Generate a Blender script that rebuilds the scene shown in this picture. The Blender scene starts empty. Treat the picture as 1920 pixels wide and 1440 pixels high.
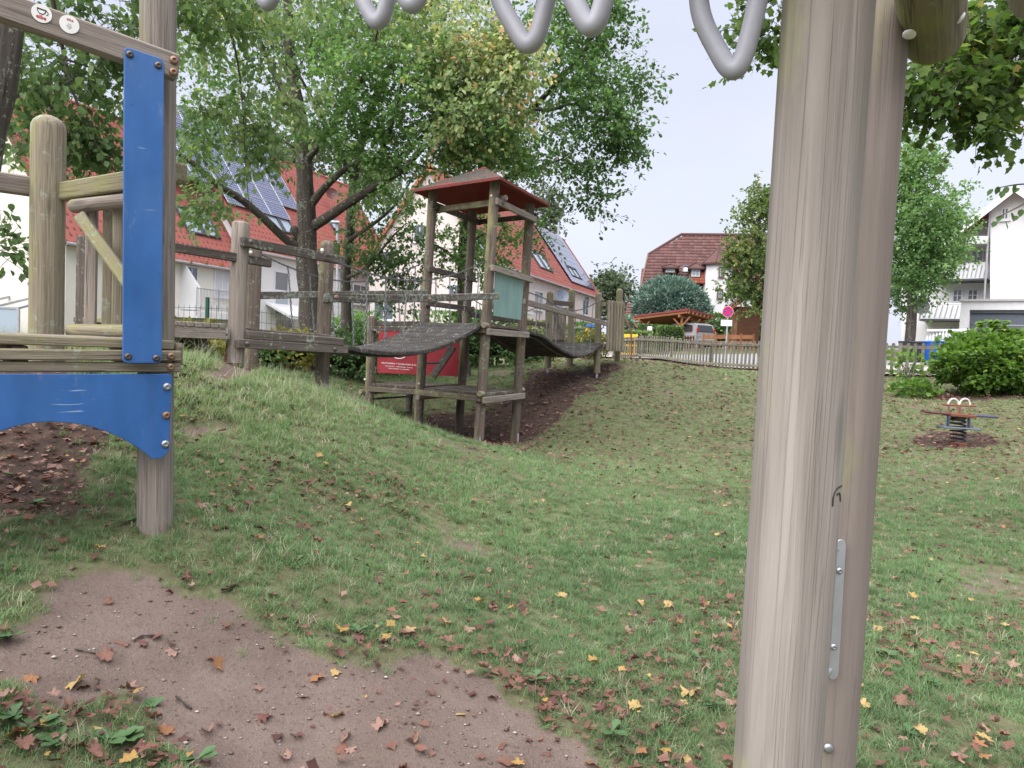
import bpy, math, random
import numpy as np
from mathutils import Vector, Matrix, noise as mnoise
R = math.radians
random.seed(7)
rng = np.random.default_rng(7)
sc = bpy.context.scene
COL = sc.collection

# ------------------------------------------------------------------ camera
CAM_Z = 1.5
FPX = 1400.0                       # focal length in pixels of a 1920 px wide frame
PITCH, ROLL = R(2.9), R(2.4)
_f = Vector((0, math.cos(PITCH), -math.sin(PITCH)))
_r0 = Vector((1, 0, 0))
_u0 = Vector((0, math.sin(PITCH), math.cos(PITCH)))
_r = _r0 * math.cos(ROLL) + _u0 * math.sin(ROLL)
_u = -_r0 * math.sin(ROLL) + _u0 * math.cos(ROLL)
CAM = Vector((0, 0, CAM_Z))
cd = bpy.data.cameras.new('camera')
cd.sensor_width = 36.0
cd.sensor_fit = 'HORIZONTAL'
cd.lens = FPX / 1920.0 * 36.0
cd.clip_start = 0.05
cd.clip_end = 2000
cam = bpy.data.objects.new('camera', cd)
COL.objects.link(cam)
cam.matrix_world = Matrix(((_r.x, _u.x, -_f.x, CAM.x), (_r.y, _u.y, -_f.y, CAM.y), (_r.z, _u.z, -_f.z, CAM.z), (0, 0, 0, 1)))
sc.camera = cam

# ------------------------------------------------------------------ world, sun, exposure
SUN_EL, SUN_AZ = R(62), R(222)      # sun behind thin cloud, behind and to one side of the viewer
w = bpy.data.worlds.new('World')
sc.world = w
w.use_nodes = True
nt = w.node_tree
nt.nodes.clear()
out = nt.nodes.new('ShaderNodeOutputWorld')
bg = nt.nodes.new('ShaderNodeBackground')
sky = nt.nodes.new('ShaderNodeTexSky')
sky.sky_type = 'NISHITA'
sky.sun_disc = False
sky.sun_elevation = SUN_EL
sky.sun_rotation = SUN_AZ
tc = nt.nodes.new('ShaderNodeTexCoord')
mp = nt.nodes.new('ShaderNodeMapping')
mp.inputs['Scale'].default_value = (1.0, 1.0, 2.6)
ns = nt.nodes.new('ShaderNodeTexNoise')
ns.inputs['Scale'].default_value = 1.6
ns.inputs['Detail'].default_value = 5
ns.inputs['Roughness'].default_value = 0.45
cr = nt.nodes.new('ShaderNodeValToRGB')
cr.color_ramp.elements[0].position = 0.3
cr.color_ramp.elements[1].position = 0.72
cr.color_ramp.elements[0].color = (0.60, 0.645, 0.80, 1)
cr.color_ramp.elements[1].color = (0.80, 0.825, 0.94, 1)
sc10 = nt.nodes.new('ShaderNodeVectorMath')
sc10.operation = 'SCALE'
sc10.inputs['Scale'].default_value = 3.8
mx = nt.nodes.new('ShaderNodeMixRGB')
mx.inputs[0].default_value = 0.94
nt.links.new(tc.outputs['Generated'], mp.inputs[0])
nt.links.new(mp.outputs[0], ns.inputs['Vector'])
nt.links.new(ns.outputs['Fac'], cr.inputs[0])
nt.links.new(cr.outputs[0], sc10.inputs[0])
nt.links.new(sky.outputs[0], mx.inputs[1])
nt.links.new(sc10.outputs[0], mx.inputs[2])
nt.links.new(mx.outputs[0], bg.inputs[0])
bg.inputs[1].default_value = 0.054
nt.links.new(bg.outputs[0], out.inputs[0])
sl = bpy.data.lights.new('sun', 'SUN')
sl.energy = 1.5
sl.angle = R(95)
sl.color = (1.0, 0.975, 0.95)
so = bpy.data.objects.new('sun', sl)
COL.objects.link(so)
sd = Vector((math.sin(SUN_AZ) * math.cos(SUN_EL), math.cos(SUN_AZ) * math.cos(SUN_EL), math.sin(SUN_EL)))
so.rotation_euler = sd.to_track_quat('Z', 'Y').to_euler()
so.location = sd * 60
vs = sc.view_settings
vs.view_transform = 'Standard'
vs.look = 'None'
vs.exposure = 2.45
vs.gamma = 1.0
vs.use_curve_mapping = False
sc.render.engine = 'CYCLES'
sc.cycles.max_bounces = 6
sc.cycles.transparent_max_bounces = 8
sc.cycles.diffuse_bounces = 4


def W(px, py, Y):
    """world point seen at a photo pixel, standing Y metres ahead"""
    d = _f * FPX + _r * (px - 960) + _u * (720 - py)
    return CAM + d * (Y / d.y)


# ------------------------------------------------------------------ terrain height
_ctl = []
for px, py, Y in [(291, 966, 3.5), (330, 692, 5.6), (441, 684, 6.9), (603, 735, 8.2), (740, 782, 8.6), (830, 818, 8.6), (1000, 872, 8.2),
                  (200, 1010, 3.45), (250, 1080, 3.15), (450, 1150, 3.05), (700, 1240, 3.0), (300, 1400, 2.3), (1000, 1400, 2.58), (1700, 1400, 2.75),
                  (100, 835, 4.4), (40, 1130, 2.75), (620, 1000, 4.4), (480, 850, 5.0), (700, 900, 5.6), (960, 1000, 5.6), (1300, 1000, 5.8),
                  (897, 832, 11.4), (965, 832, 12.7), (800, 800, 12.5), (860, 815, 13.4), (700, 760, 12.6), (760, 775, 13.8),
                  (1025, 697, 16.7), (1118, 709, 17.0), (1158, 679, 18.0), (1000, 835, 12.2), (1200, 762, 14.3), (1300, 702, 17.5), (1420, 700, 20.0),
                  (1420, 762, 15.2), (1300, 852, 11.0), (1700, 742, 18.0), (1850, 742, 17.3), (1795, 834, 12.4), (1650, 905, 9.0), (1500, 1000, 6.6),
                  (1080, 760, 14.4), (960, 700, 17.0), (1420, 697, 24.0), (1300, 697, 24.5), (1170, 672, 30.0), (1700, 700, 22.0), (1900, 700, 20.5),
                  (570, 700, 14.0), (400, 690, 13.0)]:
    p = W(px, py, Y)
    _ctl.append((p.x, p.y, p.z))
_ctl += [(-5.5, 5.0, 1.25), (-7, 8, 1.1), (-4.0, 7.4, 1.3), (-9, 3, 0.8), (-3.5, 9.6, 0.7), (-9, 12, 0.5), (-1.5, 0, 0.2), (0, 0, 0.08), (1.5, 0, 0.04), (4, 3, 0.05), (7, 8, 0.1),
         (10, 14, 0.6), (-4, 0, 0.4), (0, -6, 0.1), (8, -4, 0.1), (-8, -4, 0.4), (12, 24, 1.4), (-10, 30, 0.3), (-4, 24, 0.3), (0, 32, 0.6),
         (6, 45, 1.5), (14, 45, 2.0), (24, 45, 2.3), (20, 32, 1.7), (9, 30, 1.05), (-30, 40, 0.3), (-30, 10, 0.6), (40, 20, 1.6), (40, 0, 0.5),
         (0, 90, 1.2), (60, 90, 1.8), (-60, 90, 0.8), (0, -40, 0), (-60, -10, 0.2), (70, -10, 0.5)]
_C = np.array(_ctl)


def _phi(r2):
    return np.sqrt(r2 + 0.36)


_A = _phi(((_C[:, None, :2] - _C[None, :, :2]) ** 2).sum(-1))
_n = len(_C)
_P = np.c_[np.ones(_n), _C[:, :2]]
_M = np.block([[_A + 0.03 * np.eye(_n) * -1, _P], [_P.T, np.zeros((3, 3))]])
_wt = np.linalg.solve(_M, np.r_[_C[:, 2], 0, 0, 0])


def gz(x, y):
    """terrain height, vectorised"""
    x = np.atleast_1d(np.asarray(x, float)).ravel()
    y = np.atleast_1d(np.asarray(y, float)).ravel()
    out = np.empty(len(x))
    for i in range(0, len(x), 20000):
        xs, ys = np.clip(x[i:i + 20000], -70, 80), np.clip(y[i:i + 20000], -40, 95)
        a = _phi((xs[:, None] - _C[None, :, 0]) ** 2 + (ys[:, None] - _C[None, :, 1]) ** 2)
        out[i:i + 20000] = a @ _wt[:_n] + _wt[_n] + _wt[_n + 1] * xs + _wt[_n + 2] * ys
    return out


def gz1(x, y):
    return float(gz(x, y)[0])


def hit(px, py, far=60.0):
    """terrain point seen at a photo pixel"""
    d = _f * FPX + _r * (px - 960) + _u * (720 - py)
    t = np.linspace(1.2, far, 700)
    xs, ys, zs = d.x / d.y * t, t, CAM_Z + d.z / d.y * t
    g = gz(xs, ys)
    k = np.argmax(zs < g)
    if zs[k] >= g[k]:
        k = len(t) - 1
    t0, t1 = t[max(k - 1, 0)], t[k]
    for _ in range(12):
        tm = (t0 + t1) / 2
        if CAM_Z + d.z / d.y * tm < gz1(d.x / d.y * tm, tm):
            t1 = tm
        else:
            t0 = tm
    return Vector((d.x / d.y * t1, t1, gz1(d.x / d.y * t1, t1)))


def ongr(px, Y, dz=0.0):
    """terrain point in the direction of a photo column, Y metres ahead"""
    py = 720.0
    for _ in range(6):
        p = W(px, py, Y)
        g = gz1(p.x, p.y)
        py += (p.z - g) * FPX / Y
    return Vector((p.x, p.y, g + dz))


# ------------------------------------------------------------------ mesh builder
class MB:
    def __init__(s):
        s.v, s.f, s.g, s.mi, s.sm = [], [], [], [], []

    def add(s, vs, fs, gs=None, m=0, smooth=True):
        b = len(s.v)
        s.v += [tuple(v) for v in vs]
        s.g += [tuple(g) for g in (gs if gs is not None else vs)]
        for f in fs:
            s.f.append(tuple(b + i for i in f))
            s.mi.append(m)
            s.sm.append(smooth)
        return s

    def beam(s, p0, p1, w, h, up=(0, 0, 1), ch=0.006, m=0, jit=0.0):
        """chamfered plank from p0 to p1; w across, h along up"""
        p0, p1 = Vector(p0), Vector(p1)
        d = (p1 - p0)
        L = d.length
        d.normalize()
        up = Vector(up)
        a = d.cross(up)
        if a.length < 1e-4:
            a = d.cross(Vector((1, 0, 0)))
        a.normalize()
        b = a.cross(d).normalized()
        ch = min(ch, w * .3, h * .3)
        hw, hh = w / 2, h / 2
        prof = [(-hw + ch, -hh), (hw - ch, -hh), (hw, -hh + ch), (hw, hh - ch), (hw - ch, hh), (-hw + ch, hh), (-hw, hh - ch), (-hw, -hh + ch)]
        k = max(1e-4, 1 - 2 * ch / min(w, h))
        off = random.random() * 50
        vs, gs, fs = [], [], []
        st = [(0, k), (ch, 1), (L - ch, 1), (L, k)]
        if L > 1.2:
            nmid = min(6, int(L / .5))
            st = st[:2] + [(ch + (L - 2 * ch) * (i + 1) / (nmid + 1), 1) for i in range(nmid)] + st[2:]
        for t, q in st:
            jx, jy = random.uniform(-jit, jit), random.uniform(-jit, jit)
            for x, y in prof:
                p = p0 + d * t + a * (x * q + jx) + b * (y * q + jy)
                vs.append(p)
                gs.append((t + off, x + off * .3, y))
        n = len(st)
        for i in range(n - 1):
            for j in range(8):
                fs.append((i * 8 + j, i * 8 + (j + 1) % 8, (i + 1) * 8 + (j + 1) % 8, (i + 1) * 8 + j))
        fs.append(tuple(range(7, -1, -1)))
        fs.append(tuple((n - 1) * 8 + j for j in range(8)))
        return s.add(vs, fs, gs, m, False)

    def log(s, p0, p1, r0, r1=None, seg=18, dome=0.0, rough=0.012, m=0, ch=0.008, flat=0):
        """round timber with slight unevenness; dome rounds the p1 end"""
        r1 = r0 if r1 is None else r1
        p0, p1 = Vector(p0), Vector(p1)
        d = p1 - p0
        L = d.length
        d.normalize()
        a = d.orthogonal().normalized()
        b = d.cross(a)
        off = random.random() * 50
        st = [(0, (r0 - ch) / r0), (ch, 1)]
        nm = max(1, min(14, int(L / .18)))
        for i in range(1, nm):
            st.append((ch + (L - 2 * ch) * i / nm, 1))
        if dome > 0:
            st.append((L - dome, 1))
            for k in range(1, 6):
                q = k / 6 * math.pi / 2
                st.append((L - dome + dome * math.sin(q), max(.06, math.cos(q))))
            st = sorted(st)
        else:
            st += [(L - ch, 1), (L, (r1 - ch) / r1)]
        vs, gs, fs = [], [], []
        for t, q in st:
            r = (r0 + (r1 - r0) * t / L) * q
            for j in range(seg):
                th = 2 * math.pi * j / seg
                rr = r * (1 + rough * 1.6 * mnoise.noise((math.cos(th) * .8 + off, math.sin(th) * .8, t * 1.1)))
                x, y = math.cos(th) * rr, math.sin(th) * rr
                vs.append(p0 + d * t + a * x + b * y)
                gs.append((t + off, x + off * .3, y))
        n = len(st)
        for i in range(n - 1):
            for j in range(seg):
                fs.append((i * seg + j, i * seg + (j + 1) % seg, (i + 1) * seg + (j + 1) % seg, (i + 1) * seg + j))
        fs.append(tuple(range(seg - 1, -1, -1)))
        fs.append(tuple((n - 1) * seg + j for j in range(seg)))
        return s.add(vs, fs, gs, m, True)

    def tube(s, pts, r, seg=8, closed=False, m=0, cap=True):
        pts = [Vector(p) for p in pts]
        n = len(pts)
        rs = r if isinstance(r, (list, tuple)) else [r] * n
        vs, gs, fs = [], [], []
        prev = None
        L = 0
        off = random.random() * 50
        for i, p in enumerate(pts):
            if closed:
                t = (pts[(i + 1) % n] - pts[i - 1])
            else:
                t = pts[min(i + 1, n - 1)] - pts[max(i - 1, 0)]
            t = t.normalized() if t.length > 1e-9 else Vector((0, 0, 1))
            if prev is None:
                a = t.orthogonal().normalized()
            else:
                a = prev - t * prev.dot(t)
                a = a.normalized() if a.length > 1e-6 else t.orthogonal().normalized()
            prev = a
            b = t.cross(a)
            if i:
                L += (p - pts[i - 1]).length
            for j in range(seg):
                th = 2 * math.pi * j / seg
                c, q = math.cos(th) * rs[i], math.sin(th) * rs[i]
                vs.append(p + a * c + b * q)
                gs.append((L + off, c, q))
        m_ = n if closed else n - 1
        for i in range(m_):
            k = (i + 1) % n
            for j in range(seg):
                fs.append((i * seg + j, i * seg + (j + 1) % seg, k * seg + (j + 1) % seg, k * seg + j))
        if cap and not closed:
            fs.append(tuple(range(seg - 1, -1, -1)))
            fs.append(tuple((n - 1) * seg + j for j in range(seg)))
        return s.add(vs, fs, gs, m, True)

    def box(s, c, size, rz=0.0, ch=0.004, m=0, ux=None, uz=None):
        c = Vector(c)
        ux = Vector(ux).normalized() if ux is not None else Vector((math.cos(rz), math.sin(rz), 0))
        uz = Vector(uz).normalized() if uz is not None else Vector((0, 0, 1))
        return s.beam(c - ux * size[0] / 2, c + ux * size[0] / 2, size[1], size[2], uz, ch, m)

    def prism(s, poly, o, ax, ay, th, ch=0.0, m=0):
        """outline poly in the plane (o, ax, ay), extruded by th along ax x ay (front at +th)"""
        o, ax, ay = Vector(o), Vector(ax).normalized(), Vector(ay).normalized()
        nz = ax.cross(ay).normalized()
        n = len(poly)
        cx, cy = sum(p[0] for p in poly) / n, sum(p[1] for p in poly) / n
        vs = []
        lay = [(0, 0), (th, 0)] if ch <= 0 else [(0, 0), (th - ch, 0), (th, ch)]
        for z, c in lay:
            for i, (x, y) in enumerate(poly):
                if c:
                    xa, ya = poly[i - 1]
                    xb, yb = poly[(i + 1) % n]
                    ex, ey = xb - xa, yb - ya
                    l = math.hypot(ex, ey) or 1
                    x, y = x - ey / l * c, y + ex / l * c
                vs.append(o + ax * x + ay * y + nz * z)
        fs = [tuple(range(n - 1, -1, -1)), tuple((len(lay) - 1) * n + i for i in range(n))]
        for k in range(len(lay) - 1):
            for i in range(n):
                j = (i + 1) % n
                fs.append((k * n + i, k * n + j, (k + 1) * n + j, (k + 1) * n + i))
        return s.add(vs, fs, None, m, False)

    def quad(s, a, b, c, d, m=0):
        return s.add([a, b, c, d], [(0, 1, 2, 3)], None, m, False)

    def dome(s, p, n, r, h=None, seg=12, m=0, hole=False):
        """bolt cap or button: low dome at p, facing n"""
        p, n = Vector(p), Vector(n).normalized()
        h = r * .5 if h is None else h
        a = n.orthogonal().normalized()
        b = n.cross(a)
        prof = [(r, 0), (r, h * .35), (r * .8, h * .8), (r * .45, h)]
        if hole:
            prof += [(r * .38, h * .9), (r * .36, h * .35)]
        vs, fs = [], []
        for x, z in prof:
            for j in range(seg):
                th = 2 * math.pi * j / seg
                vs.append(p + n * z + a * math.cos(th) * x + b * math.sin(th) * x)
        for i in range(len(prof) - 1):
            for j in range(seg):
                fs.append((i * seg + j, i * seg + (j + 1) % seg, (i + 1) * seg + (j + 1) % seg, (i + 1) * seg + j))
        fs.append(tuple((len(prof) - 1) * seg + j for j in range(seg)))
        return s.add(vs, fs, None, m, True)

    def build(s, name, mat, parent=None, base=None, ang=40, **props):
        root = parent
        while root is not None and root.parent is not None:
            root = root.parent
        if root is not None:
            loc = root.location
        elif base is not None:
            loc = Vector(base)
        else:
            a = np.array(s.v)
            loc = Vector((float((a[:, 0].min() + a[:, 0].max()) / 2), float((a[:, 1].min() + a[:, 1].max()) / 2), float(a[:, 2].min())))
        me = bpy.data.meshes.new(name)
        me.from_pydata([(v[0] - loc[0], v[1] - loc[1], v[2] - loc[2]) for v in s.v], [], s.f)
        at = me.attributes.new('gr', 'FLOAT_VECTOR', 'POINT')
        at.data.foreach_set('vector', np.array(s.g, dtype=np.float32).ravel())
        me.polygons.foreach_set('use_smooth', s.sm)
        for mm in (mat if isinstance(mat, (list, tuple)) else [mat]):
            me.materials.append(mm)
        if any(s.mi):
            me.polygons.foreach_set('material_index', s.mi)
        if any(s.sm):
            me.set_sharp_from_angle(angle=R(ang))
        me.update()
        o = bpy.data.objects.new(name, me)
        COL.objects.link(o)
        if parent is not None:
            o.parent = parent
        else:
            o.location = loc
        for k, v in props.items():
            o[k] = v
        return o


def np_mesh(name, verts, faces, mat, parent=None, attrs=None, smooth=False, uniform=None):
    """fast mesh from numpy arrays; faces is (n,k)"""
    me = bpy.data.meshes.new(name)
    nv, nf, k = len(verts), len(faces), faces.shape[1]
    me.vertices.add(nv)
    me.vertices.foreach_set('co', np.ascontiguousarray(verts, dtype=np.float32).ravel())
    me.loops.add(nf * k)
    me.loops.foreach_set('vertex_index', np.ascontiguousarray(faces, dtype=np.int32).ravel())
    me.polygons.add(nf)
    me.polygons.foreach_set('loop_start', np.arange(0, nf * k, k, dtype=np.int32))
    if smooth:
        me.polygons.foreach_set('use_smooth', np.ones(nf, dtype=bool))
    me.update(calc_edges=True)
    for an, av in (attrs or {}).items():
        av = np.asarray(av, dtype=np.float32)
        a = me.attributes.new(an, 'FLOAT' if av.ndim == 1 else 'FLOAT_VECTOR', 'POINT')
        a.data.foreach_set('value' if av.ndim == 1 else 'vector', av.ravel())
    me.materials.append(mat)
    o = bpy.data.objects.new(name, me)
    COL.objects.link(o)
    if parent is not None:
        o.parent = parent
    return o


def thing(name, label, cat, loc, group=None):
    o = bpy.data.objects.new(name, None)
    o.empty_display_size = .1
    COL.objects.link(o)
    o.location = loc
    o['label'] = label
    o['category'] = cat
    if group:
        o['group'] = group
    return o


def tag(o, label, cat, group=None):
    o['label'] = label
    o['category'] = cat
    if group:
        o['group'] = group
    return o


def structure(o, label=None):
    o['kind'] = 'structure'
    if label:
        o['label'] = label
    return o


def lerp(a, b, t):
    return a + (b - a) * t


# ------------------------------------------------------------------ materials
MATS = {}


class NT:
    def __init__(s, name):
        s.m = bpy.data.materials.new(name)
        s.m.use_nodes = True
        s.t = s.m.node_tree
        s.b = s.t.nodes['Principled BSDF']
        s.o = s.t.nodes['Material Output']
        MATS[name] = s.m

    def n(s, typ, **kw):
        nd = s.t.nodes.new('ShaderNode' + typ)
        for k, v in kw.items():
            setattr(nd, k, v)
        return nd

    def l(s, a, b):
        s.t.links.new(a, b)

    def attr(s, name, typ='GEOMETRY'):
        nd = s.n('Attribute', attribute_name=name)
        nd.attribute_type = typ
        return nd

    def noise(s, vec, scale, detail=4, rough=.55, dist=0):
        nd = s.n('TexNoise')
        nd.inputs['Scale'].default_value = scale
        nd.inputs['Detail'].default_value = detail
        nd.inputs['Roughness'].default_value = rough
        nd.inputs['Distortion'].default_value = dist
        if vec is not None:
            s.l(vec, nd.inputs['Vector'])
        return nd.outputs['Fac']

    def mapping(s, vec, scale):
        nd = s.n('Mapping')
        nd.inputs['Scale'].default_value = scale
        s.l(vec, nd.inputs[0])
        return nd.outputs[0]

    def ramp(s, fac, stops):
        nd = s.n('ValToRGB')
        e = nd.color_ramp.elements
        while len(e) > 1:
            e.remove(e[-1])
        e[0].position, e[0].color = stops[0][0], (*stops[0][1], 1)
        for p, c in stops[1:]:
            q = e.new(p)
            q.color = (*c, 1)
        s.l(fac, nd.inputs[0])
        return nd.outputs[0]

    def rng(s, val, a, b, c=0.0, d=1.0):
        nd = s.n('MapRange')
        nd.inputs[1].default_value, nd.inputs[2].default_value = a, b
        nd.inputs[3].default_value, nd.inputs[4].default_value = c, d
        s.l(val, nd.inputs[0])
        return nd.outputs[0]

    def mix(s, fac, a, b, mode='MIX'):
        nd = s.n('MixRGB', blend_type=mode)
        for i, x in ((0, fac), (1, a), (2, b)):
            if isinstance(x, (int, float)):
                nd.inputs[i].default_value = x
            elif isinstance(x, tuple):
                nd.inputs[i].default_value = (*x, 1)
            else:
                s.l(x, nd.inputs[i])
        return nd.outputs[0]

    def math(s, op, a, b=None):
        nd = s.n('Math', operation=op)
        for i, x in ((0, a), (1, b)):
            if x is None:
                continue
            if isinstance(x, (int, float)):
                nd.inputs[i].default_value = x
            else:
                s.l(x, nd.inputs[i])
        return nd.outputs[0]

    def bump(s, h, dist=.004, st=.6):
        nd = s.n('Bump')
        nd.inputs['Distance'].default_value = dist
        nd.inputs['Strength'].default_value = st
        s.l(h, nd.inputs['Height'])
        s.l(nd.outputs[0], s.b.inputs['Normal'])

    def fin(s, col, rough=.8, spec=.3, metal=0.0):
        if isinstance(col, tuple):
            s.b.inputs['Base Color'].default_value = (*col, 1)
        else:
            s.l(col, s.b.inputs['Base Color'])
        if isinstance(rough, (int, float)):
            s.b.inputs['Roughness'].default_value = rough
        else:
            s.l(rough, s.b.inputs['Roughness'])
        s.b.inputs['Specular IOR Level'].default_value = spec
        s.b.inputs['Metallic'].default_value = metal
        return s.m


def wood(name, dark, light, algae=.3, lichen=0.0, acol=(.20, .19, .085), gs=1.0, val=.25, crack=.45):
    k = NT(name)
    g = k.attr('gr').outputs['Vector']
    rnd = k.n('ObjectInfo').outputs['Random']
    streak = k.noise(k.mapping(g, (1.2 * gs, 38 * gs, 38 * gs)), 1.0, 6, .62, .3)
    fine = k.noise(k.mapping(g, (5 * gs, 190 * gs, 190 * gs)), 1.0, 3, .6)
    blot = k.noise(k.mapping(g, (1.6, 7, 7)), 1.0, 4, .6)
    c = k.ramp(streak, [(.28, dark), (.5, tuple((a + b) / 2 for a, b in zip(dark, light))), (.72, light)])
    c = k.mix(k.rng(fine, .52, .75, 0, .35), c, tuple(x * .55 for x in dark))
    c = k.mix(k.rng(blot, .35, .7, 0, .55), c, k.mix(.6, c, tuple(x * .72 for x in dark)))
    geo = k.n('NewGeometry')
    pos = geo.outputs['Position']
    an = k.noise(k.mapping(pos, (5, 5, 2.2)), 1.0, 5, .62)
    sep = k.n('SeparateXYZ')
    k.l(geo.outputs['True Normal'], sep.inputs[0])
    side = k.rng(sep.outputs[0], .5, -.9, -.1, .16)
    up = k.rng(sep.outputs[2], .2, 1, 0, .08)
    am = k.rng(k.math('ADD', k.math('ADD', an, side), up), .66 - algae * .3, .84 - algae * .22, 0, .85)
    c = k.mix(am, c, k.mix(k.rng(fine, .3, .7), acol, tuple(x * 1.5 for x in acol)))
    if lichen > 0:
        ln = k.noise(k.mapping(pos, (26, 26, 26)), 1.0, 5, .7)
        ln2 = k.noise(k.mapping(pos, (5, 5, 5)), 1.0, 3, .6)
        lm = k.rng(k.math('ADD', ln, k.math('MULTIPLY', ln2, .55)), .90 - lichen * .2, .95 - lichen * .2, 0, .85)
        c = k.mix(lm, c, k.mix(ln2, (.36, .37, .33), (.24, .28, .2)))
    ck = k.noise(k.mapping(g, (.55 * gs, 26 * gs, 26 * gs)), 1.0, 3, .5, .2)
    ckm = k.math('MULTIPLY', k.rng(k.math('ABSOLUTE', k.math('SUBTRACT', ck, .5)), .004, .011, 1, 0), k.rng(blot, .46, .56))
    ck2 = k.noise(k.mapping(g, (1.1 * gs, 75 * gs, 75 * gs)), 1.0, 2, .5, .1)
    ckm = k.math('MAXIMUM', ckm, k.math('MULTIPLY', k.rng(k.math('ABSOLUTE', k.math('SUBTRACT', ck2, .5)), .006, .02, .7, 0), k.rng(blot, .56, .46)))
    c = k.mix(k.math('MULTIPLY', ckm, crack), c, tuple(x * .22 for x in dark))
    kn = k.n('TexVoronoi')
    kn.inputs['Scale'].default_value = 1.0
    k.l(k.mapping(g, (1.7, 9, 9)), kn.inputs['Vector'])
    knm = k.rng(kn.outputs['Distance'], .06, .15, 1, 0)
    c = k.mix(k.math('MULTIPLY', knm, .6), c, tuple(x * .45 for x in dark))
    hs = k.n('HueSaturation')
    k.l(c, hs.inputs['Color'])
    k.l(k.rng(rnd, 0, 1, 1 - val, 1 + val), hs.inputs['Value'])
    h = k.math('SUBTRACT', k.math('ADD', streak, k.math('MULTIPLY', fine, .5)), k.math('MULTIPLY', ckm, crack * 1.6))
    k.bump(h, .006, .8)
    return k.fin(hs.outputs[0], k.rng(streak, .3, .7, .92, .72), .25)


def plain(name, col, rough=.6, spec=.4, metal=0.0, var=.12, scale=6.0, bump=0.0, bscale=60, dirt=None):
    k = NT(name)
    pos = k.n('TexCoord').outputs['Object']
    n1 = k.noise(pos, scale, 5, .6)
    c = k.mix(k.rng(n1, .25, .75), tuple(x * (1 - var) for x in col), tuple(min(1, x * (1 + var)) for x in col))
    if dirt:
        n2 = k.noise(k.mapping(pos, (3, 3, .6)), 1.2, 6, .65)
        c = k.mix(k.rng(n2, .45, .8, 0, dirt[1]), c, dirt[0])
    if bump:
        k.bump(k.noise(pos, bscale, 3, .6), bump, .6)
    return k.fin(c, k.rng(n1, .2, .8, max(.05, rough - .08), min(1, rough + .08)), spec, metal)


def leafmat(name, stops, trans=.35, rough=.5, attr='tint', atype='GEOMETRY'):
    k = NT(name)
    a = k.attr(attr, atype).outputs['Fac']
    c = k.ramp(a, stops)
    k.fin(c, rough, .35)
    tr = k.n('BsdfTranslucent')
    k.l(k.mix(.5, c, k.mix(1.0, c, (.9, 1.0, .35), 'MULTIPLY')), tr.inputs[0])
    mixs = k.n('MixShader')
    mixs.inputs[0].default_value = trans
    k.l(k.b.outputs[0], mixs.inputs[1])
    k.l(tr.outputs[0], mixs.inputs[2])
    k.l(mixs.outputs[0], k.o.inputs[0])
    return k.m
# ------------------------------------------------------------------ material instances
wood('wood_rear', (.165, .135, .118), (.27, .225, .20), .1, 0, gs=.35, val=.03, crack=.12)
wood('wood_grey', (.19, .155, .13), (.40, .345, .305), .22, 0, val=.12)
wood('wood_post', (.20, .17, .145), (.36, .31, .275), .3, 0, gs=.8, val=.12)
wood('wood_moss', (.17, .14, .10), (.34, .295, .22), .72, .12, val=.14)
wood('wood_dark', (.075, .06, .05), (.18, .15, .13), .05, .2, val=.22)
wood('wood_tower', (.10, .078, .062), (.235, .185, .152), .36, .08, val=.16)
wood('wood_lichen', (.085, .07, .06), (.2, .17, .15), 0, .6, val=.15)
wood('wood_bridge', (.035, .03, .028), (.105, .093, .088), -.3, .12, val=.22)
wood('wood_bigpost', (.205, .178, .158), (.36, .318, .29), -.12, 0, acol=(.26, .26, .12), gs=.6, val=.03, crack=.16)
wood('wood_orange', (.27, .105, .05), (.42, .19, .10), 0, 0, val=.08)
wood('wood_fence', (.12, .105, .09), (.25, .225, .195), -.05, .2, val=.22)
wood('wood_brown', (.11, .05, .03), (.2, .095, .06), .05, 0, val=.15)
wood('bark', (.045, .037, .031), (.125, .102, .088), .1, .15, acol=(.13, .14, .06), gs=.5, val=.05)
wood('bark_pale', (.06, .05, .044), (.16, .135, .118), .1, .15, acol=(.15, .16, .08), gs=.5, val=.05)


def panelmat(name, col, rough=.5, scr=.25, dark=.6):
    k = NT(name)
    pos = k.n('TexCoord').outputs['Object']
    n1 = k.noise(k.mapping(pos, (3, 3, 1.2)), 2.0, 5, .6)
    c = k.mix(k.rng(n1, .3, .75), tuple(x * .78 for x in col), tuple(min(1, x * 1.12 + .012) for x in col))
    n2 = k.noise(k.mapping(pos, (14, 14, 6)), 1.0, 4, .7)
    c = k.mix(k.rng(n2, .62, .8, 0, .45), c, k.mix(.6, c, (.32, .36, .38)))
    wv = k.noise(k.mapping(pos, (5, 5, 34)), 1.0, 2, .4, 1.5)
    gate = k.noise(pos, 3.1, 2, .5)
    c = k.mix(k.math('MULTIPLY', k.rng(wv, .69, .73, 0, scr * 2), k.rng(gate, .52, .62)), c, (.45, .55, .68))
    drip = k.noise(k.mapping(pos, (34, 34, 1.1)), 1.0, 4, .6)
    c = k.mix(k.rng(drip, .54, .74, 0, .3), c, tuple(x * .5 + .03 for x in col))
    fade = k.noise(pos, 2.3, 3, .5)
    c = k.mix(k.rng(fade, .45, .75, 0, .35), c, tuple(min(1, x * .8 + .07) for x in col))
    sp = k.noise(k.mapping(pos, (42, 42, 26)), 1.0, 2, .5)
    c = k.mix(k.rng(sp, .71, .75, 0, .5), c, tuple(x * dark for x in col))
    k.bump(k.noise(pos, 240, 2, .6), .0006, .5)
    return k.fin(c, k.rng(n1, .3, .7, rough - .1, rough + .12), .4)


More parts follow.
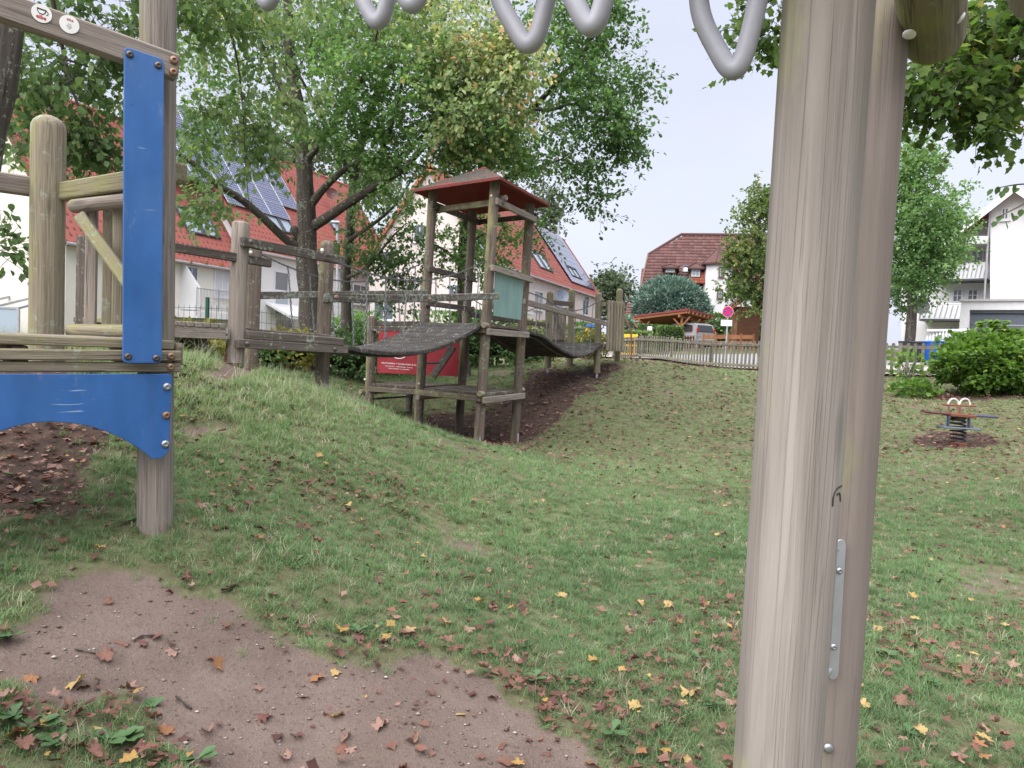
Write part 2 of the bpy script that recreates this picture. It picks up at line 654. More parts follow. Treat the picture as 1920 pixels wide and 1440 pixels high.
panelmat('blue_panel', (.024, .115, .345))
panelmat('green_panel', (.20, .33, .30), .55, .05)
k = NT('red_panel')
pos = k.n('TexCoord').outputs['Object']
n1 = k.noise(k.mapping(pos, (2, 2, 2)), 2.0, 5, .6)
c = k.ramp(n1, [(.3, (.29, .022, .032)), (.7, (.38, .045, .055))])
n2 = k.noise(k.mapping(pos, (9, 9, 9)), 1.0, 6, .75)
c = k.mix(k.rng(n2, .60, .72, 0, .55), c, (.2, .06, .06))
k.fin(c, .55, .4)
k = NT('red_roof')
pos = k.n('NewGeometry').outputs['Position']
n1 = k.noise(pos, 3.0, 6, .72)
n2 = k.noise(pos, 34, 5, .7)
n4 = k.noise(pos, 11, 5, .7)
c = k.ramp(k.math('ADD', k.math('MULTIPLY', n2, .55), k.math('MULTIPLY', n4, .45)), [(.38, (.008, .009, .007)), (.46, (.028, .030, .023)), (.53, (.075, .079, .067)), (.62, (.016, .018, .013))])
sepn = k.n('SeparateXYZ')
k.l(k.n('NewGeometry').outputs['True Normal'], sepn.inputs[0])
paint = k.mix(k.noise(pos, 6, 4), (.13, .02, .018), (.25, .035, .03))
cover = k.math('MULTIPLY', k.rng(k.math('ADD', n1, k.math('MULTIPLY', n2, .4)), .615, .685), k.rng(sepn.outputs[2], -.1, .3))
k.l(k.mix(cover, paint, c), k.b.inputs['Base Color'])
k.bump(n2, .012, .8)
k.b.inputs['Roughness'].default_value = .85

plain('steel', (.36, .37, .39), .38, .5, .85, .1, 9)
plain('galv', (.42, .43, .46), .45, .5, .6, .12, 14)
plain('bolt_dark', (.12, .10, .095), .4, .5, .8, .3, 30)
plain('bolt_rust', (.26, .16, .11), .5, .5, .6, .3, 40)
plain('chain_steel', (.17, .17, .18), .45, .5, .7, .25, 30)
plain('white_cap', (.72, .71, .70), .4, .4, 0, .06)
plain('grip_grey', (.32, .32, .365), .42, .45, 0, .10, 30, 0, 60, ((.22, .19, .18), .55))
plain('white_paint', (.80, .79, .79), .6, .3, 0, .05)
plain('sticker_white', (.74, .73, .70), .4, .4, 0, .05)
plain('ink_black', (.02, .02, .02), .5)
plain('ink_red', (.5, .05, .05), .5)
plain('ink_grey', (.35, .35, .37), .5)
plain('blue_paint', (.035, .055, .14), .45)
plain('sign_red', (.62, .02, .06), .4)
plain('sign_blue', (.02, .07, .50), .4)
plain('wall_white', (.70, .685, .70), .85, .2, 0, .03, 1.2, .002, 30, ((.55, .53, .52), .35))
plain('wall_cream', (.68, .645, .585), .85, .2, 0, .03, 1.2, .002, 30, ((.58, .52, .44), .3))
plain('wall_pink', (.64, .56, .54), .85, .2, 0, .03, 1.2, .002, 30, ((.6, .5, .46), .3))
plain('wall_grey', (.46, .45, .45), .85, .2, 0, .05, 1.2)
plain('pvc_white', (.64, .64, .66), .4, .4, 0, .03)
plain('garage_grey', (.10, .115, .145), .45, .4, 0, .06)
plain('dark_frame', (.07, .075, .085), .4, .4, .3, .1)
plain('brown_frame', (.12, .06, .04), .5, .4, 0, .1)
plain('zinc', (.36, .37, .39), .45, .5, .4, .1)
plain('asphalt', (.26, .26, .275), .85, .3, 0, .10, 3, .003, 90)
plain('paving', (.37, .335, .315), .85, .3, 0, .10, 2.2, .003, 60)
plain('kerb_stone', (.36, .35, .34), .85, .3, 0, .1, 5)
plain('concrete', (.40, .385, .37), .85, .3, 0, .12, 9, .002, 60)
plain('yellow_plastic', (.75, .46, .02), .45, .4, 0, .06)
plain('blue_plastic', (.02, .13, .50), .4, .45, 0, .05)
plain('black_plastic', (.03, .032, .036), .5, .4, 0, .1)
plain('green_metal', (.012, .075, .05), .45, .4, 0, .1)
plain('car_silver', (.34, .34, .36), .28, .6, .15, .02)
plain('tyre', (.025, .025, .027), .8)
plain('tail_red', (.55, .01, .02), .25, .5)
plain('rust_pole', (.16, .055, .04), .6)
plain('orange_paint', (.20, .07, .04), .5, .4, 0, .15)
plain('maroon_paint', (.10, .033, .03), .5, .4, 0, .2)
plain('purple_paint', (.065, .06, .115), .5, .4, 0, .2)
plain('slate_paint', (.15, .18, .23), .5, .4, 0, .12)
plain('spring_black', (.028, .028, .03), .4, .5, .4, .2)
plain('curtain', (.55, .55, .58), .8, .2, 0, .05)
plain('red_brown_felt', (.20, .05, .05), .8, .2, 0, .12)
k = NT('glass')
k.fin((.10, .12, .15), .06, .9)
k = NT('glass_sky')
k.fin((.30, .36, .42), .05, 1.0)
k = NT('car_glass')
k.fin((.02, .022, .025), .05, .8)
k = NT('solar')
pos = k.n('Attribute', attribute_name='gr').outputs['Vector']
br = k.n('TexBrick')
br.offset = 0
for i_, v_ in (('Color1', (.035, .045, .12, 1)), ('Color2', (.045, .055, .14, 1)), ('Mortar', (.30, .32, .38, 1))):
    br.inputs[i_].default_value = v_
br.inputs['Scale'].default_value = 1.0
br.inputs['Mortar Size'].default_value = .012
br.inputs['Brick Width'].default_value = .16
br.inputs['Row Height'].default_value = .16
k.l(pos, br.inputs['Vector'])
k.fin(br.outputs['Color'], .12, .9)


def tilemat(name, c0, c1, c2):
    k = NT(name)
    t = k.attr('tint').outputs['Fac']
    c = k.ramp(t, [(0, c0), (.5, c1), (1, c2)])
    pos = k.n('NewGeometry').outputs['Position']
    n1 = k.noise(pos, .7, 5, .6)
    c = k.mix(k.rng(n1, .5, .8, 0, .5), c, tuple(x * .6 for x in c0))
    n3 = k.noise(pos, 9, 4, .6)
    c = k.mix(k.rng(n3, .6, .8, 0, .3), c, tuple(x * .45 for x in c0))
    return k.fin(c, .75, .3)


tilemat('tile_red', (.29, .09, .072), (.365, .122, .098), (.44, .165, .135))
tilemat('tile_brown', (.095, .046, .042), (.125, .061, .056), (.16, .078, .07))
tilemat('tile_orange', (.28, .08, .045), (.34, .105, .06), (.40, .14, .08))

GREEN = [(0, (.03, .062, .016)), (.35, (.05, .105, .022)), (.65, (.085, .155, .032)), (.85, (.15, .215, .045)), (.93, (.34, .32, .06)), (1, (.40, .20, .07))]
leafmat('leaf_oak', [(0, (0.092, 0.172, 0.063)), (.5, (0.159, 0.300, 0.095)), (.82, (0.288, 0.446, 0.149)), (.93, (0.561, 0.611, 0.228)), (1, (0.742, 0.386, 0.253))], 0.5)
leafmat('leaf_linden', [(0, (0.112, 0.184, 0.075)), (.4, (0.191, 0.304, 0.118)), (.7, (0.353, 0.441, 0.200)), (.86, (0.654, 0.640, 0.341)), (.95, (0.944, 0.690, 0.355)), (1, (0.952, 0.447, 0.275))], 0.5)
leafmat('leaf_maple', [(0, (0.058, 0.106, 0.031)), (.5, (0.110, 0.193, 0.047)), (.8, (0.219, 0.288, 0.077)), (.92, (0.539, 0.452, 0.097)), (1, (0.588, 0.254, 0.110))], 0.55)
leafmat('leaf_chestnut', [(0, (0.069, 0.116, 0.044)), (.45, (0.128, 0.204, 0.066)), (.72, (0.235, 0.287, 0.104)), (.9, (0.408, 0.331, 0.109)), (1, (0.387, 0.197, 0.079))], 0.45)
leafmat('leaf_fresh', [(0, (0.106, 0.189, 0.068)), (.5, (0.178, 0.314, 0.109)), (.85, (0.280, 0.432, 0.167)), (1, (0.412, 0.519, 0.199))], 0.5)
leafmat('leaf_far', [(0, (.085, .12, .07)), (.5, (.13, .175, .10)), (1, (.20, .24, .13))], .35)
leafmat('leaf_blue', [(0, (0.062, 0.121, 0.111)), (.5, (0.125, 0.211, 0.181)), (1, (0.268, 0.381, 0.268))], 0.2)
leafmat('leaf_hedge', [(0, (0.053, 0.103, 0.034)), (.5, (0.098, 0.183, 0.056)), (.9, (0.195, 0.294, 0.096)), (1, (0.444, 0.444, 0.148))], 0.35)
leafmat('leaf_shrub', [(0, (0.069, 0.143, 0.029)), (.5, (0.138, 0.258, 0.047)), (.85, (0.261, 0.394, 0.081)), (1, (0.572, 0.546, 0.106))], 0.5)
leafmat('leaf_yellow', [(0, (.12, .13, .03)), (.5, (.22, .22, .05)), (1, (.4, .3, .06))], .4)
leafmat('leaf_fall', [(0, (0.072, 0.031, 0.026)), (.25, (0.138, 0.061, 0.048)), (.5, (0.196, 0.091, 0.066)), (.7, (0.312, 0.190, 0.152)), (.80, (0.281, 0.124, 0.061)), (.9, (0.363, 0.219, 0.066)), (1, (0.429, 0.316, 0.137))], 0.15, .6)
leafmat('grass_blade', [(0, (0.074, 0.118, 0.055)), (.3, (0.138, 0.228, 0.101)), (.6, (0.230, 0.355, 0.158)), (.8, (0.321, 0.377, 0.207)), (.92, (0.467, 0.438, 0.314)), (1, (0.622, 0.565, 0.462))], 0.42, .55, 'tint', 'INSTANCER')

# ground
k = NT('ground')
pos = k.n('NewGeometry').outputs['Position']
at_d = k.attr('dirt').outputs['Fac']
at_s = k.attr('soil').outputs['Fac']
nb = k.noise(pos, 1.1, 6, .6)
nm = k.noise(pos, 7, 6, .65)
nf = k.noise(pos, 60, 5, .65)
turf = k.mix(k.rng(nm, .3, .7), (.10, .108, .055), (.165, .19, .095))
turf = k.mix(k.rng(nf, .35, .7, 0, .6), turf, (.12, .078, .06))
dirt = k.mix(k.rng(nb, .3, .7), (.145, .108, .09), (.225, .175, .15))
nd = k.noise(pos, 3.2, 5, .6)
dirt = k.mix(k.rng(nd, .45, .7, 0, .7), dirt, (.115, .084, .072))
dirt = k.mix(k.rng(nm, .35, .75, 0, .55), dirt, (.165, .115, .095))
vor = k.n('TexVoronoi')
vor.inputs['Scale'].default_value = 85
k.l(pos, vor.inputs['Vector'])
peb = k.rng(vor.outputs['Distance'], .12, .28, 1, 0)
sel = k.rng(k.noise(pos, 21, 2, .5), .60, .66)
dirt = k.mix(k.math('MULTIPLY', k.math('MULTIPLY', peb, sel), .7), dirt, (.42, .36, .33))
dirt = k.mix(k.rng(nf, .56, .72, 0, .7), dirt, (.075, .054, .046))
ng_ = k.noise(pos, 210, 4, .7)
dirt = k.mix(k.rng(ng_, .55, .72, 0, .6), dirt, (.06, .044, .038))
dirt = k.mix(k.rng(ng_, .42, .28, 0, .5), dirt, (.33, .27, .245))
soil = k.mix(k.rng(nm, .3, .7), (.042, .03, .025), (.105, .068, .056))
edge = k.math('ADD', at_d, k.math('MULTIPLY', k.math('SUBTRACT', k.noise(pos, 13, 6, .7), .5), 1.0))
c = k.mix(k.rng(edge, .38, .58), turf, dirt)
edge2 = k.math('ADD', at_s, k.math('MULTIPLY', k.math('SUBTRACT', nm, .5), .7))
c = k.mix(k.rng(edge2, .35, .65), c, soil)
k.bump(k.math('ADD', k.math('MULTIPLY', nm, .9), k.math('ADD', k.math('ADD', k.math('MULTIPLY', nf, .6), k.math('MULTIPLY', ng_, .18)), k.math('MULTIPLY', peb, .12))), .03, .8)
k.fin(c, .95, .15)

# ------------------------------------------------------------------ ground sheet
def poly_sd(x, y, poly):
    """signed distance, positive inside"""
    p = np.array(poly)
    q = np.roll(p, -1, 0)
    d = np.full(len(x), 1e9)
    ins = np.zeros(len(x), bool)
    for (ax, ay), (bx, by) in zip(p, q):
        ex, ey = bx - ax, by - ay
        t = np.clip(((x - ax) * ex + (y - ay) * ey) / (ex * ex + ey * ey + 1e-12), 0, 1)
        d = np.minimum(d, np.hypot(x - ax - t * ex, y - ay - t * ey))
        c = ((ay > y) != (by > y)) & (x < (bx - ax) * (y - ay) / (by - ay + 1e-12) + ax)
        ins ^= c
    return np.where(ins, d, -d)


def hits(l):
    return [tuple(hit(*q)[:2]) for q in l]


DIRT = hits([(-60, 1210), (0, 1175), (50, 1128), (110, 1095), (180, 1080), (260, 1087), (330, 1103), (400, 1118), (470, 1155), (540, 1195), (640, 1222), (760, 1245), (860, 1262), (950, 1300), (1050, 1335),
             (1120, 1375), (1190, 1430), (1250, 1500), (700, 1560), (440, 1500), (370, 1430), (300, 1375), (240, 1310), (140, 1275), (60, 1250), (-40, 1245)])
FOOT = hits([(365, 700), (400, 688), (480, 690), (500, 705), (430, 716)])
SPRING = hits([(1690, 822), (1750, 808), (1850, 812), (1890, 828), (1830, 843), (1720, 838)])
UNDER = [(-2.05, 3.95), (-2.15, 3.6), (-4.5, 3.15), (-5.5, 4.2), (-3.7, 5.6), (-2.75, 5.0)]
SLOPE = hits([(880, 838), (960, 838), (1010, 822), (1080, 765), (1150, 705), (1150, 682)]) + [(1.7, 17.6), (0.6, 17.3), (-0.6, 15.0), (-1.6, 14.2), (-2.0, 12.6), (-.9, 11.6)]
BANK = [(8.2, 17.0), (9.0, 18.6), (16, 18.4), (16, 16.2), (11, 16.4)]
BARE2 = hits([(330, 800), (370, 785), (425, 795), (430, 815), (370, 822)])


def sstep(d, a, b):
    t = np.clip((d - a) / (b - a), 0, 1)
    return t * t * (3 - 2 * t)


def hnoise(x, y, s, seed=0):
    """cheap value noise"""
    x, y = x * s + seed * 17.3, y * s + seed * 9.1
    xi, yi = np.floor(x), np.floor(y)
    xf, yf = x - xi, y - yi
    xf, yf = xf * xf * (3 - 2 * xf), yf * yf * (3 - 2 * yf)

    def h(a, b):
        v = np.sin(a * 127.1 + b * 311.7 + seed * 74.7) * 43758.5453
        return v - np.floor(v)
    return lerp(lerp(h(xi, yi), h(xi + 1, yi), xf), lerp(h(xi, yi + 1), h(xi + 1, yi + 1), xf), yf)


def dirt_at(x, y):
    wob = (hnoise(x, y, 2.2, 1) - .5) * .34 + (hnoise(x, y, 6, 2) - .5) * .26 + (hnoise(x, y, 15, 3) - .5) * .14
    d = sstep(poly_sd(x, y, DIRT) + wob * .7, -.12, .15)
    d = np.maximum(d, sstep(poly_sd(x, y, FOOT) + wob * .4, -.05, .12))
    d = np.maximum(d, .62 * sstep(poly_sd(x, y, BARE2) + wob * .5, -.05, .1))
    bald = hnoise(x, y, .75, 51) * .55 + hnoise(x, y, 2.3, 52) * .3 + hnoise(x, y, 6, 53) * .15
    d = np.maximum(d, .5 * sstep(bald, .66, .80) * sstep(y, 1.0, 3.5))
    return d


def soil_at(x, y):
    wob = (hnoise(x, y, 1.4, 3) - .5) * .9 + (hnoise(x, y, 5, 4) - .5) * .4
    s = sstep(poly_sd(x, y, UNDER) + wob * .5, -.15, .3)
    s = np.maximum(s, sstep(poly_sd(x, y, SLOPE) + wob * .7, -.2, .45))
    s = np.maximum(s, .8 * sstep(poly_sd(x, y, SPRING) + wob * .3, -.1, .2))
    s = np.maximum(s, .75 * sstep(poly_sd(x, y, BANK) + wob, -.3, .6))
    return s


def litter_at(x, y):
    """how thick fallen leaves lie, 0..1"""
    a = .10 + .75 * sstep(hnoise(x, y, .9, 6) * .6 + hnoise(x, y, 2.7, 7) * .4, .46, .75)
    a = np.maximum(a, .95 * soil_at(x, y))
    far = sstep(y, 7.5, 12) * sstep(x, -1.5, .5)
    bank = sstep(y, 13.0, 15.5) * sstep(x, 6.5, 8.5)
    return np.clip(a + .75 * far * (.25 + hnoise(x, y, .7, 8)) + .5 * bank * hnoise(x, y, 1.1, 9), 0, 1)


ys = [-300, -120, -50, -25, -12, -6, -3, -1.5, -.5, 0.2, .8]
while ys[-1] < 700:
    y_ = ys[-1]
    ys.append(y_ + (.045 + .009 * y_ if y_ < 22 else .06 * y_ - 1.0))
xs = [0.0]
while xs[-1] < 600:
    x_ = xs[-1]
    xs.append(x_ + (.06 + .012 * x_ if x_ < 10 else .08 * x_ - .6))
xs = np.array([-v for v in xs[:0:-1]] + xs)
ys = np.array(ys)
GX, GY = np.meshgrid(xs, ys)
gx, gy = GX.ravel(), GY.ravel()
gzv = gz(gx, gy)
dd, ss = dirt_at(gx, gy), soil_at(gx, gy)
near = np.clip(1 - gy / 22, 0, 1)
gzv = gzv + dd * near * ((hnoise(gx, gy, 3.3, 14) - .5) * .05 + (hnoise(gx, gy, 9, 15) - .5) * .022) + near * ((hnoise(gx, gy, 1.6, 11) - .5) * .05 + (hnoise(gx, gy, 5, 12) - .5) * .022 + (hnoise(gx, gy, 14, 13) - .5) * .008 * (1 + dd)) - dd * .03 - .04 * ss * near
NX, NY = len(xs), len(ys)
ii = (np.arange(NY - 1)[:, None] * NX + np.arange(NX - 1)[None, :]).ravel()
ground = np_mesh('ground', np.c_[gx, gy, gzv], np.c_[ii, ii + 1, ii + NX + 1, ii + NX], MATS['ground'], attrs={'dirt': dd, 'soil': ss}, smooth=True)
structure(ground, 'playground lawn with mounds and a bare earth patch')
# ------------------------------------------------------------------ playground helpers
def VPl(px, py, A, B):
    """photo ray cut with the upright plane through plan points A and B"""
    d = _f * FPX + _r * (px - 960) + _u * (720 - py)
    n = Vector((-(B[1] - A[1]), B[0] - A[0], 0))
    t = n.dot(Vector((A[0], A[1], 0)) - Vector((CAM.x, CAM.y, 0))) / n.dot(Vector((d.x, d.y, 0)))
    return CAM + d * t


def mid(a, b, t=.5):
    return Vector(a).lerp(Vector(b), t)


TOCAM = Vector((0, -1, 0))


def bolt(root, p, mat='bolt_dark', r=.016, n=TOCAM, hole=True):
    MB().dome(p, n, r, r * .55, 12, hole=hole).build('bolt', MATS[mat], root)


def chain(mb, pts, pitch=.04, wire=.0055, wid=.02):
    """chain of interlocking links along a polyline"""
    pts = [Vector(p) for p in pts]
    seg = [(pts[i + 1] - pts[i]).length for i in range(len(pts) - 1)]
    L = sum(seg)
    n = max(2, int(L / pitch))
    k = 0
    ln = pitch * 1.36
    for i in range(n):
        s = (i + .5) / n * L
        j, acc = 0, 0
        while j < len(seg) - 1 and acc + seg[j] < s:
            acc += seg[j]
            j += 1
        d = (pts[j + 1] - pts[j]).normalized()
        c = pts[j] + d * (s - acc)
        a = d.orthogonal().normalized()
        if i % 2:
            a = d.cross(a)
        ring = []
        for q in range(8):
            th = 2 * math.pi * (q + .5) / 8
            ring.append(c + d * math.cos(th) * ln / 2 + a * math.sin(th) * wid / 2)
        mb.tube(ring, wire, 4, True)


def catenary(a, b, sag, n=14):
    a, b = Vector(a), Vector(b)
    return [a.lerp(b, i / n) - Vector((0, 0, sag * 4 * (i / n) * (1 - i / n))) for i in range(n + 1)]


def polyat(pts, t):
    n = len(pts) - 1
    i = min(int(t * n), n - 1)
    return pts[i].lerp(pts[i + 1], t * n - i)


def smoothpath(pts, k=4):
    """Catmull-Rom through pts"""
    pts = [Vector(p) for p in pts]
    out = []
    for i in range(len(pts) - 1):
        p0, p1, p2, p3 = pts[max(i - 1, 0)], pts[i], pts[i + 1], pts[min(i + 2, len(pts) - 1)]
        for j in range(k):
            t = j / k
            out.append(.5 * ((2 * p1) + (p2 - p0) * t + (2 * p0 - 5 * p1 + 4 * p2 - p3) * t * t + (3 * p1 - p0 - 3 * p2 + p3) * t ** 3))
    out.append(pts[-1])
    return out


def text_mesh(name, s, size, o, ax, ay, mat, parent, align='CENTER', bold=0.0, depth=.001):
    """flat lettering laid on a plane"""
    cu = bpy.data.curves.new(name, 'FONT')
    cu.body = s
    cu.size = size
    cu.align_x = align
    cu.extrude = depth
    cu.offset = bold
    cu.resolution_u = 2
    tmp = bpy.data.objects.new(name, cu)
    dg = bpy.context.evaluated_depsgraph_get()
    COL.objects.link(tmp)
    bpy.context.view_layer.update()
    me = bpy.data.meshes.new_from_object(tmp.evaluated_get(bpy.context.evaluated_depsgraph_get()))
    bpy.data.objects.remove(tmp)
    root = parent
    while root.parent is not None:
        root = root.parent
    ax, ay = Vector(ax).normalized(), Vector(ay).normalized()
    nz = ax.cross(ay)
    M = Matrix(((ax.x, ay.x, nz.x, o[0] - root.location.x), (ax.y, ay.y, nz.y, o[1] - root.location.y), (ax.z, ay.z, nz.z, o[2] - root.location.z), (0, 0, 0, 1)))
    me.transform(M)
    me.materials.clear()
    me.materials.append(MATS[mat])
    ob = bpy.data.objects.new(name, me)
    COL.objects.link(ob)
    ob.parent = parent
    return ob


PR = .0775      # post radius used all over the playground

# ------------------------------------------------------------------ monkey bars beside the viewer
a_hi, a_lo = W(1553, 0, 1.2), W(1456, 1440, 1.2)
root = thing('monkey_bars', 'weathered round timber posts carrying a top log with hanging grey grips', 'monkey bars', (a_lo.x, a_lo.y, gz1(a_lo.x, a_lo.y)))
da = (a_hi - a_lo).normalized()
post = MB().log(a_lo - da * .75, a_hi + da * .75, .0685, seg=40, rough=.008).build('post', MATS['wood_bigpost'], root)
post['label'] = 'thick smooth grey post with fine long cracks'
b_hi, b_lo = W(1641, 110, 2.05), W(1547, 1440, 2.05)
db = (b_hi - b_lo).normalized()
post2 = MB().log(b_lo - db * .5, b_hi + db * .25, .0775, seg=32, rough=.02).build('post', MATS['wood_rear'], root)
# top log lying beside both posts
far_e, q0 = W(1750, 66, 2.12), W(1728, 0, 1.62)
dl = (q0 - far_e).normalized()
dl = Vector((dl.x, dl.y, 0.02)).normalized()
log_far = far_e - dl * .02
MB().log(log_far + dl * 2.6, log_far, .080, .080, seg=32, rough=.012, ch=.02).build('beam', MATS['wood_moss'], root)
MB().dome(W(1705, 64, 1.93), Vector((-.25, -.3, -.9)), .016, .006, 14).build('bolt_cap', MATS['white_cap'], root)
MB().dome(W(1797, 32, 1.93), Vector((.75, -.2, -.5)), .016, .012, 14).build('bolt_cap', MATS['white_cap'], root)
# grips: rounded triangles of coated tube, hung from two sloping rails
row1 = [(1368, 132, 1.20, 62), (985, 84, 1.31, 66), (703, 41, 1.45, 58), (498, 7, 1.62, 52)]
row2 = [(1102, 50, 1.16, 62), (768, 8, 1.28, 58)]
rails = []
for row in (row1, row2):
    tops = []
    for px, py, Y, hw in row:
        o = W(px, py, Y)
        s = Y / FPX
        ax = Vector((.90, -.43, -.1)).normalized() if row is row1 else Vector((.93, -.36, -.1)).normalized()
        up = Vector((0, 0, 1))
        ax = (ax - up * ax.dot(up) * .2).normalized()
        H = .20
        pts = []
        k2 = hw * s / ax.x * .92
        prof = [(-.62, 1.0), (-.95, .97), (-1.05, .86), (-1.04, .66), (-.95, .49), (-.75, .34), (-.4, .17), (-.1, .04), (.12, 0), (.32, .06), (.5, .25), (.68, .52), (.84, .80), (.85, .93), (.72, .99), (.4, 1.0)]
        for x, y in prof:
            pts.append(o + ax * (x * k2) + up * (y * H))
        pts = smoothpath(pts + [pts[0]], 4)[:-1]
        MB().tube(pts, .0155, 12, True).build('grip', MATS['grip_grey'], root)
        tops.append(o + up * (H + .016))
        MB().tube([o + up * (H + .01), o + up * (H + .085)], .012, 8).build('hanger', MATS['steel'], root)
    d = (tops[-1] - tops[0]).normalized()
    p0 = tops[0] - d * (.55 if row is row1 else .35) + Vector((0, 0, .09))
    p1 = tops[-1] + d * (1.15 if row is row1 else 1.45) + Vector((0, 0, .09))
    MB().log(p0, p1, .045, seg=16).build('rail', MATS['wood_post'], root)
    rails.append((p0, p1))
MB().log(rails[0][0] + Vector((.02, .25, -.02)), rails[1][0] + Vector((.05, -.4, -.02)), .05, seg=14).build('crossbar', MATS['wood_post'], root)
MB().beam(rails[0][0] + Vector((-.02, 0.0, -.1)), log_far + dl * .75 + Vector((0, 0, -.02)), .06, .09).build('bracket', MATS['wood_post'], root)
for p in (rails[0][1], rails[1][1]):
    e = Vector((p.x - .05, p.y, gz1(p.x, p.y) - .2))
    MB().log(e, Vector((e.x, e.y, p.z + .1)), .0775).build('post', MATS['wood_post'], root)
# grab handle on the rear post
h0, h1 = W(1574, 1022, 1.955), W(1560, 1262, 1.955)
hx = Vector((1, .25, 0)).normalized()
hu = (h0 - h1).normalized()
L = (h0 - h1).length
pl = []
for k2 in range(9):
    th = math.pi * k2 / 8
    pl.append((.016 * math.cos(th), L + .016 * math.sin(th)))
for k2 in range(9):
    th = math.pi + math.pi * k2 / 8
    pl.append((.016 * math.cos(th), .016 * math.sin(th)))
hp = MB().prism(pl, h1, hx, hu, .006, .001).build('grab_handle', MATS['galv'], root)
for q in (W(1574, 1070, 1.945), W(1563, 1213, 1.945)):
    bolt(hp, q, 'steel', .009)
MB().tube(smoothpath([h0 + Vector((-.01, .0, -.01)), h0 + Vector((-.06, -.05, -.015)), mid(h0, h1) + Vector((-.075, -.055, 0)), h1 + Vector((-.06, -.05, .015)), h1 + Vector((-.01, 0, .01))], 5), .011, 10).build('bar', MATS['galv'], hp)
bolt(root, W(1553, 1403, 1.97), 'steel', .014, hole=False)
# graffiti squiggle and knife marks on the near post: thin inlaid strokes
for pts in ([(1561, 949), (1562, 934), (1566, 921), (1572, 914), (1578, 911)], [(1569, 928), (1574, 925), (1578, 930), (1575, 940)]):
    c3 = [W(px, py, 1.2) for px, py in pts]
    ctr = lambda z: a_lo + da * ((z - a_lo.z) / da.z)
    q3 = []
    for p in c3:
        cc = ctr(p.z)
        ray = (p - CAM).normalized()
        oc = CAM - cc
        ray2, oc2 = Vector((ray.x, ray.y)), Vector((oc.x, oc.y))
        A_, B_, C_ = ray2.dot(ray2), 2 * ray2.dot(oc2), oc2.dot(oc2) - .0687 ** 2
        disc = B_ * B_ - 4 * A_ * C_
        if disc > 0:
            q3.append(CAM + ray * ((-B_ - math.sqrt(disc)) / (2 * A_)))
    if len(q3) > 2:
        MB().tube(smoothpath(q3, 4), .0015, 6).build('pen_mark', MATS['ink_black'], root)

# ------------------------------------------------------------------ near play platform with blue panels
A, B = W(0, 690, 3.02), W(335, 690, 3.43)
fd = Vector((B.x - A.x, B.y - A.y, 0)).normalized()        # along the front
fn = Vector((fd.y, -fd.x, 0))                               # towards the viewer
base = hit(291, 988)
root = thing('play_platform', 'timber play platform with tall post and two bright blue panels', 'play structure', base)


def front(px, py, off=0.0):
    A2, B2 = A + fn * off, B + fn * off
    return VPl(px, py, A2, B2)


lo, hi = W(291, 985, 3.5), W(297, 0, 3.5)
dp = (hi - lo).normalized()
MB().log(lo - dp * .25, hi + dp * .9, .0785, seg=28, rough=.01).build('post', MATS['wood_post'], root)['label'] = 'tall round post beside the blue panel, green at its foot'
lo2 = W(-135, 900, 2.93)
lo2.z = gz1(lo2.x, lo2.y) - .2
MB().log(lo2, lo2 + Vector((0, 0, 2.9)), .0785, seg=20).build('post', MATS['wood_post'], root)
# deck edge beams and boards
off = -.02
for ya, yb, za, zb, dep in ((653, 675, 657, 677.5, 0.0), (677.5, 697.5, 679.5, 698.5, .012)):
    pa, pb = front(0, (ya + yb) / 2, off), front(338, (za + zb) / 2, off)
    hgt = (front(200, za, off) - front(200, zb, off)).length
    dv = (pb - pa)
    MB().beam(pa - dv * 1.05 - fn * dep, pb - fn * dep, .05, hgt * .98, ch=.005).build('edge_beam', MATS['wood_moss'], root)
pa, pb = front(0, 641, -.10), front(322, 647, -.10)
pa = pa - (pb - pa) * 1.0
zt = (pa.z + pb.z) / 2 + .012
pa.z = pb.z = zt
for i in range(7):
    o = -fn * (.135 * i)
    MB().beam(pa + o, pb + o, .128, .042, ch=.005, jit=.002).build('deck_board', MATS['wood_moss' if i < 2 else 'wood_grey'], root)
for t in (.1, .55, .93):
    c0 = pa.lerp(pb, t) - Vector((0, 0, .07))
    MB().beam(c0 + fn * .05, c0 - fn * .9, .06, .09).build('joist', MATS['wood_dark'], root)
MB().beam(front(336, 664, -.06), front(336, 664, -.06) - fn * 1.0, .035, .105).build('side_beam', MATS['wood_moss'], root)
# upper sloping rail with two round stickers
pa, pb = front(0, 12, .0), front(334, 129, .0)
dv = (pb - pa)
ub = MB().beam(pa - dv * .9, pb, .06, .112, ch=.008).build('upper_rail', MATS['wood_grey'], root)
fz = dv.normalized()
un = fn
upv = fz.cross(-un).normalized()
if upv.z < 0:
    upv = -upv


def disc_poly(r, n=28):
    return [(r * math.cos(2 * math.pi * i / n), r * math.sin(2 * math.pi * i / n)) for i in range(n)]


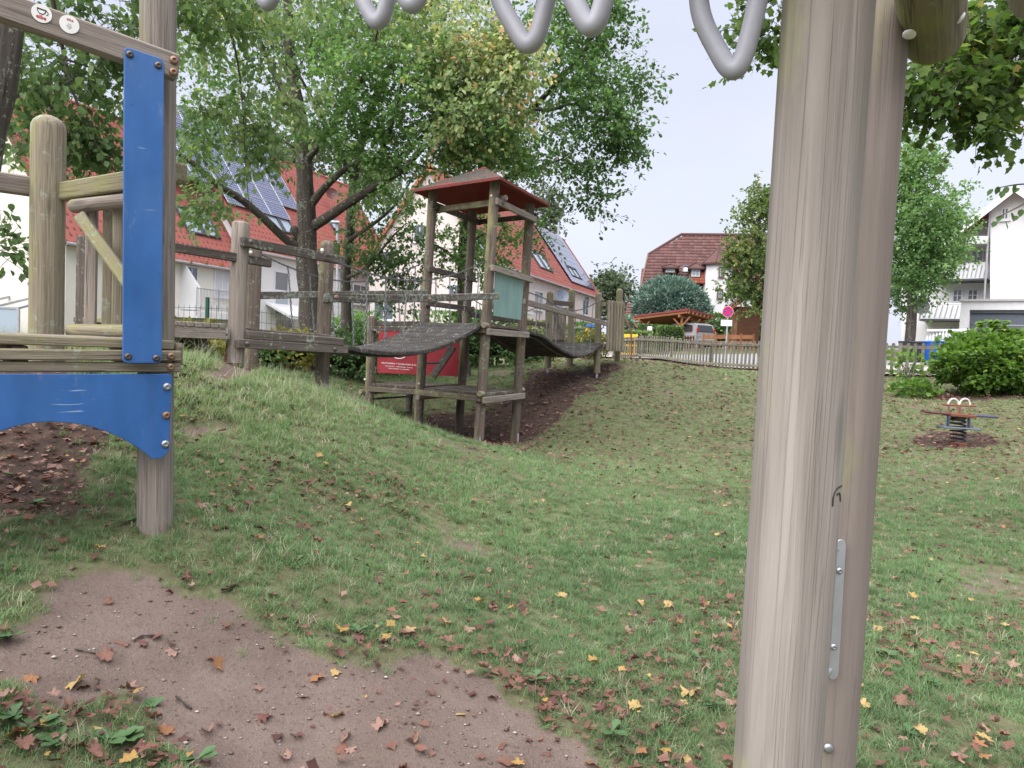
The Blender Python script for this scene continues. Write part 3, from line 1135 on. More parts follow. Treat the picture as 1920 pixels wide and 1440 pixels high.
for n_, (sx, sy) in enumerate(((78, 25.5), (130, 46))):
    o = front(sx, sy, .031)
    st = MB().prism(disc_poly(.036), o, fz, upv, .0025).build('sticker', MATS['sticker_white'], ub)
    st['label'] = ('round sticker with a black cup and red lettering', 'round pale sticker with faint red lettering')[n_]
    if n_ == 0:
        o2 = o + un * .003
        cup = [(-.019, .018), (.015, .018), (.013, .006), (.006, -.004), (-.008, -.004), (-.016, .006)]
        MB().prism(cup, o2, fz, upv, .0006).build('cup_print', MATS['ink_black'], ub)
        MB().prism([(-.0145, .0115), (.0105, .0115), (.009, .005), (.004, -.001), (-.007, -.001), (-.012, .005)], o2 + un * .0007, fz, upv, .0005).build('cup_print', MATS['sticker_white'], ub)
        MB().tube([o2 + fz * (.015 + .007 * math.sin(q * .5)) + upv * (.014 - .0028 * q) for q in range(7)], .0014, 5).build('cup_print', MATS['ink_black'], ub)
        text_mesh('lettering', 'eibe', .021, o2 - upv * .0215, fz, upv, 'ink_red', ub, bold=.0006)
    else:
        o2 = o + un * .003
        text_mesh('lettering', 'eibe', .015, o2 + upv * .014, fz, upv, 'ink_red', ub)
        for q in range(3):
            text_mesh('lettering', ('TUV', 'DIN EN', '1176')[q], .006, o2 - upv * (.002 + .008 * q), fz, upv, 'ink_grey', ub)
for q in ((326, 113), (325, 135)):
    bolt(root, front(*q, .032), 'bolt_rust', .019, fn)
for q in ((321, 668), (320, 688)):
    bolt(root, front(*q, .008), 'bolt_rust', .017, fn)


def round_poly(pts, rads, k=6):
    out = []
    n = len(pts)
    for i, (p, r) in enumerate(zip(pts, rads)):
        p = Vector((*p, 0)).xy
        if r <= 0:
            out.append(tuple(p))
            continue
        a, b = Vector(pts[i - 1]) - p, Vector(pts[(i + 1) % n]) - p
        a.normalize()
        b.normalize()
        pa_, pb_ = p + a * r, p + b * r
        for j in range(k + 1):
            t = j / k
            out.append(tuple(pa_ * (1 - t) ** 2 + p * 2 * t * (1 - t) + pb_ * t * t))
    return out


def plane_poly(pix, o, ax, ay, off):
    res = []
    for px, py in pix:
        v = front(px, py, off) - o
        res.append((v.dot(ax), v.dot(ay)))
    return res


UP = Vector((0, 0, 1))
o = front(228, 681, .032)
pp = plane_poly([(229, 681), (302, 681), (307, 113), (232, 88)], o, fd, UP, .032)
MB().prism(round_poly(pp, [.022, .022, .03, .022]), o, fd, UP, .014, .003).build('blue_panel', MATS['blue_panel'], root)['label'] = 'tall narrow blue board screwed to the post'
for q in ((243, 102), (296.5, 122.5), (240, 668.5), (293, 671.5)):
    bolt(root, front(*q, .046), 'bolt_dark', .016, fn)
arch = [(322, 701), (316, 845), (303, 858), (284, 860), (268, 846), (250, 834), (225, 820), (195, 807), (165, 798), (130, 792), (95, 790), (60, 792), (28, 799), (0, 808), (-60, 830), (-90, 848), (-110, 868), (-130, 875), (-150, 866), (-160, 701)]
o = front(0, 760, -.004)
pp = plane_poly(arch, o, fd, UP, -.004)[::-1]
rr = [0] * len(pp)
rr[-1] = .02
MB().prism(round_poly(pp, rr), o, fd, UP, .014, .002).build('blue_panel', MATS['blue_panel'], root)['label'] = 'blue apron board cut to a low arch under the deck'
for q, mt_ in (((313, 725), 'steel'), ((312, 778.5), 'bolt_rust'), ((310, 832.5), 'steel')):
    bolt(root, front(*q, .011), mt_, .018, fn)
# rear post with domed head, rails, slatted gate
p2 = W(87, 640, 4.2)
p2t = W(91, 216, 4.2)
MB().log(Vector((p2.x, p2.y, p2.z - .16)), p2t, .087, seg=28, dome=.075).build('post', MATS['wood_moss'], root)['label'] = 'stout post with a rounded head'
ra, rb = W(118, 360, 4.2), W(343, 324, 3.66)
MB().beam(ra, rb, .06, .098, ch=.008).build('rail', MATS['wood_moss'], root)
MB().beam(W(-160, 318, 3.75), W(64, 351, 4.2), .06, .105, ch=.008).build('rail', MATS['wood_grey'], root)
gd = (rb - ra).normalized()
ga, gb = W(137, 387, 4.10), W(290, 370, 3.80)
MB().log(ga, gb, .037, seg=16).build('gate_rail', MATS['wood_grey'], root)
la, lb = W(132, 620, 4.05), W(290, 622, 3.75)
MB().log(la, lb, .037, seg=16).build('gate_rail', MATS['wood_moss'], root)
for px, wd in ((154, 20), (179, 18), (206, 18), (229, 18), (252, 18)):
    t = (px - 135) / 155
    top, bot = ga.lerp(gb, t), la.lerp(lb, (px - 2.5 - 132) / 158)
    o = Vector((.02, .06, 0)) if px != 179 else Vector((.02, .10, 0))
    MB().beam(top + o, bot + o, wd / FPX * 4.1, .03, up=(.3, -1, 0)).build('slat', MATS['wood_moss' if px > 170 else 'wood_grey'], root)
MB().beam(W(148, 403, 4.0), W(262, 560, 3.82), .064, .032, up=(.3, -1, 0)).build('brace', MATS['wood_moss'], root)

# ------------------------------------------------------------------ gangway behind the platform
A2, B2 = W(245, 620, 6.05), W(430, 620, 6.8)
gdir = Vector((B2.x - A2.x, B2.y - A2.y, 0))
gl = gdir.length
gdir.normalize()
gn = Vector((-gdir.y, gdir.x, 0))
root = thing('gangway', 'short timber gangway with cross boards and one handrail', 'gangway', (A2.x, A2.y, gz1(A2.x, A2.y)))
pa, pb = VPl(245, 622.5, A2, B2), VPl(428, 623, A2, B2)
pa.z = pb.z = (pa.z + pb.z) / 2
MB().beam(pa, pb, .06, .098).build('side_beam', MATS['wood_grey'], root)
MB().beam(pa + gn * .9, pb + gn * .9, .06, .098).build('side_beam', MATS['wood_dark'], root)
for t in (.3, .75):
    MB().beam(pa.lerp(pb, t) - UP * .10 + gn * .02, pa.lerp(pb, t) - UP * .10 + gn * .95, .08, .1).build('cross_beam', MATS['wood_dark'], root)
nb_ = int(gl / .078)
for i in range(nb_):
    c0 = pa + gdir * (.04 + i * .078) + UP * (.049 + .022)
    MB().beam(c0 - gn * .035, c0 + gn * .96, .070, .044, jit=.002).build('deck_board', MATS['wood_grey'], root)
ha, hb = VPl(250, 451, A2, B2), VPl(507, 494, A2, B2)
MB().beam(ha, hb, .05, .078).build('handrail', MATS['wood_dark'], root)
for q in (pa + gdir * .05 + gn * .08, pa + gdir * .05 + gn * .85):
    MB().log(Vector((q.x, q.y, gz1(q.x, q.y) - .2)), Vector((q.x, q.y, ha.z + .08)), .07).build('post', MATS['wood_dark'], root)
MB().box(VPl(427, 626, A2, B2) + Vector((0, -.04, 0)), (.035, .01, .09)).build('bracket', MATS['steel'], root)
bolt(root, VPl(428, 627, A2, B2) + Vector((0, -.05, 0)), 'bolt_dark', .014)

# ------------------------------------------------------------------ landing on the mound between gangway and bridge
q1b, q1t = W(441, 682, 6.9), W(452, 414, 6.9)
q2b, q2t = W(470, 700, 8.6), W(479, 455, 8.6)
q3b, q3t = W(602, 740, 8.2), W(614, 450, 8.2)
root = thing('bridge_landing', 'grey timber landing on the grassy mound with rounded posts and a seat of stacked planks', 'play structure', (q1b.x, q1b.y, gz1(q1b.x, q1b.y)))
MB().log(q1b, q1t, .079, seg=22, dome=.03).build('post', MATS['wood_grey'], root)
MB().beam(W(430, 640, 6.85), W(423, 700, 6.85), .012, .05).build('foot_plate', MATS['rust_pole'], root)
MB().log(q1b - UP * .35, q1b - UP * .02 + Vector((0, .02, 0)), .05, seg=12).build('foot', MATS['wood_dark'], root)
MB().log(q2b - UP * .35, q2t, .0775, seg=20, dome=.03).build('post', MATS['wood_tower'], root)
MB().log(q3b - UP * .1, q3t, .0775, seg=22, dome=.07).build('post', MATS['wood_tower'], root)
MB().box(W(609, 733, 8.12), (.06, .012, .16)).build('foot_plate', MATS['galv'], root)
MB().beam(W(453, 453, 6.80), W(643, 489, 8.10), .05, .090, ch=.007).build('top_rail', MATS['wood_dark'], root)
bolt(root, W(471, 453, 6.80), 'bolt_dark', .022, Vector((.4, -1, 0)), False)
bolt(root, W(635, 488, 8.03), 'bolt_dark', .022, Vector((.4, -1, 0)), False)
bolt(root, W(604, 469, 8.08), 'white_cap', .02, TOCAM, False)
bolt(root, W(470, 473, 8.48), 'white_cap', .02, TOCAM, False)
la, lb = W(443, 643.5, 6.78), W(650, 656, 8.06)
MB().beam(la, lb, .06, .085, ch=.007).build('lower_rail', MATS['wood_dark'], root)
bolt(root, W(464, 645, 6.80), 'bolt_dark', .024, Vector((.4, -1, 0)), False)
bolt(root, W(628, 655, 7.85), 'bolt_dark', .022, Vector((.4, -1, 0)), False)
ldir = (lb - la).normalized()
lnn = Vector((-ldir.y, ldir.x, 0)).normalized()
sa, sb = W(459, 628, 6.9), W(640, 641, 8.0)
MB().beam(sa, sb, .09, .088, ch=.012).build('plank', MATS['wood_dark'], root)
MB().log(W(463, 627, 6.98), W(463, 627, 6.98) + lnn * .95, .05, seg=12).build('bearer', MATS['wood_lichen'], root)
MB().log(W(632, 642, 7.98), W(632, 642, 7.98) + lnn * .95, .05, seg=12).build('bearer', MATS['wood_dark'], root)
for i in range(1, 8):
    u0_ = sa + ldir * .03 + lnn * (.12 * i) + UP * .045
    MB().beam(u0_, u0_ + ldir * ((sb - sa).length - .05), .108, .045, jit=.002).build('plank', MATS['wood_dark' if i % 3 else 'wood_lichen'], root)

# ------------------------------------------------------------------ tower
FX = dict(F=(912, 11.4), L=(800, 12.3), R=(979, 12.75), B=(873, 13.65))
tb = {'F': W(897, 832, 11.4), 'L': W(784, 792, 12.3), 'R': W(964, 832, 12.75), 'B': W(860, 812, 13.65)}
tt = {'F': W(928, 345, 11.4), 'L': W(812, 362, 12.3), 'R': W(994, 388, 12.75), 'B': W(887, 400, 13.65)}


def on_post(k_, py):
    b_, t_ = tb[k_], tt[k_]
    lo_, hi_ = 0.0, 1.3
    for _ in range(30):
        m_ = (lo_ + hi_) / 2
        p = b_.lerp(t_, m_)
        d = p - CAM
        y_ = 720 - FPX * d.dot(_u) / d.dot(_f)
        if y_ > py:
            lo_ = m_
        else:
            hi_ = m_
    return b_.lerp(t_, (lo_ + hi_) / 2)


def post_at(k_, z):
    b_, t_ = tb[k_], tt[k_]
    return b_.lerp(t_, (z - b_.z) / (t_.z - b_.z))


root = thing('play_tower', 'weathered timber climbing tower with a lichen covered red hipped roof', 'play tower', (tb['F'].x, tb['F'].y, gz1(tb['F'].x, tb['F'].y)))
for k_ in 'FLRB':
    dv = (tt[k_] - tb[k_]).normalized()
    gzb = gz1(tb[k_].x, tb[k_].y)
    s_ = tb[k_] + dv * ((gzb - .12 - tb[k_].z) / dv.z)
    MB().log(s_, tt[k_] + dv * .05, .0775, seg=22).build('post', MATS['wood_tower'], root)
for q in (W(899, 829, 11.33), W(971, 822, 12.68)):
    MB().box(q, (.035, .012, .16)).build('foot_plate', MATS['galv'], root)
# roof: shallow hipped red shell with thick edge
rc = {'N': W(938, 335, 11.0), 'L': W(774, 350, 12.2), 'R': W(1031, 384, 12.95)}
zr = sum(v.z for v in rc.values()) / 3
for v in rc.values():
    v.z = zr
rc['B'] = rc['L'] + rc['R'] - rc['N']
apex = W(910, 304, 12.2)
apex.x, apex.y = ((rc['L'] + rc['R']) / 2).x + .06, ((rc['L'] + rc['R']) / 2).y
ctr_ = (rc['L'] + rc['R']) / 2
mb = MB()
ring = [rc['N'], rc['R'], rc['B'], rc['L']]
NS = 10
vs_, fs_ = [], []
apz = apex.z - zr
for lv, (f_, dz) in enumerate([(.97, -.045), (1, -.04), (1, 0.0)] + [(1 - i / 8, apz * (i / 8)) for i in range(1, 8)] + [(.03, apz)]):
    for s_ in range(4):
        for j in range(NS):
            p = ring[s_].lerp(ring[(s_ + 1) % 4], j / NS)
            q = ctr_.lerp(p, f_)
            wob = .012 * mnoise.noise((q.x * 4, q.y * 4, lv * .7)) if lv > 2 else 0
            vs_.append((q.x, q.y, zr + dz + wob))
m4 = 4 * NS
for lv in range(10):
    for j in range(m4):
        fs_.append((lv * m4 + j, lv * m4 + (j + 1) % m4, (lv + 1) * m4 + (j + 1) % m4, (lv + 1) * m4 + j))
fs_.append(tuple(10 * m4 + j for j in range(m4)))
mb.add(vs_, fs_, None, 0, False)
# soffit, sloping up inside
so_ = []
for f_, dz in [(.97, -.045), (.5, .14), (.04, .32)]:
    for s_ in range(4):
        so_.append(tuple(ctr_.lerp(ring[s_], f_) + UP * dz))
sf = [(l * 4 + (j + 1) % 4, l * 4 + j, (l + 1) * 4 + j, (l + 1) * 4 + (j + 1) % 4) for l in range(2) for j in range(4)] + [(11, 10, 9, 8)]
mb.build('roof', MATS['red_roof'], root)
k = NT('roof_underside')
pos = k.n('NewGeometry').outputs['Position']
k.fin(k.mix(k.noise(pos, 4, 5, .6), (.15, .016, .015), (.26, .032, .03)), .6, .3)
MB().add(so_, sf, None, 0, False).build('roof_lining', MATS['roof_underside'], root)
# top frame beams
def tbeam(name, p0, p1, w_, h_, mat='wood_tower', ext=.08):
    d_ = (p1 - p0).normalized()
    return MB().beam(p0 - d_ * ext, p1 + d_ * ext, w_, h_, ch=.008).build(name, MATS[mat], root)


cen = (tb['F'] + tb['L'] + tb['R'] + tb['B']) / 4


def outw(a_, b_):
    m_ = (tb[a_] + tb[b_]) / 2 - cen
    m_.z = 0
    return m_.normalized() * .10


tbeam('roof_beam', on_post('F', 380) + outw('F', 'R'), post_at('R', on_post('F', 380).z) + outw('F', 'R'), .05, .10, 'wood_grey')
zt_ = on_post('F', 377).z
tbeam('roof_beam', post_at('L', zt_) - outw('F', 'L'), post_at('F', zt_) - outw('F', 'L'), .05, .10, 'wood_tower', .15)
zt_ = on_post('L', 387).z
tbeam('roof_beam', post_at('L', zt_) - outw('L', 'B'), post_at('B', zt_) - outw('L', 'B'), .05, .10, 'wood_dark', .15)
tbeam('roof_beam', post_at('B', zt_) + outw('B', 'R'), post_at('R', zt_) + outw('B', 'R'), .05, .09, 'wood_dark', .12)
p_ = on_post('F', 372)
MB().log(p_ + Vector((.1, .08, .02)), p_ + Vector((.19, .02, .02)), .045, seg=12).build('log_end', MATS['wood_grey'], root)
# upper rails
z1 = on_post('F', 504).z
tbeam('rail', post_at('F', z1) + outw('F', 'R'), post_at('R', z1 - .02) + outw('F', 'R'), .05, .095, 'wood_grey', .1)
z2 = on_post('L', 506).z
tbeam('rail', post_at('L', z2) + outw('L', 'B') * -.9, post_at('B', z2 - .01) - outw('L', 'B') * .9, .05, .09, 'wood_tower', .12)
tbeam('rail', post_at('L', z2 - .55) - outw('L', 'B') * .9, post_at('B', z2 - .55) - outw('L', 'B') * .9, .05, .09, 'wood_dark', .1)
# green infill board between front and right posts
pf, pr_ = on_post('F', 512), on_post('R', 540)
po = outw('F', 'R') * .35
g0 = VPl(925, 592, pf + po, pr_ + po)
axg = Vector((pr_.x - pf.x, pr_.y - pf.y, 0)).normalized()
gp = [VPl(x, y, pf + po, pr_ + po) - g0 for x, y in ((924, 592), (975, 600), (981, 524), (928, 511))]
MB().prism([(v.dot(axg), v.z) for v in gp], g0, axg, UP, .014, .002).build('infill_panel', MATS['green_panel'], root)['label'] = 'pale green infill board in the tower side'
for q in ((978, 536), (975, 585)):
    MB().box(VPl(*q, pf + po, pr_ + po), (.06, .02, .03), ux=axg).build('bracket', MATS['galv'], root)
# upper deck
zu = on_post('F', 613).z
zl = on_post('F', 741).z


def deck(z, name, mat, n_, dz=.045):
    """boards from the F-R side to the L-B side"""
    f_, l_, r_, b_ = (post_at(k_, z) for k_ in 'FLRB')
    for i in range(n_):
        t0_ = (i + .5) / n_
        p = f_.lerp(r_, t0_)
        q = l_.lerp(b_, t0_)
        dd_ = (q - p).normalized()
        wd_ = (r_ - f_).length / n_ * .93
        e0, e1 = (.02, .02)
        if i in (0, n_ - 1):
            e0 = e1 = -.09
        MB().beam(p - dd_ * e0, q + dd_ * e1, wd_, dz, jit=.002).build(name, MATS[mat], root)


deck(zu + .02, 'deck_board', 'wood_dark', 10)
deck(zl, 'deck_board', 'wood_dark', 10)
for z_, mt_ in ((zu - .055, 'wood_grey'), (zl - .05, 'wood_grey')):
    tbeam('deck_beam', post_at('F', z_ - .02) + outw('F', 'R'), post_at('R', z_ - .02) + outw('F', 'R'), .055, .10, mt_, .10)
    tbeam('deck_beam', post_at('F', z_ + .0) + outw('F', 'L'), post_at('L', z_ + .0) + outw('F', 'L'), .055, .09, 'wood_tower', .05)
    tbeam('deck_beam', post_at('L', z_) + outw('L', 'B'), post_at('B', z_) + outw('L', 'B'), .055, .09, 'wood_dark', .1)
    tbeam('deck_beam', post_at('B', z_) + outw('B', 'R'), post_at('R', z_) + outw('B', 'R'), .055, .09, 'wood_dark', .05)
    for k_, s_ in (('F', 'FL'), ('R', 'BR')):
        q = post_at(k_, z_ + .075) + outw('F', 'R') * .4
        dr = outw(*s_).normalized()
        MB().log(q - outw('F', 'R') * 6 * 0 + dr * .02, q + dr * .16, .045, seg=12).build('log_end', MATS['wood_moss'], root)
for py in (735,):
    bolt(root, on_post('F', py) + Vector((-.03, -.078, 0)), 'white_cap', .018, TOCAM, False)
bolt(root, on_post('L', 719) + Vector((-.02, -.078, 0)), 'white_cap', .018, TOCAM, False)
bolt(root, on_post('F', 369) + Vector((-.04, -.07, 0)), 'white_cap', .018, TOCAM, False)
# lean-to low platform beside the tower: posts, boards, rails, red board
lp_b, lp_t = W(692, 760, 12.6), W(698, 592, 12.6)
ip_b, ip_t = W(765, 785, 14.0), W(772, 650, 14.0)
root2 = root
gl_ = gz1(lp_b.x, lp_b.y)
MB().log(Vector((lp_b.x, lp_b.y, gl_ - .1)), lp_t, .0775, seg=18, dome=.06).build('post', MATS['wood_tower'], root)
MB().log(Vector((ip_b.x, ip_b.y, gz1(ip_b.x, ip_b.y) - .1)), Vector((ip_t.x, ip_t.y, zl + .0)), .07, seg=14).build('post', MATS['wood_dark'], root)
lpd = Vector((lp_b.x, lp_b.y, zl))
ld = post_at('L', zl)
bd = post_at('B', zl)
fa, fb = lpd + Vector((0, -.06, -.05)), ld + Vector((-.02, -.08, -.05))
MB().beam(fa, fb, .05, .085).build('deck_beam', MATS['wood_tower'], root)
nbd = 9
for i in range(nbd):
    p = lpd.lerp(ld, (i + .5) / nbd) + Vector((0, -.03, .02))
    q = p + Vector((.55, 1.25, 0))
    MB().beam(p, q, .105, .045, jit=.002).build('deck_board', MATS['wood_dark'], root)
MB().log(lpd + Vector((-.14, -.1, -.11)), lpd + Vector((.5, 1.2, -.11)), .045, seg=12).build('bearer', MATS['wood_tower'], root)
MB().log(ld + Vector((-.02, -.2, -.13)), ld + Vector((.55, 1.1, -.13)), .045, seg=12).build('bearer', MATS['wood_grey'], root)
MB().beam(W(700, 606.5, 12.62), W(800, 607, 12.9), .045, .08).build('rail', MATS['wood_dark'], root)
MB().beam(W(697, 616.5, 12.5), W(800, 618, 12.7), .045, .08).build('rail', MATS['wood_dark'], root)
MB().tube([W(700, 748, 12.7), W(768, 743, 13.9)], .018, 8).build('rung', MATS['black_plastic'], root)
MB().tube([W(700, 778, 12.7), W(768, 772, 13.9)], .018, 8).build('rung', MATS['black_plastic'], root)
bolt(root, W(684, 711.5, 12.52), 'white_cap', .018, TOCAM, False)
bolt(root, W(759, 743, 13.9), 'white_cap', .018, TOCAM, False)
MB().beam(W(850, 650, 13.2), W(811, 707, 13.2), .05, .13, up=(1, -.3, 0)).build('ladder_side', MATS['wood_dark'], root)
MB().tube([W(800, 681, 13.2), W(830, 680, 13.2)], .018, 8).build('rung', MATS['black_plastic'], root)
# red maker's board
RA, RB = W(707, 660, 13.5), W(861, 660, 13.5)
o = VPl(707, 699, RA, RB)
axr = Vector((RB.x - RA.x, RB.y - RA.y, 0)).normalized()
rp = [VPl(x, y, RA, RB) - o for x, y in ((707, 699), (859, 706), (861, 640), (711, 610))]
rpp = [(v.dot(axr), v.z) for v in rp]
ayr = UP
rbd = MB().prism(round_poly(rpp, [.06, .02, .02, .05]), o, axr, ayr, .014, .002).build('maker_board', MATS['red_panel'], root)
rbd['label'] = 'red board with white lettering and a white ring'
tl = (Vector((rpp[1][0], rpp[1][1], 0)) - Vector((rpp[0][0], rpp[0][1], 0)))
tax = (axr + UP * (VPl(781, 684, RA, RB).z - VPl(713, 679, RA, RB).z) / .66).normalized()
tay = Vector((0, -1, 0)).cross(tax) * -1
tay = UP - tax * UP.dot(tax)
tay.normalize()
fo = tax.cross(tay) * .0155
for s_, sz, px_, py_, bd_ in (('eibe Produktion + Vertrieb GmbH & Co', .0385, 748, 683.5, .0008), ('Industriestraße 1 · 97285 Röttingen · Germany', .0262, 748, 688.5, .0004), ('Telefon 09338/89-0 · Fax 09338/8999', .0255, 748, 692.8, .0004)):
    tm = text_mesh('lettering', s_, sz, VPl(px_, py_, RA, RB) + fo, tax, tay, 'white_paint', rbd, bold=bd_)
    wd = max(v.co.dot(tax) for v in tm.data.vertices) - min(v.co.dot(tax) for v in tm.data.vertices)
ro = VPl(748, 662, RA, RB) + fo
MB().tube([ro + tax * .145 * math.cos(q * math.pi / 16) + tay * .10 * math.sin(q * math.pi / 16) for q in range(32)], .009, 5, True).build('ring_print', MATS['white_paint'], rbd)


# ------------------------------------------------------------------ hanging bridges
def bridge(label, near, offs, chain_near, chain_far, nboards, zs, verts_n, mat_board, rails_):
    near = smoothpath(near, 10)
    o0, o1 = offs
    base_ = Vector((near[0].x, near[0].y, min(p.z for p in near) - .3))
    root = thing('hanging_bridge', label, 'bridge', base_, 'hanging bridges of the playground')
    # arc length resampling
    acc = [0]
    for i in range(len(near) - 1):
        acc.append(acc[-1] + (near[i + 1] - near[i]).length)

    def at(t):
        s_ = t * acc[-1]
        i = max(j for j in range(len(acc) - 1) if acc[j] <= s_ + 1e-9)
        return near[i].lerp(near[i + 1], (s_ - acc[i]) / (acc[i + 1] - acc[i] + 1e-9))
    for i in range(nboards):
        t = (i + .5) / nboards
        p, d_ = at(t), (at(min(1, t + .01)) - at(max(0, t - .01))).normalized()
        of = o0.lerp(o1, t)
        sl_ = .012 * (random.random() - .5)
        nrm = d_.cross(of).normalized()
        if nrm.z < 0:
            nrm = -nrm
        MB().beam(p - of.normalized() * (.03 + sl_), p + of * 1.03, acc[-1] / nboards * .93, .052, up=nrm, jit=.002, ch=.008).build('board', MATS[mat_board], root)
    for s_ in (.12, .88):
        m_ = MB()
        m_.tube([at(t) + o0.lerp(o1, t) * s_ - UP * .04 for t in np.linspace(0, 1, 24)], .014, 6)
        m_.build('cable', MATS['chain_steel'], root)
    for side, ch_ in ((0, chain_near), (1, chain_far)):
        cp = smoothpath(ch_, 5)
        m_ = MB()
        chain(m_, cp)
        m_.build('chain', MATS['chain_steel'], root)
        for t in verts_n:
            q = at(t) + (o0.lerp(o1, t) * (1.0 if side else .0)) + UP * .02
            tp = min(cp, key=lambda c_: (c_.xy - q.xy).length)
            m_ = MB()
            chain(m_, [tp, q], .042)
            m_.build('chain', MATS['chain_steel'], root)
    for p0, p1, w_, h_, mt_ in rails_:
        MB().beam(p0, p1, w_, h_, ch=.008).build('handrail', MATS[mt_], root)
    return root


nA, nB = W(650, 655, 8.05), on_post('F', 613) + Vector((-.08, -.1, 0))
ne1 = [VPl(x, y, nA, nB) for x, y in ((648, 651), (680, 658), (716, 662), (758, 663), (800, 658), (838, 646), (872, 629), (903, 609))]
off0 = Vector((-1.0, .72, 0))
off1 = tb['L'] - tb['F']
off1 = Vector((off1.x, off1.y, 0)) * .98
cN = [VPl(x, y, nA, nB) for x, y in ((628, 490), (690, 512), (745, 524), (790, 526), (835, 519), (875, 506))] + [on_post('F', 490) + Vector((-.06, -.05, 0))]
fA, fB = q2b, tb['L']
cF = [VPl(x, y, fA, fB) for x, y in ((487, 476), (540, 500), (590, 517), (640, 527), (690, 527), (745, 515))] + [on_post('L', 492) + Vector((-.08, 0, 0))]
rl1 = [(W(608, 558.5, 8.10), W(770, 560, 9.45), .05, .098, 'wood_lichen'), (W(766, 560, 9.43), on_post('F', 555) + Vector((.16, -.085, 0)), .05, .098, 'wood_lichen'),
       (W(484, 554, 8.65), W(800, 549, 12.25), .05, .085, 'wood_lichen')]
br1 = bridge('sagging plank bridge with chains, hung from the landing to the roofed tower', ne1, (off0, off1), cN, cF, 46, 0, np.linspace(.1, .93, 8), 'wood_bridge', rl1)
for q in (W(630, 557, 8.06), W(806, 561, 9.72), on_post('F', 554) + Vector((.12, -.115, 0))):
    bolt(br1, q, 'bolt_rust', .022, TOCAM, False)

e1, e2, e3, e4 = (1122, 17.0), (1031, 16.7), (1073, 17.9), (1162, 18.1)
nA2, nB2 = on_post('R', 622) + Vector((.06, -.02, 0)), W(1127, 646, 16.95)
ne2 = [nA2] + [VPl(x, y, nA2, nB2) for x, y in ((1016, 631), (1035, 645), (1055, 658), (1075, 667), (1092, 668), (1110, 660))] + [nB2]
offb0 = tb['B'] - tb['R']
offb0 = Vector((offb0.x, offb0.y, 0)) * .95
w2 = W(1031, 640, 16.7)
offb1 = Vector((w2.x - nB2.x, w2.y - nB2.y + .1, 0))
cN2 = [on_post('R', 548) + Vector((.07, 0, 0))] + [VPl(x, y, nA2, nB2) for x, y in ((1022, 560), (1045, 576), (1070, 582), (1095, 579))] + [VPl(1120, 566, nA2, nB2)]
pB = on_post('B', 560)
w2t = W(1031, 566, 16.7)
cF2 = [pB + Vector((.08, .02, 0)), pB.lerp(w2t, .3) - UP * .22, pB.lerp(w2t, .6) - UP * .26, w2t]
rl2 = [(on_post('R', 566) + Vector((.0, -.085, 0)), W(1138, 607.5, 16.9), .05, .10, 'wood_grey'), (pB - UP * .28, W(1028, 610, 16.6), .05, .09, 'wood_dark')]
br2 = bridge('sagging plank bridge with chains, hung from the roofed tower to the slatted end platform', ne2, (offb0, offb1), cN2, cF2, 44, 0, np.linspace(.1, .93, 8), 'wood_bridge', rl2)

# ------------------------------------------------------------------ end platform on the far mound
eb = ongr(1118, 17.0)
root = thing('slatted_end_platform', 'small timber platform with a slatted side wall on the far mound', 'play structure', eb)
tops = {e1: 548, e2: 546, e3: 541, e4: 541}
lows = {e1: (1119, 700), e2: (1027, 690), e3: (1068, 690), e4: (1157, 680)}
zdk = W(1122, 650, 17).z
epz = {}
for e in (e1, e2, e3, e4):
    pt = W(e[0] + (1 if e in (e1, e2) else 0), tops[e], e[1])
    pl_ = W(*lows[e], e[1])
    gl_ = gz1(pl_.x, pl_.y)
    MB().log(Vector((pl_.x, pl_.y, gl_ - .1 if e in (e3, e4) else gl_ + .10)), pt, .0775, seg=18, dome=.07).build('post', MATS['wood_moss'], root)
    if e in (e1, e2):
        MB().box(Vector((pl_.x, pl_.y - .02, gl_ + .03)), (.05, .03, .24)).build('foot_plate', MATS['galv'], root)
    epz[e] = Vector((pl_.x, pl_.y, zdk))
d0, d1, d2, d3 = epz[e1], epz[e2], epz[e4], epz[e3]
for i in range(8):
    t = (i + .5) / 8
    MB().beam(d0.lerp(d2, t) + Vector((.05, -.05, .02)), d1.lerp(d3, t) + Vector((0, 0, .02)), .125, .045, jit=.002).build('deck_board', MATS['wood_tower'], root)
MB().beam(W(1128, 652, 16.95), W(1170, 655, 18.0), .06, .11).build('deck_beam', MATS['wood_moss'], root)
MB().beam(d1 - UP * .06, d3 - UP * .06, .06, .11).build('deck_beam', MATS['wood_dark'], root)
sA, sB = W(1138, 610, 16.85), W(1171, 610, 17.75)
for i in range(6):
    px_ = 1140.5 + i * 5.6
    MB().log(VPl(px_ - 2.2, 657.5 + i * .4, sA, sB), VPl(px_ + 1.0, 563 + i * .9, sA, sB), .036, seg=10).build('slat', MATS['wood_moss' if i % 2 else 'wood_grey'], root)
for ya, yb in ((570, 575), (648, 650)):
    MB().beam(VPl(1136, ya, sA, sB) + Vector((-.05, .07, 0)), VPl(1172, yb, sA, sB) + Vector((-.05, .07, 0)), .05, .09).build('rail', MATS['wood_moss'], root)
MB().beam(W(1026, 566, 16.8), W(1076, 571, 17.9), .05, .11).build('rail', MATS['wood_tower'], root)
for i in range(4):
    px_ = 1040 + i * 6.2
    MB().beam(W(px_ - 1, 637, 17.2), W(px_ + 1, 577, 17.2), .07, .03, up=(0, -1, 0)).build('slat', MATS['wood_grey'], root)
MB().beam(W(1038, 585, 17.1), W(1057, 634, 17.1), .06, .03, up=(0, -1, 0)).build('brace', MATS['wood_tower'], root)
MB().log(W(1036, 637, 17.2), W(1060, 639, 17.3), .04, seg=12).build('rail', MATS['wood_tower'], root)

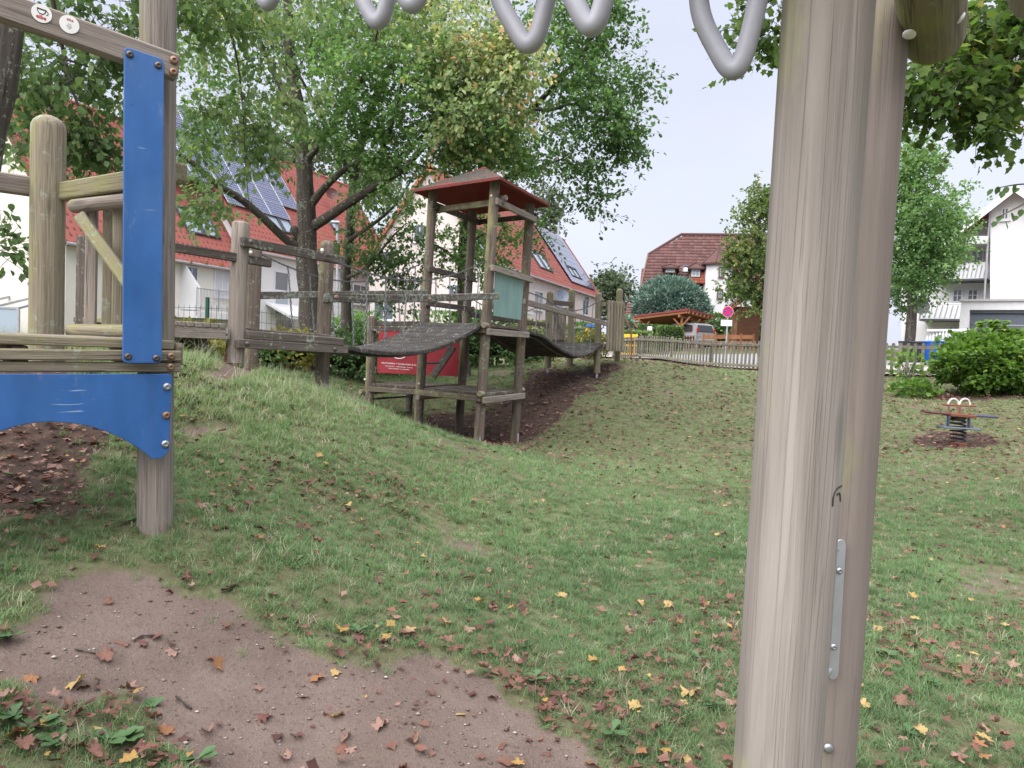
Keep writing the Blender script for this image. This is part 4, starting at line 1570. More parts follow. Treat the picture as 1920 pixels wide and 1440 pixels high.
# ------------------------------------------------------------------ spring rocker
sb_ = ongr(1796, 12.4)
root = thing('spring_rocker', 'two-seat spring rocker with maroon and purple plank and pale hoop handles', 'spring rocker', sb_)
S = 12.4


def sp(px, py, dy=0.0):
    return W(px, py, S + dy)


hel = []
cb, ct = sp(1796, 834), sp(1796, 783)
cb.z = sb_.z + .02
for i in range(0, 97):
    t = i / 96
    th = t * 2 * math.pi * 7
    hel.append(cb.lerp(ct, t) + Vector((.115 * math.cos(th), .115 * math.sin(th), 0)))
MB().tube(hel, .014, 8).build('spring', MATS['spring_black'], root)
MB().log(cb - UP * .08, cb + UP * .03, .13, seg=16).build('base', MATS['rust_pole'], root)
MB().log(ct - UP * .05, ct + UP * .02, .11, seg=16).build('top_mount', MATS['black_plastic'], root)


def plank(px0, py0, px1, py1, wid, th, mat, name, dy=0.0):
    return MB().beam(sp(px0, py0, dy), sp(px1, py1, dy), wid, th, ch=.01).build(name, MATS[mat], root)


plank(1737, 772.5, 1779, 776, .24, .035, 'maroon_paint', 'seat')
plank(1822, 779, 1865, 781.5, .24, .035, 'purple_paint', 'seat')
plank(1774, 776.5, 1823, 780.5, .28, .055, 'orange_paint', 'seat_beam')
plank(1768, 758.5, 1829, 761.5, .10, .03, 'orange_paint', 'handle_board')
for px_ in (1779, 1797, 1800, 1818):
    for dy in (-.1, .1):
        MB().beam(sp(px_, 761, dy * .4), sp(px_ - .3, 777, dy), .03, .03).build('handle_post', MATS['wood_brown'], root)
for px_ in (1778, 1817):
    for dy in (-.1, .1):
        MB().beam(sp(px_, 779, dy), sp(px_ - .5, 802, dy), .04, .03).build('leg', MATS['blue_paint'], root)
plank(1761, 799.5, 1832, 804.5, .26, .03, 'slate_paint', 'footrest')
for px_ in (1787.5, 1809):
    c0 = sp(px_, 759.5)
    MB().tube([c0 + Vector((.088 * math.cos(t), 0, .105 * math.sin(t))) for t in np.linspace(0, math.pi, 15)], .014, 8).build('handle', MATS['white_cap'], root)
# ------------------------------------------------------------------ house building helpers
def tiles(name, o, u, v, poly, parent, mat, tw=.30, th=.34, kind='stuff', wave=.035, lift=.03):
    """roof tiling over a polygon given in (u, v) metres on the plane o + u*U + v*V"""
    u, v = Vector(u).normalized(), Vector(v).normalized()
    nz = u.cross(v).normalized()
    if nz.z < 0:
        nz = -nz
    P = np.array(poly, float)
    u0, u1, v0, v1 = P[:, 0].min(), P[:, 0].max(), P[:, 1].min(), P[:, 1].max()
    iu, iv = np.meshgrid(np.arange(int((u1 - u0) / tw) + 1), np.arange(int((v1 - v0) / th) + 1))
    cu, cv = (u0 + iu * tw).ravel(), (v0 + iv * th).ravel()
    keep = poly_sd(cu + tw / 2, cv + th / 2, poly) > -.05
    cu, cv = cu[keep], cv[keep]
    n = len(cu)
    tu = np.array([0, .25, .6, 1.0]) * tw
    tz = np.array([0.1, 1.0, .25, .1]) * wave
    V = np.zeros((n, 12, 3))
    for r_, (vv, zz) in enumerate(((0, -.01), (0, lift), (th * 1.04, .004))):
        for c_ in range(4):
            k_ = r_ * 4 + c_
            V[:, k_, 0] = cu + tu[c_]
            V[:, k_, 1] = cv + vv
            V[:, k_, 2] = zz + (tz[c_] if r_ else tz[c_] * .3)
    base = np.arange(n)[:, None, None] * 12
    q = np.array([[r_ * 4 + c_, r_ * 4 + c_ + 1, r_ * 4 + c_ + 5, r_ * 4 + c_ + 4] for r_ in range(2) for c_ in range(3)])
    Fq = (base + q[None]).reshape(-1, 4)
    V = V.reshape(-1, 3)
    root = parent
    while root.parent is not None:
        root = root.parent
    M = np.array([[u.x, u.y, u.z], [v.x, v.y, v.z], [nz.x, nz.y, nz.z]])
    Wd = V @ M + np.array(Vector(o) - root.location)
    ob = np_mesh(name, Wd, Fq, MATS[mat], parent, {'tint': np.repeat(rng.random(n), 12)})
    ob['kind'] = kind
    return ob


def ray_plane(px, py, o, n):
    d = _f * FPX + _r * (px - 960) + _u * (720 - py)
    t = Vector(n).dot(Vector(o) - CAM) / Vector(n).dot(d)
    return CAM + d * t


def window(root, o, ax, ay, w_, h_, fr='pvc_white', gl='glass', cols=1, rows=1, t=.08, sill=True, name='window', dep=.05):
    """o lower corner on the wall face; outward normal ax x ay"""
    o, ax, ay = Vector(o), Vector(ax).normalized(), Vector(ay).normalized()
    nz = ax.cross(ay).normalized()
    m_ = MB()
    P = lambda x, y, z=0.0: o + ax * x + ay * y + nz * z
    hb = t / 2
    for a_, b_ in ((P(0, hb), P(w_, hb)), (P(0, h_ - hb), P(w_, h_ - hb))):
        m_.beam(a_ + nz * dep / 2, b_ + nz * dep / 2, dep, t, up=ay)
    for x in (hb, w_ - hb):
        m_.beam(P(x, t) + nz * dep / 2, P(x, h_ - t) + nz * dep / 2, dep * .98, t, up=ax)
    for c_ in range(1, cols):
        m_.beam(P(w_ * c_ / cols, t) + nz * dep * .45, P(w_ * c_ / cols, h_ - t) + nz * dep * .45, dep * .8, t * .6, up=ax)
    for r_ in range(1, rows):
        m_.beam(P(t, h_ * r_ / rows) + nz * dep * .43, P(w_ - t, h_ * r_ / rows) + nz * dep * .43, dep * .7, t * .45, up=ay)
    f = m_.build(name, MATS[fr], root)
    MB().prism([(t * .7, t * .7), (w_ - t * .7, t * .7), (w_ - t * .7, h_ - t * .7), (t * .7, h_ - t * .7)], o + nz * .004, ax, ay, .012).build('pane', MATS[gl], f)
    if sill:
        MB().beam(P(-.06, -.03, .06), P(w_ + .06, -.03, .06), .12, .05, up=ay).build('sill', MATS[fr], f)
    return f


def gable_house(name, label, E0, u, length, hw, base_z, eave_z, ridge_z, wall, tile, trim='wood_brown', over=.45, gable_trim=None):
    """long house, front eave from E0 along u; returns root and plane frames"""
    u = Vector((u[0], u[1], 0)).normalized()
    nrm = Vector((u.y, -u.x, 0))           # outward normal of the front facade
    E0 = Vector((E0[0], E0[1], base_z))
    root = thing(name, label, 'house', E0)
    ax = -nrm
    H, RH = eave_z - base_z, ridge_z - base_z
    m_ = MB()
    m_.prism([(0, 0), (2 * hw, 0), (2 * hw, H), (hw, RH - .12), (0, H)], E0, ax, UP, length)
    m_.build('wall', MATS[wall], root)
    sl_ = Vector((-nrm.x * hw, -nrm.y * hw, ridge_z - eave_z))
    S_ = sl_.length
    vv = sl_.normalized()
    so_ = E0 + UP * H - vv * over + UP * .10 - u * .25
    tiles('roof_tiles', so_, u, vv, [(0, 0), (length + .5, 0), (length + .5, S_ + over), (0, S_ + over)], root, tile)
    nu_ = u.cross(vv)
    if nu_.z < 0:
        nu_ = -nu_
    # roof slab under the tiles on both sides
    m_ = MB()
    for sg in (1, -1):
        v2 = Vector((-nrm.x * sg, -nrm.y * sg, 0)) * hw + UP * (ridge_z - eave_z)
        v2.normalize()
        s0 = (E0 if sg == 1 else E0 - nrm * 2 * hw) + UP * H - v2 * over - u * .25
        b0, b1 = s0 + v2 * ((S_ + over) / 2), s0 + v2 * ((S_ + over) / 2) + u * (length + .5)
        n2 = u.cross(v2) * (1 if u.cross(v2).z > 0 else -1)
        m_.beam(b0 + n2 * .04, b1 + n2 * .04, S_ + over - .02, .12, up=n2, m=0)
    m_.build('roof_slab', MATS[tile if tile != 'x' else 'tile_red'], root)
    # verge boards, gutter, ridge cap
    for t in (-.27, length + .27):
        for sg in (1, -1):
            v2 = (Vector((-nrm.x * sg, -nrm.y * sg, 0)) * hw + UP * (ridge_z - eave_z)).normalized()
            s0 = (E0 if sg == 1 else E0 - nrm * 2 * hw) + UP * (H + .03) - v2 * over + u * t
            MB().beam(s0, s0 + v2 * (S_ + over), .03, .22, up=UP).build('verge_board', MATS[gable_trim or trim], root)
    gpt = so_ - vv * .03 + nrm * .04
    MB().tube([gpt, gpt + u * (length + .5)], .065, 8).build('gutter', MATS['zinc'], root)
    rp_ = E0 - nrm * hw + UP * (RH + .12) - u * .25
    MB().log(rp_, rp_ + u * (length + .5), .11, seg=10).build('ridge_cap', MATS[tile], root)
    return dict(root=root, u=u, n=nrm, vv=vv, nu=nu_, so=so_, S=S_, E0=E0, H=H, L=length, over=over)


def facade_at(h, px, py, off=0.0):
    return ray_plane(px, py, h['E0'] + h['n'] * off, h['n'])


def roof_at(h, px, py, off=0.0):
    return ray_plane(px, py, h['so'] + h['nu'] * off, h['nu'])


def facade_window(h, px0, py0, px1, py1, fr='pvc_white', gl='glass', cols=1, rows=1, **kw):
    """window between two photo points on the front facade"""
    a_, b_ = facade_at(h, px0, py1), facade_at(h, px1, py0)
    w_, hh = (b_ - a_).dot(h['u']), abs(b_.z - a_.z)
    a_.z = min(a_.z, b_.z)
    return window(h['root'], a_ if w_ > 0 else b_, h['u'], UP, abs(w_), hh, fr, gl, cols, rows, **kw)


def skylight(h, px, py, w_, l_, n_=2):
    c = roof_at(h, px, py, .06)
    for i in range(n_):
        o_ = c + h['u'] * (w_ * 1.06 * (i - n_ / 2))
        window(h['root'], o_, h['u'], h['vv'], w_, l_, 'dark_frame', 'glass_sky', t=.09, sill=False, name='roof_window', dep=.09)


# ------------------------------------------------------------------ terrace of red roofed houses
HU = Vector((.33, .944, 0))
hB = gable_house('terraced_house', 'cream house with red tiled roof and a railed balcony, end of the terrace', (-16.87, 28.1), HU, 9.75, 4.37, -.2, 4.9, 11.2, 'wall_cream', 'tile_red')
hC = gable_house('terraced_house', 'white terraced house with a large solar array on its red tiled roof', (-13.55, 37.5), HU, 16.0, 4.37, -.2, 6.0, 12.3, 'wall_white', 'tile_red')
hE = gable_house('terraced_house', 'pink rendered house with red roof and a tall strip of solar panels', (-1.75, 43.0), HU, 29.2, 3.8, -.2, 6.5, 11.7, 'wall_pink', 'tile_red', gable_trim='wood_orange')
# B: balcony door, window, balcony
facade_window(hB, 345, 500, 371, 577, cols=2)
facade_window(hB, 400, 505, 432, 556, gl='curtain', cols=2)
facade_window(hB, 356, 603, 425, 640, gl='glass', cols=3)
for px_ in (346, 376, 405):
    p = facade_at(hB, px_, 492 if px_ < 380 else 496)
    MB().beam(p + UP * .05, p + hB['n'] * .4 + UP * .0, .1, .14).build('rafter_end', MATS['wood_orange'], hB['root'])
ba, bb = facade_at(hB, 322, 588), facade_at(hB, 431, 596)
ba.z = bb.z = (ba.z + bb.z) / 2
MB().beam(ba + hB['n'] * .7, bb + hB['n'] * .7, 1.4, .30).build('balcony', MATS['wall_white'], hB['root'])
ra_, rb_ = ba + hB['n'] * 1.36 + UP * .15, bb + hB['n'] * 1.36 + UP * .15
m_ = MB()
m_.tube([ra_ + UP * 1.0, rb_ + UP * 1.0], .025, 6)
m_.tube([ra_ + UP * .1, rb_ + UP * .1], .018, 6)
for i in range(41):
    q = ra_.lerp(rb_, i / 40)
    m_.tube([q + UP * .1, q + UP * 1.0], .011, 5)
ral = m_.build('balcony_railing', MATS['galv'], hB['root'])
for t in (0, .36, .7, 1):
    q = ra_.lerp(rb_, t)
    MB().tube([q - UP * .2, q + UP * 1.05], .028, 6).build('railing_post', MATS['galv'], ral)
gq = facade_at(hB, 338, 580)
MB().prism([(0, 0), (1.1, 0), (1.1, 1.0), (0, 2.3)], gq, hB['n'], UP, .02).build('balcony_screen', MATS['pvc_white'], hB['root'])
skylight(hB, 385, 443, 1.05, 1.55)
for px_, py_ in ((123, 470),):
    p = facade_at(hB, px_, py_, .1)
    MB().tube([p + UP * .5, p + UP * .2 + Vector((-.1, 0, 0)), Vector((p.x - .1, p.y, 0))], .05, 8).build('downpipe', MATS['zinc'], hB['root'])
# C: windows, awning, solar array, dish
facade_window(hC, 513, 511, 541, 545, cols=1)
facade_window(hC, 513, 548, 541, 590, gl='glass_sky', cols=1, sill=True)
facade_window(hC, 514, 598, 548, 640, cols=2)
facade_window(hC, 600, 528, 622, 560, cols=2)
facade_window(hC, 660, 536, 690, 570, cols=2)
facade_window(hC, 640, 590, 690, 630, cols=3)
aw0, aw1 = facade_at(hC, 498, 566), facade_at(hC, 560, 574)
aw0.z = aw1.z = (aw0.z + aw1.z) / 2
MB().prism([(0, 0), (1.6, -.65), (1.6, -.82), (0, -.1)][::-1], aw0, hC['n'], UP, -(aw1 - aw0).length).build('awning', MATS['pvc_white'], hC['root'])
skylight(hC, 535, 437, 1.05, 1.5)
skylight(hC, 632, 432, .9, 1.2, 1)
sA0 = roof_at(hC, 562, 397, .10)
for r_ in range(6):
    for c_ in range(6):
        if (r_ == 0 and c_ in (0,)) or (r_ == 0 and c_ > 3):
            continue
        o_ = sA0 - hC['u'] * (1.72 * (c_ + 1)) + hC['vv'] * (1.04 * (r_ - 1)) + hC['nu'] * .06
        m_ = MB()
        P4 = [o_, o_ + hC['u'] * 1.68, o_ + hC['u'] * 1.68 + hC['vv'] * 1.0, o_ + hC['vv'] * 1.0]
        m_.add([p + hC['nu'] * .035 for p in P4] + P4, [(0, 1, 2, 3), (4, 5, 1, 0), (5, 6, 2, 1), (6, 7, 3, 2), (7, 4, 0, 3)], [(.04, .04, 0), (1.64, .04, 0), (1.64, .96, 0), (.04, .96, 0)] * 2, 0, False)
        sp_ = m_.build('solar_panel', MATS['solar'], hC['root'])
        fr_ = MB()
        for i in range(4):
            fr_.beam(P4[i] + hC['nu'] * .02, P4[(i + 1) % 4] + hC['nu'] * .02, .035, .045, up=hC['nu'])
        fr_.build('frame', MATS['galv'], sp_)


def dish(root, p, n, r, mat, name='satellite_dish'):
    n = Vector(n).normalized()
    a_ = n.orthogonal().normalized()
    b_ = n.cross(a_)
    vs_, fs_ = [p - n * r * .3], []
    for i in range(1, 4):
        for j in range(16):
            th = 2 * math.pi * j / 16
            q = i / 3
            vs_.append(p + (a_ * math.cos(th) + b_ * math.sin(th)) * r * q + n * r * (.3 * q * q - .3))
    for j in range(16):
        fs_.append((0, 1 + j, 1 + (j + 1) % 16))
        for i in range(2):
            fs_.append((1 + i * 16 + j, 1 + (i + 1) * 16 + j, 1 + (i + 1) * 16 + (j + 1) % 16, 1 + i * 16 + (j + 1) % 16))
    o_ = MB().add(vs_, fs_).build(name, MATS[mat], root)
    MB().tube([p - n * r * .25, p + n * r * .7 - UP * r * .3], .02, 6).build('feed_arm', MATS['galv'], o_)
    MB().tube([p - n * r * .3, p - n * r * .5 - UP * r * 1.5], .03, 6).build('mast', MATS['galv'], o_)
    return o_


dish(hC['root'], roof_at(hC, 623, 363, .9), Vector((.5, -.8, .3)), .42, 'maroon_paint')
# E: solar strip, skylight, windows, dish, chimney pipe
ezz = roof_at(hE, 1116, 545, .10)
for r_ in range(9):
    for c_ in range(5):
        if c_ in (2, 3) and r_ in (1, 2):
            continue
        o_ = ezz - hE['u'] * (1.72 * (c_ + 1)) + hE['vv'] * (.66 * r_) + hE['nu'] * .06
        P4 = [o_, o_ + hE['u'] * 1.70, o_ + hE['u'] * 1.70 + hE['vv'] * .645, o_ + hE['vv'] * .645]
        m_ = MB()
        m_.add([p + hE['nu'] * .035 for p in P4] + P4, [(0, 1, 2, 3), (4, 5, 1, 0), (5, 6, 2, 1), (6, 7, 3, 2), (7, 4, 0, 3)], [(.04, .04, 0), (1.66, .04, 0), (1.66, .6, 0), (.04, .6, 0)] * 2, 0, False)
        m_.build('solar_panel', MATS['solar'], hE['root'])
window(hE['root'], ezz - hE['u'] * 6.9 + hE['vv'] * .75 + hE['nu'] * .05, hE['u'], hE['vv'], 3.2, 1.1, 'dark_frame', 'glass_sky', cols=2, sill=False, name='roof_window', dep=.1)
skylight(hE, 1026, 507, 1.6, 1.7, 2)
skylight(hE, 905, 470, 1.1, 1.5, 1)
for a_, b_, c_, d_ in ((1091, 556, 1104, 590), (1040, 552, 1056, 585), (1062, 553, 1078, 575), (905, 540, 930, 580), (1000, 548, 1018, 580)):
    facade_window(hE, a_, b_, c_, d_, cols=2)
dish(hE['root'], facade_at(hE, 1055, 554, .6), Vector((.4, -.9, .3)), .5, 'slate_paint')
p = roof_at(hE, 1046, 456)
MB().tube([p - UP * .5, p + UP * 1.9], .09, 10).build('flue', MATS['galv'], hE['root'])
# E near gable: windows facing the playground
gax = -hE['n']
for px0, py0, px1, py1 in ((842, 533, 862, 560), (700, 560, 740, 600), (775, 420, 800, 455), (715, 470, 740, 505)):
    g0_, g1_ = ray_plane(px0, py1, hE['E0'] - hE['u'] * .0, hE['u']), ray_plane(px1, py0, hE['E0'], hE['u'])
    window(hE['root'], g0_ - hE['u'] * .0, hE['n'], UP, abs((g1_ - g0_).dot(hE['n'])), abs(g1_.z - g0_.z), cols=2)
# canopy over the terrace in front of the pink house
cA = ray_plane(810, 582, hE['E0'] - hE['u'] * 2.6, hE['u'])
MB().beam(cA, cA + hE['n'] * 5.5, 3.0, .12).build('terrace_canopy', MATS['pvc_white'], hE['root'])
for t in (.1, 2.8, 5.3):
    q = cA + hE['n'] * t - hE['u'] * 1.35
    MB().beam(Vector((q.x, q.y, -.2)), q, .1, .1, up=(1, 0, 0)).build('canopy_post', MATS['pvc_white'], hE['root'])

# small glazed lean-to by the cream gable
gp_ = ray_plane(-60, 620, hB['E0'], hB['u'])
root = thing('garden_room', 'small white framed glass lean-to against the cream gable wall', 'conservatory', (gp_.x, gp_.y, 0))
o_ = ray_plane(34, 640, hB['E0'] - hB['u'] * 1.6, hB['u'])
o_.z = 0.1
for sx in (0, -1.3, -2.6):
    MB().beam(o_ + hB['n'] * sx, o_ + hB['n'] * sx + UP * 2.0, .09, .09, up=(1, 0, 0)).build('frame_post', MATS['galv'], root)
    MB().beam(o_ + hB['n'] * sx + UP * 2.02, o_ + hB['n'] * sx + UP * 2.5 + hB['u'] * 1.6, .09, .09).build('roof_bar', MATS['galv'], root)
for z_ in (.05, 1.0, 2.02):
    MB().beam(o_ + UP * z_ + hB['n'] * .04, o_ - hB['n'] * 2.64 + UP * z_, .08, .08).build('cross_bar', MATS['galv'], root)
for sx in (0, -1.3):
    MB().prism([(0, 0), (-1.2, 0), (-1.2, 1.9), (0, 1.9)][::-1], o_ + hB['n'] * (sx - .05) + UP * .08, hB['n'], UP, .01).build('pane', MATS['glass_sky'], root)
# ------------------------------------------------------------------ brown roofed house beyond the carport
RL = W(1277, 444, 62.0)
uF = Vector((.975, -.22, 0)).normalized()
nF = Vector((uF.y, -uF.x, 0))
if nF.y > 0:
    nF = -nF
hwF, riseF = 4.3, 4.7
root = thing('villa', 'white house with big brown hipped roof, dormers and a corner turret', 'house', RL + nF * hwF - UP * (RL.z - 1.9))
ez = RL.z - riseF
vF = (-nF * hwF + UP * riseF).normalized()
SF = math.hypot(hwF, riseF)
oF = RL + nF * hwF - UP * riseF
tiles('roof_tiles', oF - vF * .3 + UP * .1, uF, vF, [(-2.9, 0), (-2.55, SF * .62), (0, SF + .3), (11, SF + .3), (11, 0)], root, 'tile_brown', .33, .36, lift=.05)
m_ = MB()
lay = []
for sg in (1, -1):
    e_ = RL + nF * hwF * sg - UP * riseF
    m_.add([e_ - uF * 2.8, e_ + uF * 11, RL + uF * 11, RL, e_ - nF * sg * hwF * .62 - uF * 2.5 + UP * riseF * .62], [(0, 1, 2, 3, 4)], None, 0, False)
    lay.append(e_ - nF * sg * hwF * .62 - uF * 2.5 + UP * riseF * .62)
m_.add([lay[0], RL, lay[1]], [(0, 1, 2)], None, 0, False)
m_.build('roof_slab', MATS['tile_brown'], root)
m_ = MB()
m_.box(RL + uF * 4.3 - UP * (riseF + (ez - 1.5) / 2), (13.4, 2 * hwF - .5, ez - 1.5), ux=uF)
m_.prism([(-hwF + .3, 0), (hwF - .3, 0), (hwF * .4, riseF * .58), (-hwF * .4, riseF * .58)], RL - uF * 2.3 - UP * riseF, nF, UP, .2)
m_.build('wall', MATS['wall_white'], root)


MB().tube([lay[0] + UP * .1, RL + UP * .2, RL + uF * 11 + UP * .2], .12, 8).build('ridge_cap', MATS['tile_brown'], root)
MB().beam(lay[0] + UP * .05, oF - uF * 2.85 - vF * .3 + UP * .05, .12, .3).build('verge_board', MATS['brown_frame'], root)


def dormer(px, pyb, wpx, hpx):
    c = ray_plane(px, pyb, oF + nF * .6, nF)
    s_ = 60 / FPX
    w_, h_ = wpx * s_, hpx * s_
    m_ = MB().box(c - nF * .9 + UP * h_ / 2, (w_, 1.8, h_), ux=uF)
    d_ = m_.build('dormer', MATS['brown_frame'], root)
    window(root, c - uF * w_ * .38 + UP * h_ * .12 + nF * .02, uF, UP, w_ * .76, h_ * .8, 'pvc_white', 'glass_sky', 2, 2, t=.07, sill=False)
    tp, ov = c + UP * h_, w_ * .75
    apx = tp + UP * h_ * .75 - nF * .9
    q = [tp - uF * ov + nF * .35, tp + uF * ov + nF * .35, tp + uF * ov - nF * 2.0, tp - uF * ov - nF * 2.0]
    MB().add(q + [apx, apx - nF * 1.2] + [x - UP * .1 for x in q], [(0, 1, 4), (1, 2, 5, 4), (3, 0, 4, 5), (6, 7, 1, 0), (7, 8, 2, 1), (9, 6, 0, 3), (9, 8, 7, 6)], None, 0, False).build('dormer_roof', MATS['tile_brown'], root)
    for a_, b_ in ((q[0], apx), (q[1], apx)):
        MB().tube([a_ + UP * .03, b_ + UP * .03], .07, 6).build('hip_cap', MATS['tile_brown'], root)


dormer(1256.5, 512, 20, 10)
dormer(1304, 521, 19, 17)
window(root, ray_plane(1279, 514, oF + nF * .1, nF) + UP * .1, uF, vF, .7, .75, 'dark_frame', 'glass_sky', sill=False, name='roof_window', dep=.1)
sk = ray_plane(1292, 531, oF + nF * .75, nF)
tiles('tile_skirt', sk, uF, (UP * .92 - nF * .38), [(0, 0), (1.45, 0), (1.45, 1.3), (0, .5)], root, 'tile_orange', .2, .24)
# turret
tcn = ray_plane(1343, 560, oF + nF * .3, nF)
tz0, tz1 = 1.8, ray_plane(1343, 494, oF + nF * .3, nF).z
oct_ = [(1.05 * math.cos(R(22.5 + 45 * i)), 1.05 * math.sin(R(22.5 + 45 * i))) for i in range(8)]
MB().prism(oct_, Vector((tcn.x, tcn.y, tz0)), (1, 0, 0), (0, 1, 0), tz1 - tz0).build('turret', MATS['wall_white'], root)
top_ = Vector((tcn.x, tcn.y, tz1 + 1.25))
ev = [Vector((tcn.x + x * 1.32, tcn.y + y * 1.32, tz1 - .05)) for x, y in oct_]
MB().add(ev + [top_] + [e - UP * .12 for e in ev], [(i, (i + 1) % 8, 8) for i in range(8)] + [(9 + i, 9 + (i + 1) % 8, (i + 1) % 8, i) for i in range(8)] + [tuple(range(16, 8, -1))], None, 0, False).build('turret_roof', MATS['tile_brown'], root)
for i in range(8):
    if ev[i].y < tcn.y + .2:
        MB().tube([ev[i], top_], .05, 5).build('hip_cap', MATS['tile_brown'], root)
for px0, py0, px1, py1 in ((1347, 501, 1359, 520), (1344, 542, 1356, 560)):
    c0 = ray_plane(px0, py1, Vector((tcn.x, tcn.y - 1.0, 0)), (.22, -.97, 0))
    c1 = ray_plane(px1, py0, Vector((tcn.x, tcn.y - 1.0, 0)), (.22, -.97, 0))
    window(root, c0, (.97, .22, 0), UP, abs(c1.x - c0.x), abs(c1.z - c0.z), 'brown_frame', 'glass_sky', 2, 2, t=.07)
# low shed roof in front of the villa
lr0, lr1 = W(1172, 592, 58), W(1395, 594, 56)
lr0.z = lr1.z = 4.0
root = thing('low_outbuilding', 'low outbuilding with brown tiled roof behind the carport', 'outbuilding', (lr0.x, lr0.y, 1.9))
lu = (lr1 - lr0).normalized()
ln_ = Vector((lu.y, -lu.x, 0))
MB().box((lr0 + lr1) / 2 - ln_ * 1.5 - UP * 1.1, ((lr1 - lr0).length, 3, 2.2), ux=lu).build('wall', MATS['wall_cream'], root)
tiles('roof_tiles', lr0 + ln_ * .3, lu, (-ln_ + UP * .75), [(0, 0), ((lr1 - lr0).length, 0), ((lr1 - lr0).length, 2.1), (0, 2.1)], root, 'tile_brown', .33, .36, lift=.05)
MB().beam(lr0 + ln_ * .3 - UP * .02, lr1 + ln_ * .3 - UP * .02, .1, .1).build('fascia', MATS['brown_frame'], root)

# ------------------------------------------------------------------ white apartment block with loggias
GU = Vector((.75, -.66, 0)).normalized()
GB = Vector((.66, .75, 0)).normalized()       # away from the viewer
gA = W(1857, 560, 38.0)
root = thing('apartment_block', 'white gabled apartment block with recessed balconies', 'building', Vector((gA.x, gA.y, 1.2)))
PG = lambda px, py, dy=0.0: VPl(px, py, gA + GB * dy, gA + GB * dy + GU)


def gpoly(pts, th, name, mat):
    o_ = pts[0]
    return MB().prism([((p - o_).dot(GU), (p - o_).z) for p in pts], o_ + GB * th, GU, UP, th).build(name, MATS[mat], root)


gpoly([PG(1856, 720), PG(2080, 760), PG(2080, 470), PG(1905, 352), PG(1857, 386)], 9.0, 'wall', 'wall_white')['label'] = 'tall plain white gable wall'
gpoly([PG(1690, 720, 1.6), PG(1862, 730, 1.6), PG(1862, 395, 1.6), PG(1781, 450, 1.6), PG(1690, 478, 1.6)], 6.0, 'wall', 'wall_white')
gpoly([PG(1783, 447, .7), PG(1859, 447, .7), PG(1859, 390, .7)], .15, 'gable_infill', 'wall_grey')
for a_, b_ in (((1905, 353), (1762, 464)), ((1905, 353), (2080, 470))):
    p0, p1 = PG(*a_, -.4), PG(*b_, -.4)
    MB().beam(p0 + GB * 4.5 + UP * .05, p1 + GB * 4.5 + UP * .05, 9.6, .16).build('roof_slab', MATS['tile_red'], root)
    MB().beam(p0 - GB * .32 - UP * .05, p1 - GB * .32 - UP * .05, .06, .3).build('verge_board', MATS['pvc_white'], root)
MB().beam(PG(1762, 453.5, .5), PG(1857, 453.5, .5), 1.6, .38).build('balcony_slab', MATS['pvc_white'], root)
for pa_, pb_, yt, yb in ((1752, 1852, 496, 523), (1724, 1850, 571, 598)):
    t0_, t1_ = PG(pa_, yt, .3), PG(pb_, yt, .3)
    b0_, b1_ = PG(pa_, yb, .3), PG(pb_, yb, .3)
    t0_.z = t1_.z = (t0_.z + t1_.z) / 2
    b0_.z = b1_.z = (b0_.z + b1_.z) / 2
    MB().beam((t0_ + b0_) / 2, (t1_ + b1_) / 2, .04, (t0_ - b0_).z).build('balcony_parapet', MATS['pvc_white'], root)
    m_ = MB()
    nn = 13
    for i in range(nn):
        q = lerp(0, 1, i / nn)
        a_ = b0_.lerp(b1_, q)
        b_ = t0_.lerp(t1_, min(1, q + .055))
        m_.beam(a_ - GB * .05 + UP * .06, b_ - GB * .05 - UP * .04, .03, .05, up=-GB)
    m_.build('slanted_bars', MATS['zinc'], root)
    MB().beam(b0_ + GB * .6 - UP * .06, b1_ + GB * .6 - UP * .06, 1.5, .1).build('balcony_slab', MATS['dark_frame'], root)
    MB().tube([t0_ + UP * .03, t1_ + UP * .03], .04, 6).build('handrail', MATS['pvc_white'], root)
for px0, py0, px1, py1, dy, c_, r_ in ((1819, 468, 1846, 496, 1.6, 2, 1), (1784, 541, 1807, 568, 1.6, 2, 2), (1812, 541, 1836, 566, 1.6, 2, 2), (1875, 388, 1894, 414, 0, 2, 2), (1775, 611, 1800, 640, 1.6, 2, 1)):
    c0, c1 = PG(px0, py1, dy), PG(px1, py0, dy)
    window(root, c0, GU, UP, (c1 - c0).dot(GU), c1.z - c0.z, cols=c_, rows=r_, t=.09)
MB().tube([PG(1856, 392, -.06), PG(1845, 572, -.06)], .05, 8).build('downpipe', MATS['zinc'], root)
dish(root, PG(1727, 575, -1.2), Vector((-.3, -.8, .35)), .42, 'black_plastic')
